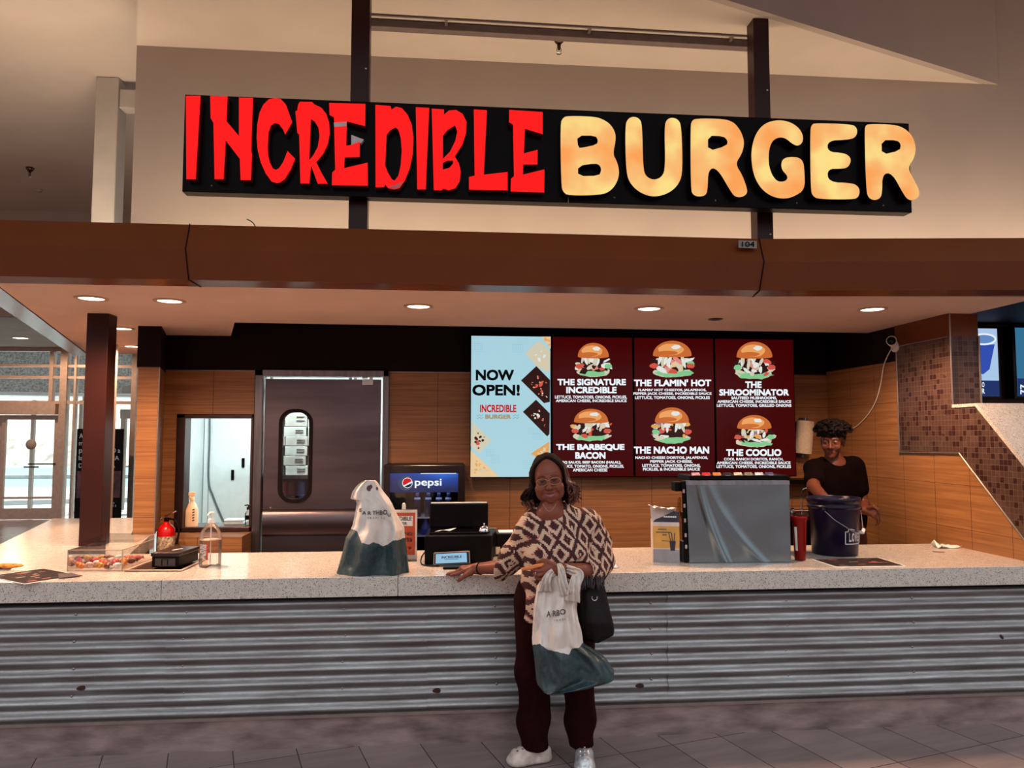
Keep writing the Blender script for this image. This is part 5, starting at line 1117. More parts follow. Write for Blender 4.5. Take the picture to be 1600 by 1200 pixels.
t = thing('drink_dispenser', (1.75, 0.45, HC), 'drink dispenser seen from behind, its plain steel back facing out', 'drink dispenser')
a, b_, c_, d_ = at(1080.5, 878.5, y=.26), at(1237.5, 878.5, y=.245), at(1231, 752, y=.262), at(1076.5, 752.5, y=.275)
zb, zt = HC, (c_.z + d_.z) / 2
m, nt, b = special('dispenser_steel'); v, x, y, z = nt.pos()
b.inputs['Base Color'].default_value = (*lin((126, 140, 146)), 1); b.inputs['Metallic'].default_value = .95
wv0 = nt.noise(nt.comb(nt.math('MULTIPLY', x, 2.2), 0.0, nt.math('MULTIPLY', z, 1.6)), 1.6, 1.0)
def crease(x0, sl, cv, w, amp):
    zz = nt.math('SUBTRACT', zt, z); d = nt.math('SUBTRACT', nt.math('SUBTRACT', x, x0), nt.math('ADD', nt.math('MULTIPLY', zz, sl), nt.math('MULTIPLY', nt.math('MULTIPLY', zz, zz), cv)))
    g = nt.math('MULTIPLY', d, 1 / w); return nt.math('MULTIPLY', nt.math('POWER', 2.718, nt.math('MULTIPLY', nt.math('MULTIPLY', g, g), -1.0)), amp)
wv = nt.math('ADD', nt.math('MULTIPLY', wv0, .5), nt.math('ADD', crease(1.515, .16, .34, .024, .85), crease(1.56, .34, .75, .035, .22))); br = nt.noise(nt.comb(nt.math('MULTIPLY', x, 300.0), 0.0, nt.math('MULTIPLY', z, 4.0)), 1.0, 2)
nt.link(nt.ramp(br, [(.3, (.22,) * 3), (.7, (.25,) * 3)]), b.inputs['Roughness']); nt.bump(wv, .55, .06)
F = [Vector((1.448, .272, zb)), Vector((2.052, .248, zb)), Vector((2.062, .268, zt)), Vector((1.440, .290, zt))]
dpt = Vector((.14, .40, 0))
MB().hull(F, [p + dpt for p in F]).build('dispenser_body', ['dispenser_steel'], t, bevel=.004)
MB().hull([F[3] + Vector((0, -.004, -.02)), F[2] + Vector((0, -.004, -.02)), F[2] + Vector((0, .0, .004)), F[3] + Vector((0, .0, .004))], [F[3] + Vector((0, .05, -.02)), F[2] + Vector((0, .05, -.02)), F[2] + Vector((0, .05, .004)), F[3] + Vector((0, .05, .004))]).build('top_lip', 'steel', t)
MB().hull([F[0] + Vector((-.026, .015, 0)), F[0] + Vector((-.003, .01, 0)), F[0] + Vector((.125, .38, 0)), F[0] + Vector((.102, .38, 0))], [F[3] + Vector((-.022, .015, .0)), F[3] + Vector((-.003, .01, .0)), F[3] + Vector((.125, .38, .0)), F[3] + Vector((.106, .38, .0))]).build('side_panel', 'black_plastic', t)
m = MB()
for z in (.10, .17, .26, .35, .44): m.obox(F[0].lerp(F[3], z / .5) + Vector((-.014, .008, .0)), (.012, .01, .022))
m.build('side_clip', 'chrome', t)
MB().box((1.50, .40, zt), (2.12, .64, zt + .028)).build('valve_head', 'black_plastic', t, bevel=.004); MB().box((1.385, .32, zt - .06), (1.43, .40, zt - .005)).build('side_knob', 'black_plastic', t, bevel=.004); MB().box((1.418, .30, HC), (1.44, .40, HC + .12)).build('drip_tray', 'steel', t)
tc = [('pink', (216, 150, 160)), ('red', (206, 28, 36)), ('orange', (220, 116, 56)), ('black', (38, 30, 32)), ('cream', (206, 196, 168)), ('olive', (120, 118, 96)), ('white', (204, 204, 214)), ('navy', (34, 40, 100))]
for k_, (cn, rgb) in enumerate(tc):
    x0 = at(1082 + k_ * 16.6, 748, y=.42).x
    m = MB(); q0 = Vector((x0, .418, zt + .004)); m.hull([q0, q0 + Vector((.058, 0, 0)), q0 + Vector((.058, .004, 0)), q0 + Vector((0, .004, 0))], [q0 + Vector((.004, .03, .04)), q0 + Vector((.052, .03, .04)), q0 + Vector((.052, .034, .04)), q0 + Vector((.004, .034, .04))])
    o = m.build('flavour_tag', mat('tag_' + cn, rgb, .35, 0, .25, 60), t); o['label'] = cn + ' flavour tag'
    MB().obox(q0 + Vector((.029, .012, .022)), (.03, .002, .006), 0, 0, -.6).build('tag_lettering', 'white_plastic' if cn not in ('white', 'cream', 'pink') else 'ink_red', t)

t = thing('red_cup', (2.128, 0.30, HC), 'red plastic tumbler standing right of the steel dispenser', 'cup')
q = Vector((2.140, .315, HC)); MB().lathe([(.001, .002), (.030, .002), (.032, .006), (.043, .255), (.045, .258), (.040, .258), (.029, .01), (.001, .01)], q, n=32).build('cup_body', mat('cup_red', (122, 4, 6), .25, spec=.2), t)
MB().lathe([(.0445, .235), (.047, .25), (.046, .262), (.041, .262)], q, n=32).build('rim', 'cup_red', t)
MB().grid([[q + Vector(((.0345 + .0095 * h / .16) * math.cos(a), (.0345 + .0095 * h / .16) * math.sin(a), .06 + h)) for h in (0, .05, .1, .14)] for a in [math.radians(200 + 6 * i) for i in range(5)]]).build('white_stripe', 'white_plastic', t)

t = thing('bucket', (2.47, 0.55, HC), 'dark blue plastic bucket with wire handle and white logo, on the counter before the worker', 'bucket')
q = Vector((2.478, .545, HC)); zt = .355
MB().lathe([(.001, 0), (.132, 0), (.136, .006), (.152, zt - .07), (.153, zt - .065), (.158, zt - .065), (.158, zt - .05), (.154, zt - .048), (.155, zt - .03), (.160, zt - .028), (.161, zt - .002), (.158, zt), (.153, zt - .004), (.150, zt - .07), (.131, .006), (.001, .006)], q, n=48).build('bucket_body', mat('bucket_blue', (20, 9, 36), .3, 0, .05, spec=.25), t)
def bk_(a, h, o=0.0): r = .136 + (.152 - .136) * h / (zt - .07) + o; return q + Vector((r * math.sin(a), -r * math.cos(a), h))
P = [bk_(-.86, .282, .006), bk_(-.70, .262, .010), bk_(-.45, .225, .014), bk_(-.12, .19, .016), bk_(.18, .160, .020), bk_(.42, .147, .03), bk_(.62, .15, .035), bk_(.85, .185, .02), bk_(1.1, .235, .01), bk_(1.3, .282, .006)]
MB().tube(bez(P), .0028, 8).build('wire_handle', mat('wire_grey', (150, 140, 150), .35, .6), t)
MB().tube([bk_(.50, .152, .036), bk_(.60, .150, .038), bk_(.72, .165, .034)], .011, 10).build('grip', 'white_plastic', t)
for a in (-.86, 1.3): MB().lathe([(.001, .016), (.010, .014), (.014, 0)], bk_(a, .285, 0), n=12, axis=(math.sin(a), -math.cos(a), 0)).build('handle_lug', 'bucket_blue', t)
m = MB()
def lg(u, v): return bk_(-.04 + u * .92, .078 + v * .075, .0016)
def strip(pts, w=.0028):
    m.tube([lg(*p) for p in pts], w, 6)
strip([(0, 0), (.25, -.005), (.5, -.008), (.75, -.006), (1, 0)]); strip([(0, 0), (0, 1)]); strip([(0, 1), (.14, 1)]); strip([(.14, 1), (.14, 1.16), (.3, 1.2), (.5, 1.12)]); strip([(1, 0), (1, 1), (.86, 1)])
bb_ = next(c for c in COL.objects if c.parent == t and c.name.startswith('bucket_body')); m.build('logo_outline', mat('logo_white', (214, 210, 216), .4), bb_)
m = MB()
def tl(u0, s, w):
    v, fs, _ = text_tris(s, .03); m.add([lg(u0 + p[0] * w, .18 + p[1] * .72) for p in v], fs)
tl(.18, 'L', .13); tl(.34, 'O', .16); tl(.53, 'W', .17); tl(.72, 'E', .1); tl(.84, 'S', .1); m.build('logo_lettering', 'logo_white', bb_)

t = thing('napkin', (3.3, 0.70, HC), 'crumpled white napkin lying at the foot of the wood divider', 'napkin')
rs = random.Random(4); c0 = at(1538, 855.5, z=HC); c0.x = min(c0.x, 3.36)
m = MB(); m.grid([[c0 + Vector((-.10 + .028 * i, -.03 + .02 * j, .002 + max(0, .018 * math.sin(i * 1.3 + j) + (.035 if i == 0 and j > 1 else 0)))) for j in range(5)] for i in range(7)]); ob = m.build('napkin_sheet', 'white_paper', t); md = ob.modifiers.new('s', 'SOLIDIFY'); md.thickness = .0015
t = thing('napkin', (0.86, 0.22, HC), 'folded white napkin on the counter behind the woman\'s elbow', 'napkin')
c0 = at(950, 886, z=HC)
m = MB(); m.grid([[c0 + Vector((-.07 + .025 * i, -.05 + .03 * j, .002 + max(0, .02 * math.sin(i * .9 + j * .7)))) for j in range(4)] for i in range(6)]); ob = m.build('napkin_sheet', mat('napkin_blue', (206, 210, 220), .8), t); md = ob.modifiers.new('s', 'SOLIDIFY'); md.thickness = .0015
t = thing('coaster', (2.9, 0.45, HC), 'small flat brown disc on the counter right of the blue bucket', 'coaster')
q = at(1466, 862.5, z=HC); MB().lathe([(.001, 0), (.035, 0), (.034, .003), (.001, .003)], q, n=20).build('disc', mat('dull_brown', (140, 104, 88), .4), t)

# ------------------------------------------------------------------ carrier bags
def bag(t, rows, y0, depth, zt_, bound, holes=(), nh=120, nu=180, seed=1, fold=.010, mats=('bag_plastic', 'bag_plastic')):
    """rows: (pixel y, x left, x right); closed loft with wrinkled surface"""
    rows = sorted(rows); ys = [r[0] for r in rows]; rs = random.Random(seed)
    ph = [(rs.uniform(0, 6.3), rs.uniform(3, 9), rs.uniform(-14, 14)) for _ in range(6)]
    def edges(py): return np.interp(py, ys, [r[1] for r in rows]), np.interp(py, ys, [r[2] for r in rows])
    Pt = []
    for i in range(nh + 1):
        py = ys[0] + (ys[-1] - ys[0]) * i / nh; xl_, xr2 = edges(py); A, B = at(xl_, py, y=y0), at(xr2, py, y=y0)
        f = i / nh; dep = depth * (0.12 + .88 * min(1, f * 1.5) ** .8)
        ring = []
        for k in range(nu):
            a = 2 * math.pi * k / nu; c, s = math.cos(a), math.sin(a)
            ux = math.copysign(abs(c) ** .75, c); uy = math.copysign(abs(s) ** .9, s)
            w = sum(math.sin(p + q * a * 1.0 + r * A.z) / (1 + .25 * n) for n, (p, q, r) in enumerate([(p, round(q), r) for p, q, r in ph])) * fold * (.45 + .55 * min(1, f * 2)) * (1 - .5 * abs(c))
            # sharp vertical pleats
            w += fold * .8 * abs(math.sin(4 * a + 5 * A.z + ph[0][0])) * (1 - abs(c)) - fold * .4 * (1 - abs(c))
            w += .010 * (.4 + f) * fold / .012 * (noise.noise(Vector((c * 2.2 + seed, A.z * 9, s * 2.2))) + .5 * noise.noise(Vector((c * 6 + seed, A.z * 24, s * 6))))
            ring.append(Vector(((A.x + B.x) / 2 + (B.x - A.x) / 2 * ux, y0 + dep / 2 * uy + (w if uy > 0 else w), A.z * (1 - (k + .0) * 0) + (B.z - A.z) * (ux + 1) / 2)))
        Pt.append(ring)
    if zt_ is not None:
        for r in Pt:
            for p in r: p.z = max(p.z, zt_)
    m = MB()
    cam_o = Vector((0, CAM_Y, CAM_Z))
    def px_of(c):
        d = c - cam_o; return 800 + F_PX * d.dot(RT) / d.dot(FW), 600 - F_PX * d.dot(UP) / d.dot(FW)
    def mf(c):
        x, y = px_of(c); return 1 if y > np.interp(x, [b[0] for b in bound], [b[1] for b in bound]) + .8 * math.sin(x * .9) else 0
    def sk(c):
        x, y = px_of(c)
        return any(((x - hx) / rx) ** 2 + ((y - hy) / ry) ** 2 < 1 for hx, hy, rx, ry in holes)
    m.grid(Pt, wrapu=True, mfun=mf, skip=sk if holes else None)
    m.add(Pt[-1], [tuple(range(nu))], 1); m.add(Pt[0], [tuple(range(nu))[::-1]], 0)
    ob = m.build('bag_body', list(mats), t); off = wloc(t); ca = ob.data.color_attributes.new('Col', 'FLOAT_COLOR', 'POINT')
    for i_, p in enumerate(m.v):
        x, y = px_of(Vector(p)); r_ = min(1, max(0, .5 + .04 * (y - np.interp(x, [b[0] for b in bound], [b[1] for b in bound])))); ca.data[i_].color = (r_, r_, r_, 1)
    front = [[p for p in r if p.y <= y0 + .001] for r in Pt]
    def surf(px, py, o=.003):
        q = at(px, py, y=y0); best = min((p for r in Pt for p in r if p.y < y0 and abs(p.x - q.x) < .02 and abs(p.z - q.z) < .02), key=lambda p: p.y + 60 * ((p.x - q.x) ** 2 + (p.z - q.z) ** 2), default=q)
        return at(px, py, y=best.y - o)
    return surf
def crumple(nt, v):
    vo = nt.new('ShaderNodeTexVoronoi', feature='SMOOTH_F1'); vo.inputs['Scale'].default_value = 13; vo.inputs['Smoothness'].default_value = .6; nt.link(nt.scale(v, (1, 1, .5)), vo.inputs['Vector'])
    nt.bump(nt.math('ADD', nt.math('MULTIPLY', vo.outputs['Distance'], 1.0), nt.math('MULTIPLY', nt.noise(nt.scale(v, (1, 1, .5)), 26, 2), .25)), .62, .035)
WHITE_ = [(.3, lin((208, 194, 184))), (.7, lin((226, 214, 204)))]
m_, nt, b = special('bag_white'); v, x, y, z = nt.pos(True); nt.link(nt.ramp(nt.noise(v, 14, 2), WHITE_), b.inputs['Base Color']); b.inputs['Roughness'].default_value = .42; crumple(nt, v)
m_, nt, b = special('bag_plastic'); v, x, y, z = nt.pos(True)
at_ = nt.new('ShaderNodeAttribute'); at_.attribute_name = 'Col'; sp_ = nt.new('ShaderNodeSeparateColor'); nt.link(at_.outputs['Color'], sp_.inputs[0])
tl_ = nt.ramp(nt.noise(v, 60, 5, .7), [(.35, lin((36, 52, 56))), (.65, lin((52, 72, 76)))])
nt.link(nt.mix(nt.math('GREATER_THAN', nt.math('ADD', sp_.outputs[0], nt.math('MULTIPLY_ADD', nt.noise(v, 55, 3), .16, -.08)), .5), nt.ramp(nt.noise(v, 14, 2), WHITE_), tl_), b.inputs['Base Color']); b.inputs['Roughness'].default_value = .45; crumple(nt, v)
t = thing('carrier_bag', (-0.37, 0.15, HC), 'upright white and teal plastic carrier bag standing on the counter', 'bag')
rows = [(750.5, 570, 587), (755, 562, 591), (760, 557, 594), (768, 551, 599), (779, 548, 608), (781, 556.5, 609), (787, 558, 612.5), (804, 555, 620.5), (819, 552, 629.5), (826, 549, 632), (839, 541, 633), (860, 536, 635.5), (881, 530.5, 638), (893, 526.5, 639.5), (896.5, 526.5, 636)]
surf = bag(t, rows, .15, .26, HC + .001, [(520, 826), (548, 826), (558, 830), (561, 838), (565, 848), (576, 851), (583, 847), (592, 850), (599, 854), (606, 851), (613, 845), (622, 844), (633, 840), (650, 840)], [(576.5, 763, 3.6, 4.9), (579.5, 760.5, 2.6, 3.0), (589, 763.5, 1.7, 3.0)], seed=3, fold=.012)
m = MB()
for s, x0, y0, w, h in (('E', 561.5, 794.5, 3.5, 5.5), ('A', 566, 798.5, 6, 5.5), ('R', 574.5, 799, 5.5, 5.5), ('T', 582, 798, 5, 6.5), ('H', 587.5, 797, 5.5, 7), ('B', 594, 797.5, 4, 7), ('O', 598.5, 796.5, 6.5, 7.5), ('U', 605.5, 802, 5, 5)):
    v, fs, _ = text_tris(s, .02); m.add([surf(x0 + p[0] * w, y0 + h - p[1] * h) for p in v], fs)
for k_, s in enumerate('TRADING'): v, fs, _ = text_tris(s, .01); m.add([surf(574 + k_ * 4.2 + p[0] * (.5 if s == 'I' else 2.2), 811 - p[1] * 3 - .8 * math.sin(k_ * .6)) for p in v], fs)
m.build('bag_lettering', 'ink', next(c for c in COL.objects if c.parent == t and c.name.startswith('bag_body')))

BGY = -0.50
t = thing('carrier_bag', (0.56, BGY, 0.4), 'white and teal plastic carrier bag hanging from the woman\'s arm', 'bag')
rows = [(899, 851, 874), (906, 845, 880), (914, 840, 888), (922, 838, 901), (935, 836, 902), (950, 834, 900.5), (967, 833.5, 903), (985, 832.4, 908), (1000, 831.6, 910), (1006, 832, 912), (1013, 833, 924), (1021, 834, 938), (1029, 835, 947), (1046, 836.7, 959), (1058, 838, 959), (1062, 838.5, 950), (1066, 839, 932), (1071, 840.5, 912), (1075, 845, 880)]
surf = bag(t, rows, BGY, .17, None, [(825, 1009), (832, 1008), (843, 1006), (855, 1015), (868, 1018), (879, 1020.5), (890, 1023.5), (892, 1014), (905, 1012), (910, 1005), (918, 998), (970, 995)], (), seed=8, fold=.013)
m = MB()
for s, x0, y0, w, h in (('A', 854, 954.5, 6.5, 9.5), ('R', 863.5, 954, 6, 9), ('B', 869.5, 953, 5, 9), ('O', 875, 951.5, 9, 9)):
    v, fs, _ = text_tris(s, .02); m.add([surf(x0 + p[0] * w, y0 + h - p[1] * h) for p in v], fs)
for k_, s in enumerate('TRADI'): v, fs, _ = text_tris(s, .01); m.add([surf(865 + k_ * 4.4 + p[0] * (.5 if s == 'I' else 2.4), 971 - p[1] * 3 - k_ * .5) for p in v], fs)
m.build('bag_lettering', 'ink', next(c for c in COL.objects if c.parent == t and c.name.startswith('bag_body')))
def ribbon(pts, w0, w1, n=6):
    P = bez([at(px, py, y=y) for px, py, y in pts], n); m = MB(); L = len(P); G = []
    for i, p in enumerate(P):
        d = (P[min(i + 1, L - 1)] - P[max(i - 1, 0)]).normalized(); s = d.cross(Vector((0, -1, 0))).normalized(); w = w0 + (w1 - w0) * i / (L - 1)
        G.append([p + s * w * (k / 4 - 1) + Vector((0, .012 * math.cos(k * 1.9 + i * .35), 0)) for k in range(9)])
    m.grid(G); return m
for args in (([(893, 940, -.56), (896, 925, -.57), (900, 910, -.57), (903, 898, -.56), (897, 893, -.53), (888, 889, -.50), (881, 885, -.47), (876, 881, -.44)], .036, .010), ([(884, 930, -.57), (881, 915, -.585), (879, 900, -.58), (876, 888, -.56), (873, 880, -.52)], .026, .010), ([(851, 925, -.53), (853, 910, -.55), (858, 900, -.55), (865, 893, -.53)], .03, .014)):
    o = ribbon(*args).build('bag_handle', 'bag_white', t); md = o.modifiers.new('s', 'SOLIDIFY'); md.thickness = .002

HBY = -0.40
t = thing('handbag', (0.8, HBY, 0.65), 'black handbag with silver ring hanging from the woman\'s elbow', 'handbag')
mat('handbag_black', (12, 3, 3), .5, 0, .1, 20, .2, 60, spec=.2)
rows = [(908, 918, 938), (914, 908, 944), (924, 903, 946.5), (941, 902, 950), (959, 901, 954.5), (975, 902, 958.5), (985, 905, 959.5), (990, 907, 958), (995, 911, 948), (999, 918, 938)]
bag(t, rows, HBY, .13, None, [(0, 5000), (2000, 5000)], (), seed=5, fold=.003, nh=30, nu=48, mats=('handbag_black', 'handbag_black'))
q = at(929, 934, y=HBY - .075); MB().tube([q + Vector((.013 * math.cos(a), 0, .013 * math.sin(a))) for a in [math.radians(150 + 15 * i) for i in range(17)]], .0022, 8).build('ring', 'chrome', t)
for dx in (0, 8): MB().tube(bez([at(922 + dx, 914, y=HBY - .04), at(925 + dx, 900, y=-.40), at(930 + dx * .6, 888, y=-.33), at(938 + dx * .4, 880, y=-.25), at(944, 890, y=-.21), at(940, 908, y=-.3), at(935, 916, y=HBY + .03)]), .007, 8).build('strap', 'handbag_black', t)
rs = random.Random(6); m = MB()
for k_ in range(14):
    px = 906 + k_ * 2.8; m.tube([at(px, 902 + rs.uniform(-3, 3), y=HBY - .05), at(px + rs.uniform(-2, 2), 912, y=HBY - .07), at(px + rs.uniform(-3, 3), 919 + rs.uniform(-2, 4), y=HBY - .075)], [.004, .006, .003], 6)
m.build('fringe', mat('fringe_black', (34, 14, 14), .6), t)
# ------------------------------------------------------------------ sculpting: smooth-blended solids turned into one surface
class SDF:
    def __init__(s, lo, hi, h):
        s.lo = np.array(lo, float); s.h = h; s.n = np.ceil((np.array(hi) - s.lo) / h).astype(int) + 1
        s.d = np.full(s.n, 1.0, np.float32)
    def _sub(s, lo, hi):
        a = np.clip(np.floor((np.array(lo) - s.lo) / s.h).astype(int), 0, s.n); b = np.clip(np.ceil((np.array(hi) - s.lo) / s.h).astype(int) + 1, 0, s.n)
        if (b <= a).any(): return None, None
        ax = [s.lo[i] + s.h * np.arange(a[i], b[i]) for i in range(3)]
        return tuple(slice(a[i], b[i]) for i in range(3)), np.meshgrid(*ax, indexing='ij', sparse=True)
    def _put(s, sl, e, k, op):
        d = s.d[sl]
        if op == 'sub': e = -e; h = np.clip(.5 - .5 * (e - d) / k, 0, 1) if k else 0; r = np.maximum(d, e) if not k else d + (e - d) * (1 - h) + k * h * (1 - h)
        else:
            h = np.clip(.5 + .5 * (d - e) / k, 0, 1); r = d * (1 - h) + e * h - k * h * (1 - h)
        s.d[sl] = r
    def cap(s, a, b, ra, rb, k=.01, op='add', flat=None):
        """tapered limb from a to b; flat=(axis vector, factor) squashes it"""
        a, b = np.array(a, float), np.array(b, float); R = max(ra, rb) + k * 1.5 + 3 * s.h
        sl, g = s._sub(np.minimum(a, b) - R, np.maximum(a, b) + R)
        if sl is None: return s
        ab = b - a; L = max((ab ** 2).sum(), 1e-9); p = [g[i] - a[i] for i in range(3)]
        t = np.clip((p[0] * ab[0] + p[1] * ab[1] + p[2] * ab[2]) / L, 0, 1); q = [p[i] - ab[i] * t for i in range(3)]
        d2 = q[0] ** 2 + q[1] ** 2 + q[2] ** 2
        if flat is not None:
            v = np.array(flat[0], float); v /= np.linalg.norm(v); c = q[0] * v[0] + q[1] * v[1] + q[2] * v[2]; d2 = d2 + c * c * (1 / flat[1] ** 2 - 1)
        s._put(sl, (np.sqrt(d2) - (ra + (rb - ra) * t)).astype(np.float32), k, op); return s
    def ell(s, c, r, k=.01, op='add', M=None):
        c, r = np.array(c, float), np.array(r, float); R = r.max() + k * 1.5 + 3 * s.h
        sl, g = s._sub(c - R, c + R)
        if sl is None: return s
        p = [g[i] - c[i] for i in range(3)]
        if M is not None: p = [p[0] * M[i][0] + p[1] * M[i][1] + p[2] * M[i][2] for i in range(3)]
        k0 = np.sqrt((p[0] / r[0]) ** 2 + (p[1] / r[1]) ** 2 + (p[2] / r[2]) ** 2); k1 = np.sqrt((p[0] / r[0] ** 2) ** 2 + (p[1] / r[1] ** 2) ** 2 + (p[2] / r[2] ** 2) ** 2) + 1e-6
        s._put(sl, np.asarray(k0 * (k0 - 1) / k1, np.float32), k, op); return s
    def chain(s, pts, rad, k=.01, **kw):
        for i in range(len(pts) - 1): s.cap(pts[i], pts[i + 1], rad[i], rad[i + 1], k, **kw)
        return s
    def cut(s, p, n):
        """remove everything on the side n points to"""
        ax = [s.lo[i] + s.h * np.arange(s.n[i]) for i in range(3)]; g = np.meshgrid(*ax, indexing='ij', sparse=True); n = np.array(n, float); n /= np.linalg.norm(n)
        e = sum((g[i] - p[i]) * n[i] for i in range(3)); s.d = np.maximum(s.d, e.astype(np.float32)); return s
    def field(s, f):
        ax = [s.lo[i] + s.h * np.arange(s.n[i]) for i in range(3)]; g = np.meshgrid(*ax, indexing='ij', sparse=True)
        s.d = (s.d + f(*g)).astype(np.float32); return s
    def mesh(s, smooth=1):
        d = s.d; ins = d < 0
        nx, ny, nz = d.shape; cs = (nx - 1, ny - 1, nz - 1)
        cnt = np.zeros(cs, np.float32); acc = np.zeros((3,) + cs, np.float32)
        off = [(0, 0, 0), (1, 0, 0), (0, 1, 0), (1, 1, 0), (0, 0, 1), (1, 0, 1), (0, 1, 1), (1, 1, 1)]
        V = lambda o: d[o[0]:o[0] + cs[0], o[1]:o[1] + cs[1], o[2]:o[2] + cs[2]]
        for i in range(8):
            for ax in range(3):
                if off[i][ax]: continue
                o2 = list(off[i]); o2[ax] = 1; a, b = V(off[i]), V(o2); m = (a < 0) != (b < 0)
                t = np.where(m, a / np.where(m, a - b, 1), 0)
                cnt += m
                for q in range(3): acc[q] += np.where(m, off[i][q] + (t if q == ax else 0), 0)
        act = cnt > 0; idx = np.full(cs, -1, np.int64); idx[act] = np.arange(act.sum())
        I = np.argwhere(act); v = s.lo + s.h * (I + np.stack([acc[q][act] / cnt[act] for q in range(3)], 1))
        F = []
        for ax in range(3):
            u, w = (ax + 1) % 3, (ax + 2) % 3
            sl0 = [slice(None)] * 3; sl1 = [slice(None)] * 3; sl0[ax] = slice(0, -1); sl1[ax] = slice(1, None)
            a, b = ins[tuple(sl0)], ins[tuple(sl1)]; E = np.argwhere(a != b)
            E = E[(E[:, u] > 0) & (E[:, w] > 0) & (E[:, u] < cs[u]) & (E[:, w] < cs[w])]
            if not len(E): continue
            fl = a[tuple(E.T)]; q = []
            for du, dw in ((-1, -1), (0, -1), (0, 0), (-1, 0)):
                c = E.copy(); c[:, u] += du; c[:, w] += dw; q.append(idx[tuple(c.T)])
            q = np.stack(q, 1); q[~fl] = q[~fl][:, ::-1]; F.append(q)
        F = np.concatenate(F); F = F[(F >= 0).all(1)]
        for _ in range(smooth):
            sm = np.zeros_like(v); n = np.zeros(len(v))
            for i in range(4):
                a, b = F[:, i], F[:, (i + 1) % 4]
                np.add.at(sm, a, v[b]); np.add.at(n, a, 1); np.add.at(sm, b, v[a]); np.add.at(n, b, 1)
            v = v * .5 + (sm / np.maximum(n, 1)[:, None]) * .5
        return v, F
def surf_obj(name, shells, mats, parent, colour=None, matfun=None):
    """join surfaces into one mesh; colour(v) -> per-vertex rgb written to attribute 'Col'"""
    V, Fs, o = [], [], 0
    for v, F in shells: V.append(v); Fs.append(F + o); o += len(v)
    V = np.concatenate(V); F = np.concatenate(Fs); off = wloc(parent)
    me = bpy.data.meshes.new(name); me.from_pydata((V - np.array(off)).tolist(), [], F.tolist())
    for k in mats: me.materials.append(MATS[k] if isinstance(k, str) else k)
    me.polygons.foreach_set('use_smooth', [True] * len(F))
    if matfun is not None: me.polygons.foreach_set('material_index', matfun(V[F].mean(1)).astype(int))
    if colour is not None:
        c = np.ones((len(V), 4), np.float32); c[:, :3] = colour(V); at_ = me.color_attributes.new('Col', 'FLOAT_COLOR', 'POINT'); at_.data.foreach_set('color', c.ravel())
    me.update(); ob = bpy.data.objects.new(name, me); COL.objects.link(ob); ob.parent = parent; return ob
def skin_mat(name, rough=.5):
    m, nt, b = special(name); a = nt.new('ShaderNodeAttribute'); a.attribute_name = 'Col'; nt.link(a.outputs['Color'], b.inputs['Base Color']); b.inputs['Roughness'].default_value = rough; b.inputs['Specular IOR Level'].default_value = .25
    v, x, y, z = nt.pos(True); nt.bump(nt.noise(v, 180, 2), .06, .002); return m
skin_mat('skin_woman', .42); skin_mat('skin_man', .42)
def Lc(c): return np.array(lin(c))

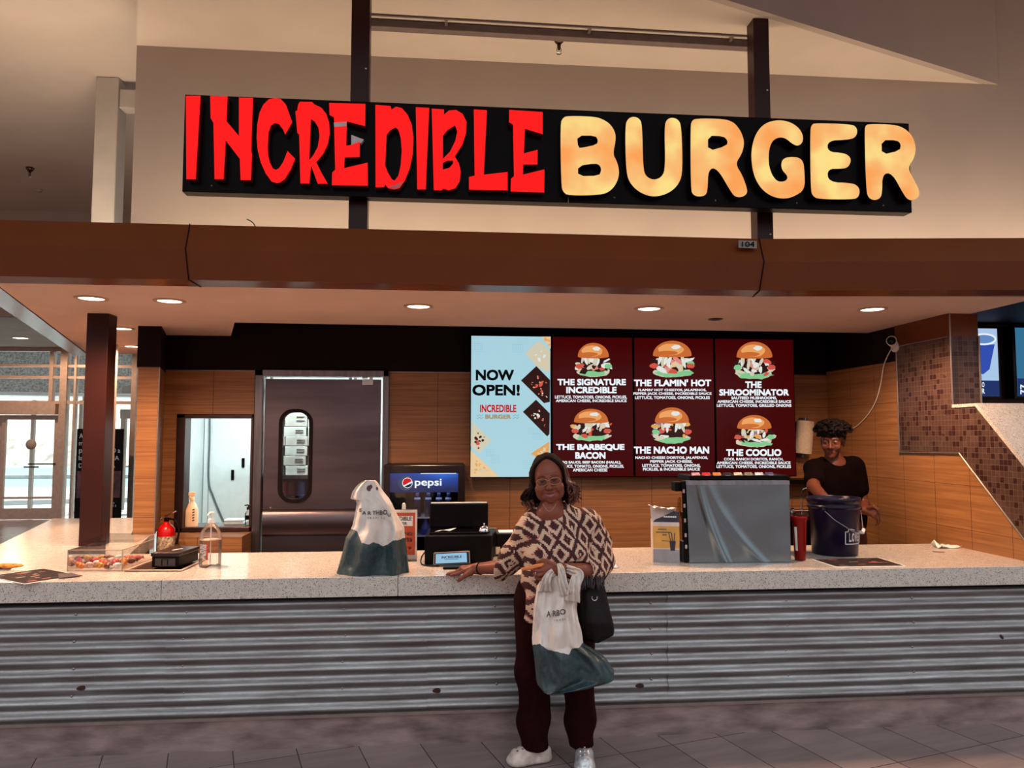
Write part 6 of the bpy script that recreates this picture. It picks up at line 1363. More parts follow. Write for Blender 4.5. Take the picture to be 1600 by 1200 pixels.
def head(frame, size, smile=0.0, wide=1.0, jowl=0.0):
    """head in its own frame: x to the face's left (image right), y back, z up, origin between the eyes at the skull centre.
    returns shell and the local coordinates of its vertices"""
    S_ = SDF((-.115, -.145, -.20), (.115, .125, .16), .0026)
    W_ = wide
    S_.ell((0, .015, .045), (.074 * W_, .092, .085), .02)                    # cranium
    S_.ell((0, -.030, -.015), (.062 * W_, .062, .085), .03)                  # face
    S_.ell((0, -.040, -.075), (.046 * W_, .046, .042), .03)                  # jaw
    S_.ell((0, -.076, -.098), (.020, .018, .017), .02)                       # chin
    for sx in (-1, 1):
        S_.ell((sx * .040 * W_, -.066, -.032), (.025, .022, .022), .022)     # cheek
        if jowl: S_.ell((sx * .040 * W_, -.046, -.064), (.028, .030, .030), .03)
        S_.cap((sx * .012, -.086, .026), (sx * .046, -.074, .026), .009, .008, .014)   # brow ridge
        S_.ell((sx * .032, -.096, .002), (.020, .012, .012), .014, 'sub')    # eye socket
        S_.ell((sx * .032, -.077, .001), (.0145, .0145, .0135), .006)        # eyeball and lids
        S_.cap((sx * .019, -.084, .010), (sx * .045, -.078, .009), .0045, .004, .005)
        S_.cap((sx * .020, -.084, -.011), (sx * .044, -.078, -.009), .004, .004, .006)
        S_.ell((sx * .076 * W_, .012, -.008), (.010, .019, .030), .008); S_.ell((sx * .083 * W_, .004, -.006), (.006, .010, .018), .006, 'sub')   # ear
        S_.ell((sx * .012, -.100, -.036), (.010, .012, .009), .008)          # nostril wing
        S_.ell((sx * .007, -.103, -.043), (.004, .005, .003), .003, 'sub')
    S_.cap((0, -.088, .016), (0, -.107, -.028), .008, .011, .012); S_.ell((0, -.110, -.034), (.0115, .011, .010), .008)   # nose
    my = -.066
    if smile:
        for sx in (-1, 1):
            S_.ell((sx * .046, -.070, -.034), (.024, .022, .020), .02)
            S_.chain([(sx * .015, -.104, -.034), (sx * .030, -.096, -.048), (sx * .041, -.084, -.068), (sx * .043, -.074, -.084)], [.002, .0035, .0035, .002], .008, op='sub')
        S_.ell((0, -.080, my - .012), (.034, .020, .016), .016)
        S_.chain([(-.035, -.078, my + .009), (-.018, -.095, my - .001), (0, -.100, my - .003), (.018, -.095, my - .001), (.035, -.078, my + .009)], [.0025, .0045, .005, .0045, .0025], .004)
        S_.chain([(-.034, -.076, my + .005), (-.018, -.091, my - .015), (0, -.097, my - .019), (.018, -.091, my - .015), (.034, -.076, my + .005)], [.0025, .005, .006, .005, .0025], .004)
        S_.chain([(-.032, -.086, my + .006), (-.016, -.101, my - .006), (0, -.106, my - .0095), (.016, -.101, my - .006), (.032, -.086, my + .006)], [.0015, .005, .0058, .005, .0015], .002, op='sub')
        S_.chain([(-.026, -.072, my + .002), (-.013, -.088, my - .005), (0, -.092, my - .008), (.013, -.088, my - .005), (.026, -.072, my + .002)], [.005, .006, .006, .006, .005], .002)
    else:
        S_.chain([(-.022, -.084, my - .002), (-.008, -.096, my + .001), (.008, -.096, my + .001), (.022, -.084, my - .002)], [.003, .005, .005, .003], .005)
        S_.chain([(-.021, -.083, my - .005), (0, -.093, my - .011), (.021, -.083, my - .005)], [.003, .0055, .003], .006)
        S_.chain([(-.021, -.092, my - .004), (0, -.103, my - .0055), (.021, -.092, my - .004)], [.001, .0018, .001], .002, op='sub')
    v, F = S_.mesh(1)
    return v, F
def place(v, O, Rm, k): return (v * k) @ np.array(Rm).T + np.array(O)
def rotm(yaw=0, pitch=0, roll=0): return np.array(Matrix.Rotation(yaw, 3, 'Z') @ Matrix.Rotation(roll, 3, 'Y') @ Matrix.Rotation(pitch, 3, 'X'))
def face_colour(v, base, lip, brow, eye, smile, lidcol=None):
    c = np.tile(base, (len(v), 1)); x, y, z = v.T; ax = np.abs(x); fr_ = y < -.05
    my = -.066; curve = my - .008 + .012 * (ax / .034) ** 2 * 1.2 if smile else my - .12 * ax - .002
    wl = .036 if smile else .026
    lipm = fr_ & (ax < wl) & (np.abs(z - curve) < (.0135 if smile else .009) * np.sqrt(np.clip(1 - (ax / wl) ** 2, 0, 1))); c[lipm] = lip
    if smile:
        te = fr_ & (ax < .027) & (np.abs(z - curve - .0012) < .0038 * (1 - (ax / .031) ** 2)); c[te] = Lc((158, 126, 112))
    ey = fr_ & (((ax - .032) / .0125) ** 2 + ((z - .001) / (.0030 if smile else .0045)) ** 2 < 1); c[ey] = Lc((84, 66, 58)) if not smile else Lc((110, 84, 74))
    sx = eye; ir = fr_ & ((x - np.sign(x) * .032 - sx) ** 2 + (z - .001) ** 2 < .0056 ** 2) & ey; c[ir] = Lc((26, 12, 10))
    lid = fr_ & (np.abs(z - (.0055 - 9 * (ax - .032) ** 2)) < (.0026 if smile else .0016)) & (np.abs(ax - .032) < .014); c[lid] = Lc((30, 12, 10))
    bz = .0255 - 12 * (ax - .028) ** 2 + .004; br = fr_ & (np.abs(z - bz) < .0034 * (1 - ((ax - .033) / .026) ** 2)) & (ax > .011) & (ax < .055); c[br] = c[br] * .25 + brow * .75
    return c
def hand_shell(S_, wrist, knuckles, fingers, thumb, palm_r=.017, flat=None, wr=.024):
    """palm fan from wrist to each knuckle, jointed fingers, separate thumb"""
    for kn in knuckles: S_.cap(wrist, kn, wr * .9, palm_r * .72, .014)
    for a, b in zip(knuckles, knuckles[1:]): S_.cap(a, b, palm_r * .70, palm_r * .70, .008)
    for kn, f in zip(knuckles, fingers):
        pts = [kn, *f]; S_.chain(pts, [.0105, .0095, .0085, .0072][:len(pts)], .003)
    S_.chain(thumb, [.018, .0125, .0105, .0085][:len(thumb)], .006)

# ------------------------------------------------------------------ the woman
A3 = lambda px, py, y: np.array(at(px, py, y=y))
def build_woman():
    t = thing('person', (0.58, -0.28, 0), 'smiling person in glasses and a brown and cream patterned blouse, one hand on the counter', 'person')
    base = Lc((130, 71, 53))
    # head: eyes at (854.5, 749.5)px
    Rm = rotm(-.16, .02, -.13); k = .955
    O = A3(857.5, 750, -.27); O = O + Rm @ np.array([0, .0, 0])
    v, F = head(None, 1, smile=1, wide=1.09, jowl=1)
    cols = face_colour(v, base, Lc((120, 46, 42)), Lc((44, 20, 14)), .0, True)
    hv = place(v, O, Rm, k)
    loc = lambda x, y, z: O + Rm @ (np.array([x, y, z]) * k)
    # neck, chest and shoulders (under the blouse), arms and hands in one blended surface each
    sh_l, sh_r = A3(822, 826, -.26), A3(922, 818, -.25)
    B_ = SDF((.2, -.50, .95), (1.0, -.02, 1.42), .005)
    nk = loc(0, .01, -.085)
    chest = A3(862, 822, -.25)
    B_.cap(nk, chest, .052, .066, .02); B_.ell(loc(0, -.046, -.104), (.036, .030, .020), .03); B_.cap(A3(858, 800, -.25), sh_l + np.array([.03, 0, .0]), .05, .035, .03); B_.cap(A3(862, 800, -.25), sh_r + np.array([-.03, 0, .0]), .05, .035, .03)
    B_.cap(sh_l + np.array([.02, 0, -.02]), sh_r + np.array([-.02, 0, -.02]), .055, .055, .04); B_.ell(A3(865, 850, -.26), (.155, .10, .14), .05)
    B_.ell(A3(858, 802, -.30), (.06, .05, .045), .04)
    bv = B_.mesh(2)
    # left-of-picture arm: elbow bent out to the counter, palm down on its edge
    sh1, el1, wr1 = sh_l + np.array([0.015, 0.01, -.03]), A3(792, 885, -.17), A3(746, 888.5, -.035)
    H1 = SDF((-.02, -.30, .80), (.50, .12, 1.12), .003)
    H1.cap(A3(812, 868, -.22), el1, .048, .043, .02); H1.cap(el1, wr1, .042, .027, .02)
    zt = HC + .012
    kn = [A3(725, 892, -.045), A3(722, 890, -.022), A3(722, 888, .0), A3(724, 887, .018)]
    for q in kn: q[2] = max(q[2], HC + .020)
    fg = []
    for q, dx, dy, L in zip(kn, (-.95, -.99, -1, -.97), (-.10, .02, .12, .26), (.068, .076, .070, .056)):
        d_ = np.array([dx, dy, 0]); p1 = q + d_ * L * .45; p1[2] = HC + .018; p2 = q + d_ * L * .78; p2[2] = HC + .013; p3 = q + d_ * L * 1.05; p3[2] = HC + .0095; fg.append([p1, p2, p3])
    th = [A3(736, 894, -.052), A3(727, 899, -.064), A3(720, 904, -.068), A3(716.5, 907.5, -.066)]
    hand_shell(H1, wr1, kn, fg, th)
    h1 = H1.mesh(1)
    # other arm: hangs to a bent elbow, forearm across the belly, hand closed on a wallet
    el2, wr2 = A3(934, 893, -.33), A3(877, 890, -.47)
    H2 = SDF((.36, -.62, .82), (.92, -.18, 1.12), .003)
    H2.cap(A3(938, 870, -.28), el2, .052, .048, .02); H2.cap(el2, wr2, .046, .029, .02)
    kn = [A3(852, 884, -.510), A3(850.5, 890, -.522), A3(851.5, 896, -.522), A3(854, 901, -.512)]
    fg = []
    for i, q in enumerate(kn):
        p1 = q + np.array([-.030, -.006, -.003 - .002 * i]); p2 = q + np.array([-.048, .012, -.004]); p3 = q + np.array([-.040, .032, -.003]); 
        if i == 0: p1, p2, p3 = q + np.array([-.034, .002, -.004]), q + np.array([-.058, .010, -.006]), q + np.array([-.074, .022, -.008])
        fg.append([p1, p2, p3])
    th = [A3(864, 884, -.495), A3(855, 877.5, -.505), A3(847, 876, -.505), A3(840, 878.5, -.500)]
    hand_shell(H2, wr2, kn, fg, th, wr=.027)
    h2 = H2.mesh(1)
    # legs and feet under the trousers
    Lg = SDF((.30, -.48, 0.0), (.90, -.02, .95), .008)
    for hip, knee, ank, toe in (((.49, -.25, .80), (.455, -.27, .43), (.475, -.235, .07), (.43, -.245, .045)), ((.68, -.25, .80), (.70, -.27, .43), (.715, -.22, .07), (.708, -.275, .045))):
        Lg.chain([hip, knee, ank], [.09, .06, .038], .03); Lg.cap(ank, toe, .030, .022, .02)
    Lg.ell((.585, -.25, .86), (.15, .11, .10), .05)
    lg = Lg.mesh(1)
    shells = [(hv, F), bv, h1, h2, lg]; nh = len(v)
    def colour(V):
        c = np.tile(base, (len(V), 1)); c[:nh] = cols
        for p3 in (fg,): pass
        return c
    surf_obj('body', shells, ['skin_woman'], t, colour)
    # nails of the hand on the counter are painted dark: small caps
    m = MB()
    for p in (th[-1],): pass
    # ---------------- blouse
    m_, nt, b = special('ikat_blouse'); vv, x, y, z = nt.pos()
    q_ = .0052; snap = lambda s, q=q_: nt.math('MULTIPLY', nt.math('FLOOR', nt.math('MULTIPLY', s, 1 / q)), q)
    hx = nt.math('ADD', x, nt.math('MULTIPLY', y, .55)); jit = nt.math('MULTIPLY', nt.noise(nt.scale(vv, (26, 26, 26)), 1.0, 2), .014)
    sx_, sz_ = snap(nt.math('ADD', hx, jit)), snap(nt.math('ADD', z, jit), .0075)
    u = nt.math('PINGPONG', nt.math('ADD', sx_, 5.0 + .035), .050); w = nt.math('PINGPONG', nt.math('ADD', sz_, 5.02), .066)
    dd = nt.math('ADD', nt.math('MULTIPLY', u, 1.25), w)
    band = nt.math('FRACT', nt.math('MULTIPLY', dd, 20.0)); dark = nt.math('LESS_THAN', band, .53)
    u2 = nt.math('PINGPONG', nt.math('ADD', sx_, 5.0), .030); w2 = nt.math('PINGPONG', nt.math('ADD', sz_, 5.0), .041)
    sq = nt.math('MULTIPLY', nt.math('LESS_THAN', u2, .0095), nt.math('LESS_THAN', w2, .011)); stem_ = nt.math('MULTIPLY', nt.math('LESS_THAN', u2, .0035), nt.math('LESS_THAN', w2, .028))
    li = nt.math('MAXIMUM', sq, stem_); nz = nt.noise(nt.comb(nt.math('MULTIPLY', sx_, 24.0), 0.0, nt.math('MULTIPLY', sz_, 20.0)), 1.0, 1)
    dark2 = nt.math('MULTIPLY', dark, nt.math('SUBTRACT', 1.0, nt.math('MULTIPLY', li, nt.math('GREATER_THAN', nz, .46))))
    tint = nt.ramp(nz, [(.35, lin((212, 178, 152))), (.6, lin((194, 162, 138)))])
    dk = nt.ramp(nt.noise(nt.scale(vv, (60, 60, 60)), 1.0, 2), [(.3, lin((50, 11, 10))), (.7, lin((68, 19, 16)))])
    pink = nt.math('MULTIPLY', nt.math('LESS_THAN', nt.math('FRACT', nt.math('MULTIPLY', dd, 40.0)), .16), nt.math('SUBTRACT', 1.0, dark2))
    col = nt.mix(pink, nt.mix(dark2, tint, dk), lin((168, 96, 84)))
    nt.link(col, b.inputs['Base Color']); b.inputs['Roughness'].default_value = .8; nt.bump(nt.noise(vv, 9, 3), .3, .02)
    C_ = SDF((.18, -.60, .66), (1.02, .06, 1.38), .006)
    C_.cap(sh_l + np.array([.025, 0, -.015]), sh_r + np.array([-.03, 0, -.02]), .072, .074, .05)
    C_.ell(A3(866, 850, -.26), (.168, .125, .15), .05); C_.ell(A3(852, 866, -.335), (.085, .075, .075), .05); C_.ell(A3(896, 864, -.335), (.085, .075, .075), .05)   # bust
    C_.ell(A3(874, 905, -.28), (.195, .155, .17), .06); C_.ell(A3(872, 945, -.27), (.185, .150, .13), .05); C_.ell(A3(848, 955, -.27), (.118, .135, .125), .04)
    C_.cap(A3(866, 814, -.23), A3(866, 830, -.25), .085, .11, .05); C_.cap(A3(880, 799, -.235), sh_r + np.array([-.03, 0, .004]), .045, .070, .05); C_.cap(A3(842, 801, -.235), sh_l + np.array([.03, 0, .004]), .045, .068, .05)
    C_.chain([sh1, A3(805, 864, -.21), A3(793, 880, -.175), A3(778, 884, -.13)], [.070, .064, .060, .052], .03)
    C_.chain([A3(778, 884, -.13), A3(782, 893, -.135)], [.050, .047], .02)
    C_.chain([sh_r + np.array([-.01, 0, -.02]), A3(932, 850, -.25), A3(938, 878, -.29), A3(926, 893, -.335), A3(909, 894, -.39)], [.078, .074, .068, .063, .056], .03)
    C_.field(lambda X, Y, Z: .0035 * np.sin(X * 38 + Z * 12 + 2 * np.sin(Z * 9)) * np.clip((1.15 - Z) * 4, .2, 1) + .002 * np.sin(Z * 55 + X * 30 + Y * 25))
    # neckline, cuffs and hem openings
    ncen = A3(858, 786, -.345); C_.ell(ncen, (.078, .10, .072), .006, 'sub'); C_.cap(loc(0, .0, -.06), A3(860, 806, -.26), .062, .062, .008, 'sub')
    d1_ = (wr1 - el1) / np.linalg.norm(wr1 - el1); pc = el1 + d1_ * .052
    C_.cap(el1 + d1_ * .03, wr1 + d1_ * .1, .040, .036, .004, 'sub'); 
    sl_ = C_.d; ax = [C_.lo[i] + C_.h * np.arange(C_.n[i]) for i in range(3)]; g = np.meshgrid(*ax, indexing='ij', sparse=True)
    cutL = (g[0] - pc[0]) * d1_[0] + (g[1] - pc[1]) * d1_[1] * .6 + (g[2] - pc[2]) * .25 * 1.0
    C_.d = np.where(g[0] < .36, np.maximum(sl_, cutL.astype(np.float32)), sl_)
    d2_ = (wr2 - el2) / np.linalg.norm(wr2 - el2); pc2 = el2 + d2_ * .085
    near = ((g[0] - pc2[0]) ** 2 + (g[1] - pc2[1]) ** 2 + (g[2] - pc2[2]) ** 2) < .085 ** 2
    cutR = (g[0] - pc2[0]) * d2_[0] + (g[1] - pc2[1]) * d2_[1] + (g[2] - pc2[2]) * d2_[2]
    C_.d = np.where(near & (g[1] < -.40), np.maximum(C_.d, cutR.astype(np.float32)), C_.d); C_.cap(pc2, pc2 + d2_ * .12, .044, .040, .004, 'sub')
    C_.d = np.maximum(C_.d, (.725 + .45 * np.abs(g[0] - .46) ** 1.2 + .02 * np.sin(g[0] * 40) - g[2]).astype(np.float32))
    surf_obj('blouse', [C_.mesh(1)], ['ikat_blouse'], t)
    # ---------------- trousers
    mat('trouser_brown', (34, 6, 6), .9, 0, .12, 30, .2, 120, spec=.08)
    T_ = SDF((.30, -.48, .045), (.92, .0, .95), .006)
    T_.ell((.585, -.25, .86), (.19, .145, .12), .05); T_.ell((.585, -.25, .76), (.185, .14, .12), .05)
    T_.chain([(.49, -.25, .78), (.468, -.262, .45), (.472, -.245, .20), (.478, -.24, .085)], [.116, .086, .074, .070], .04)
    T_.chain([(.68, -.25, .78), (.692, -.262, .45), (.704, -.245, .20), (.712, -.235, .085)], [.116, .084, .070, .064], .04)
    T_.field(lambda X, Y, Z: .004 * np.sin(Z * 26 + X * 30) * np.clip((.7 - Z) * 3, 0, 1) + .003 * np.sin(X * 60 + Z * 8))
    T_.cut((0, 0, .075), (0, 0, -1)); surf_obj('trousers', [T_.mesh(1)], ['trouser_brown'], t)
    # ---------------- clogs
    mat('clog', (196, 178, 168), .55, 0, .12, 30); mat('clog_dot', (120, 96, 92), .5); mat('clog_silver', (190, 190, 192), .3, .5, .2, 60)
    for heel, toe, mm, lab in (((.545, -.225), (.350, -.262), 'clog', None), ((.735, -.20), (.700, -.395), 'clog_silver', 'silver grey clog')):
        hp, tp = np.array([*heel, 0]), np.array([*toe, 0]); dr = (tp - hp) / np.linalg.norm(tp - hp); L_ = np.linalg.norm(tp - hp)
        Q = SDF((.28, -.47, -.01), (.82, -.12, .14), .004)
        Q.cap(hp + dr * .02 + [0, 0, .022], tp - dr * .035 + [0, 0, .024], .040, .050, .02, flat=((0, 0, 1), .55)); Q.cap(hp + dr * .02 + [0, 0, .050], hp + dr * .10 + [0, 0, .055], .038, .040, .02)
        Q.cap(hp + dr * (L_ * .5) + [0, 0, .052], tp - dr * .045 + [0, 0, .036], .042, .046, .02); Q.cap(hp + dr * .03 + [0, 0, .115], hp + dr * .085 + [0, 0, .105], .034, .034, .006, 'sub')
        Q.cut((0, 0, .002), (0, 0, -1)); o = surf_obj('shoe', [Q.mesh(1)], [mm], t)
        if lab: o['label'] = lab
        rs = random.Random(3); m = MB(); nn = np.array([-dr[1], dr[0], 0])
        for k_ in range(9):
            u, w_ = L_ * (.55 + .14 * (k_ // 3)), (-.022 + .022 * (k_ % 3)); c = hp + dr * u + nn * w_; z_ = .0955 - .040 * max(0, (u / L_ - .55)) - abs(w_) * .27
            m.ell((c[0], c[1], z_ - .001), (.0055, .0055, .004), 0, 8, 6)
        m.build('shoe_hole', 'clog_dot' if not lab else 'chrome', o)
    # ---------------- hair
    mat('hair_brown', (27, 9, 6), .8, 0, .3, 60, .3, 160, stretch=(1, 1, .25), spec=.15); mat('hair_backlit', (84, 38, 22), .5, 0, .3, 60, .4, 160, stretch=(1, 1, .25))  # reddish outer locks put the backlight into the hair colour
    Hs = SDF((.34, -.46, 1.18), (.80, -.06, 1.62), .0034); rs = random.Random(11)
    def hl(x, y, z): return loc(x, y, z)
    Hs.ell(hl(0, .034, .050), (.081, .088, .086), .01, M=Rm.T)
    # locks: from the part, over the side of the head, down in loose curls
    def lock(P, r0, r1, curl, n=5):
        P = bez([Vector(p) for p in P], n); ph = rs.uniform(0, 6); L_ = len(P); Q = []
        for j, p in enumerate(P):
            f = max(0, j / (L_ - 1) - .35) / .65; Q.append(np.array(p) + np.array([math.sin(ph + j * .95), math.cos(ph + j * .95), .4 * math.sin(j * .8 + ph)]) * curl * f)
        Hs.chain(Q, [r0 + (r1 - r0) * (j / (L_ - 1)) for j in range(L_)], .003)
    for sx in (-1, 1):
        for i in range(60):
            u = i / 59; y0 = -.050 + .150 * u; dx = rs.uniform(-.004, .004)
            top = hl(.004 + sx * .004, -.030 + .12 * u, .134 - .05 * abs(u - .55) ** 2)
            c1 = hl(sx * (.048 + dx), y0 * .85, .116 - .04 * abs(u - .5)); c2 = hl(sx * (.077 + dx), y0 + .008, .060); c3 = hl(sx * (.086 + rs.uniform(-.004, .008)), y0 + .022, -.005)
            c4 = hl(sx * (.102 + rs.uniform(-.014, .030)), y0 + .02 + rs.uniform(-.01, .01), -.070 + rs.uniform(-.01, .01)); c5 = hl(sx * (.106 + rs.uniform(-.036, .048)), y0 + .022 + rs.uniform(-.015, .02), -.128 + rs.uniform(-.026, .034))
            lock([top, c1, c2, c3, c4, c5], .0095, .0032, rs.uniform(.006, .014))
        for i in range(40):   # loose frizz outside the mass
            y0 = rs.uniform(-.03, .08); a0 = hl(sx * .092, y0, -.02 - rs.uniform(0, .03)); e_0 = hl(sx * (.125 + rs.uniform(0, .028)), y0, -.075 - rs.uniform(0, .05))
            lock([a0, (np.array(a0) + e_0) / 2 + Rm @ np.array([sx * .02, 0, .012]), e_0], .0055, .002, .014, 7)
    for i in range(24):
        x0 = -.10 + .20 * i / 23; lock([hl(x0 * .4, .07, .115), hl(x0 * .9, .115, .04), hl(x0, .115, -.05), hl(x0 * 1.12, .10, -.125)], .018, .008, .012, 4)
    Hs.ell(hl(.006, -.098, .018), (.060, .066, .060), .004, 'sub', M=Rm.T); Hs.ell(hl(.0, -.10, -.04), (.066, .072, .10), .005, 'sub', M=Rm.T)
    hvv, hF = Hs.mesh(0)
    def hmat(c): d_ = c - O; return ((d_ @ Rm[:, 0]) > .085) | ((d_ @ Rm[:, 2]) < -.085) & ((d_ @ Rm[:, 0]) < -.088)
    surf_obj('hair', [(hvv, hF)], ['hair_brown', 'hair_backlit'], t, None, hmat)
    # ---------------- glasses
    g_ = bpy.data.objects.new('glasses', None); COL.objects.link(g_); g_.parent = t
    m = MB(); mg = MB()
    for sx in (-1, 1):
        c = np.array([sx * .033, -.104, .000]); ring = []
        for j in range(28):
            a = 2 * math.pi * j / 28; ca, sa = math.cos(a), math.sin(a); ring.append(Vector(loc(c[0] * 1.04 + .0275 * math.copysign(abs(ca) ** .8, ca), c[1] + .010 * abs(c[0] + .024 * ca) / .05, c[2] - .002 + .0185 * math.copysign(abs(sa) ** .8, sa))))
        m.tube(ring, .0019, 6, closed=True); mg.add(ring, [tuple(range(28))])
        m.tube([loc(sx * .061, -.092, .004), loc(sx * .072, -.06, .006), loc(sx * .079, .0, .002), loc(sx * .078, .02, -.006)], .0018, 6)
    m.tube([loc(-.009, -.106, .004), loc(0, -.110, .007), loc(.009, -.106, .004)], .0014, 6)
    m.build('glasses_frame', mat('gold_wire', (176, 130, 100), .25, .8), g_); mg.build('lens', glass('lens_glass', (244, 232, 228), .02), g_)
    # ---------------- necklace, bracelets, ring, earring
    nl = [A3(848 + i * 2.6, 787 + 12 * math.sin(math.pi * i / 8), -.365 - .012 * math.sin(math.pi * i / 8)) for i in range(9)]
    MB().tube(bez([Vector(p) for p in nl], 3), .0012, 5).build('necklace', 'gold_wire', t)
    def band(p, d, r, w, mt, nm):
        d = Vector(d).normalized(); u = d.orthogonal().normalized(); q = d.cross(u); MB().tube([Vector(p) + (u * math.cos(a) + q * math.sin(a)) * r for a in [2 * math.pi * j / 28 for j in range(28)]], w, 6, closed=True).build(nm, mt, t)
    band(wr1 + (el1 - wr1) * .10, el1 - wr1, .0305, .0034, 'black_rubber', 'bracelet')
    rg = np.array([.115, -.012, HC + .0185]); rg = (np.array(at(713.5, 889.5, y=-.02))); band((rg[0], rg[1], HC + .017), (1, 0, 0), .0105, .0016, 'chrome', 'ring'); band(A3(836, 896, -.526) + np.array([0, .004, 0]), (1, .2, 0), .0105, .0015, 'chrome', 'ring')
    MB().ell(loc(-.080, -.004, -.034), (.004, .004, .007)).build('earring', 'gold_wire', t)
    return t
build_woman()
t = thing('wallet', tuple(A3(832, 886, -.515)), 'slim orange-tan item pinched in the hand of the person in the patterned blouse', 'wallet')
a, b_ = A3(817, 889.5, -.512), A3(848, 882.5, -.508)
S_ = SDF((.36, -.58, .92), (.56, -.44, 1.06), .002); S_.cap(a, b_, .008, .0115, .004, flat=((0, 1, 0), 1.0)); surf_obj('wallet_body', [S_.mesh(1)], [mat('tan_orange', (212, 122, 62), .6, 0, .1, 40)], t)

# ------------------------------------------------------------------ the worker behind the counter
def build_man():
    Yg = 1.32
    t = thing('person', (2.92, Yg, 0), 'young person in a black t-shirt with thick curly dark hair, reaching into the blue bucket', 'person')
    base = Lc((90, 48, 33)); Rm = rotm(-.62, .10, .03); O = A3(1300.5, 690, Yg)
    v, F = head(None, 1, smile=0, wide=.98); cols = face_colour(v, base, Lc((92, 42, 34)), Lc((22, 10, 10)), -.003, False); hv = place(v, O, Rm, 1.02)
    loc = lambda x, y, z: O + Rm @ (np.array([x, y, z]) * 1.02)
    nb = A3(1302, 722, Yg + .03); shl, shr = A3(1272, 732, Yg + .03), A3(1335, 729, Yg + .03)
    B_ = SDF((2.6, 1.05, 1.0), (3.28, 1.6, 1.60), .006)
    B_.cap(loc(0, .02, -.07), nb, .055, .060, .02); B_.cap(shl, shr, .05, .05, .03); B_.ell(A3(1304, 760, Yg + .03), (.17, .10, .22), .05); bv = B_.mesh(1)
    H_ = SDF((2.55, .60, .82), (3.35, 1.52, 1.48), .0045)
    e1, w1 = A3(1271, 760, 1.10), np.array([2.50, .86, 1.10]); w1 = np.array([2.585, .72, 1.13])
    H_.cap(shl + [0, 0, -.01], e1, .050, .044, .02); H_.cap(e1, w1, .042, .028, .02)
    kn = [w1 + np.array([-.02 + .016 * i, -.07, -.03]) for i in range(4)]; hand_shell(H_, w1, kn, [[k + np.array([0, -.02, -.03]), k + np.array([0, -.03, -.055]), k + np.array([0, -.03, -.08])] for k in kn], [w1 + np.array([-.02, -.02, -.01]), w1 + np.array([-.04, -.05, -.03]), w1 + np.array([-.045, -.07, -.05])])
    e2, w2 = A3(1351, 786, 1.28), A3(1350, 795, 1.02); e2 = A3(1350, 790, 1.30)
    w2 = A3(1351, 797.5, 1.06)
    H_.cap(shr + [0, 0, -.01], e2, .050, .040, .02); H_.cap(e2, w2, .040, .028, .02)
    kn = [A3(1365, 797, 1.00), A3(1367.5, 800.5, .985), A3(1367.5, 804, .98), A3(1366, 807.5, .985)]
    hand_shell(H_, w2, kn, [[k + np.array([.022, -.005, -.016]), k + np.array([.030, .0, -.042]), k + np.array([.018, .01, -.058])] for k in kn], [A3(1358, 794, 1.02), A3(1365, 792, .98), A3(1371, 796, .965), A3(1373, 801, .96)], wr=.026)
    hh = H_.mesh(1)
    Lg = SDF((2.62, 1.05, 0), (3.25, 1.65, 1.05), .010)
    for sx in (-1, 1): Lg.chain([(2.94 + sx * .09, 1.35, .92), (2.94 + sx * .10, 1.34, .48), (2.94 + sx * .10, 1.38, .08)], [.085, .06, .042], .03); Lg.cap((2.94 + sx * .10, 1.38, .05), (2.94 + sx * .11, 1.22, .04), .04, .036, .02)
    Lg.ell((2.94, 1.35, .95), (.15, .10, .10), .04); Lg.cut((0, 0, .004), (0, 0, -1)); lg = Lg.mesh(1); nh = len(v)
    def colour(V): c = np.tile(base, (len(V), 1)); c[:nh] = cols; return c
    surf_obj('body', [(hv, F), bv, hh, lg], ['skin_man'], t, colour)
    mat('shirt_black', (9, 2, 2), .9, 0, .1, 20, .15, 60, spec=.05)
    C_ = SDF((2.56, 1.00, .80), (3.34, 1.70, 1.52), .006)
    C_.cap(shl + [.01, 0, 0], shr + [-.01, 0, 0], .068, .068, .05); C_.ell(A3(1304, 765, Yg + .03), (.20, .125, .26), .05); C_.ell((2.96, Yg + .03, 1.0), (.19, .125, .22), .05)
    C_.chain([shl, e1 + (shl - e1) * .30], [.070, .070], .03); C_.chain([shr, e2 + (shr - e2) * .42], [.070, .066], .03); C_.cap(nb + [0, .01, -.005], nb + [0, 0, -.06], .062, .085, .03)
    C_.field(lambda X, Y, Z: .004 * np.sin(X * 30 + Z * 22))
    C_.cap(loc(0, -.01, -.06), nb + [0, -.035, .022], .070, .074, .006, 'sub'); C_.cap(nb + [-.02, 0, .035], nb + [.02, 0, .035], .062, .062, .006, 'sub'); C_.cap(loc(0, 0, 0), loc(0, 0, -.06), .09, .075, .004, 'sub')
    def sleeve(e, sh, f):
        d = (e - sh) / np.linalg.norm(e - sh); p = sh + (e - sh) * f; ax = [C_.lo[i] + C_.h * np.arange(C_.n[i]) for i in range(3)]; g = np.meshgrid(*ax, indexing='ij', sparse=True)
        near = sum((g[i] - e[i]) ** 2 for i in range(3)) < .17 ** 2; cut = sum((g[i] - p[i]) * d[i] for i in range(3)); C_.d = np.where(near, np.maximum(C_.d, cut.astype(np.float32)), C_.d)
        C_.cap(p - d * .02, e, .052, .052, .003, 'sub')
    surf_obj('t_shirt', [C_.mesh(1)], ['shirt_black'], t)
    T_ = SDF((2.66, 1.12, .03), (3.22, 1.62, 1.06), .009); T_.ell((2.94, 1.36, .97), (.175, .125, .12), .04)
    for sx in (-1, 1): T_.chain([(2.94 + sx * .09, 1.36, .90), (2.94 + sx * .10, 1.35, .48), (2.94 + sx * .10, 1.38, .10)], [.105, .082, .070], .03)
    T_.cut((0, 0, .05), (0, 0, -1)); surf_obj('trousers', [T_.mesh(1)], [mat('trouser_dark', (40, 22, 22), .8)], t)
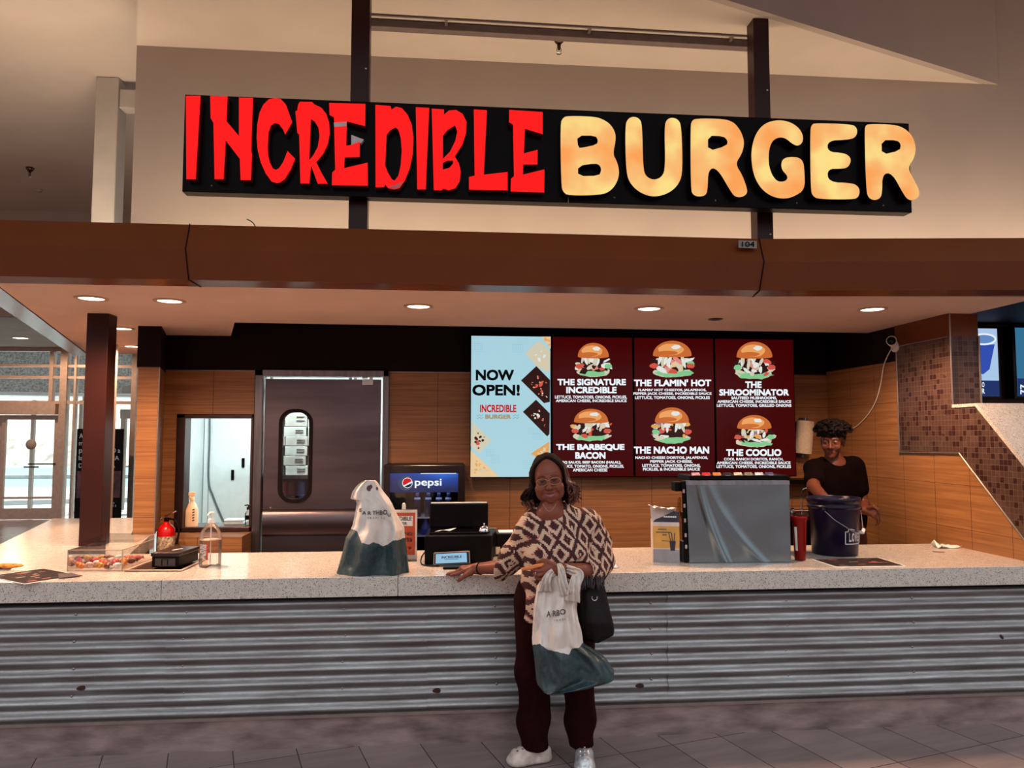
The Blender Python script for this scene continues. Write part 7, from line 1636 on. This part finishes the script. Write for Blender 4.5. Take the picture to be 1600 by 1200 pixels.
    A_2 = SDF((2.68, 1.10, .55), (3.22, 1.60, 1.1), .009); A_2.ell((2.94, 1.33, .85), (.19, .14, .28), .03); A_2.cut((0, 1.36, 0), (0, 1, 0)); A_2.cut((0, 0, .6), (0, 0, -1)); A_2.cut((0, 0, 1.02), (0, 0, 1)); surf_obj('apron', [A_2.mesh(1)], [mat('apron_maroon', (84, 30, 20), .8)], t)
    for sx in (-1, 1):
        Q = SDF((2.7, 1.1, 0), (3.2, 1.5, .14), .006); Q.cap((2.94 + sx * .10, 1.40, .045), (2.94 + sx * .11, 1.20, .038), .046, .044, .02); Q.cut((0, 0, .002), (0, 0, -1)); surf_obj('shoe', [Q.mesh(1)], ['black_plastic'], t)
    mat('hair_black', (11, 3, 3), .6, 0, .3, 80, .6, 200, spec=.12)
    Hs = SDF((2.66, 1.10, 1.44), (3.16, 1.66, 1.86), .004); rs = random.Random(21)
    Hs.ell(loc(0, .025, .085), (.105, .105, .070), .02, M=Rm.T); Hs.ell(loc(0, .06, .03), (.088, .075, .075), .02, M=Rm.T)
    for i in range(330):
        th_, ph = rs.uniform(0, 2 * math.pi), rs.uniform(-.05, 1.45)
        c = np.array([.118 * math.cos(ph) * math.cos(th_), .02 + .118 * math.cos(ph) * math.sin(th_), .072 + .075 * math.sin(ph)])
        if c[1] < -.02 and c[2] < .045: continue
        a0 = rs.uniform(0, 6); rr_ = rs.uniform(.009, .016)
        pts = [loc(*(c + np.array([rr_ * math.cos(a0 + j * .9), rr_ * math.sin(a0 + j * .9), rs.uniform(-.004, .004) + .003 * j]))) for j in range(6)]
        Hs.chain(pts, [.0065, .007, .007, .0065, .005, .004], .003)
    for i in range(40):
        x = -.088 + .176 * i / 39; a0 = rs.uniform(0, 6)
        pts = [loc(x + .010 * math.cos(a0 + j), -.088 + .02 * abs(x) / .08 * 2 + .008 * math.sin(a0 + j), .078 - .009 * j) for j in range(5)]; Hs.chain(pts, [.010, .010, .009, .007, .005], .004)
    Hs.ell(loc(0, -.06, -.035), (.082, .10, .066), .006, 'sub', M=Rm.T)
    surf_obj('hair', [Hs.mesh(0)], ['hair_black'], t)
    return t
build_man()
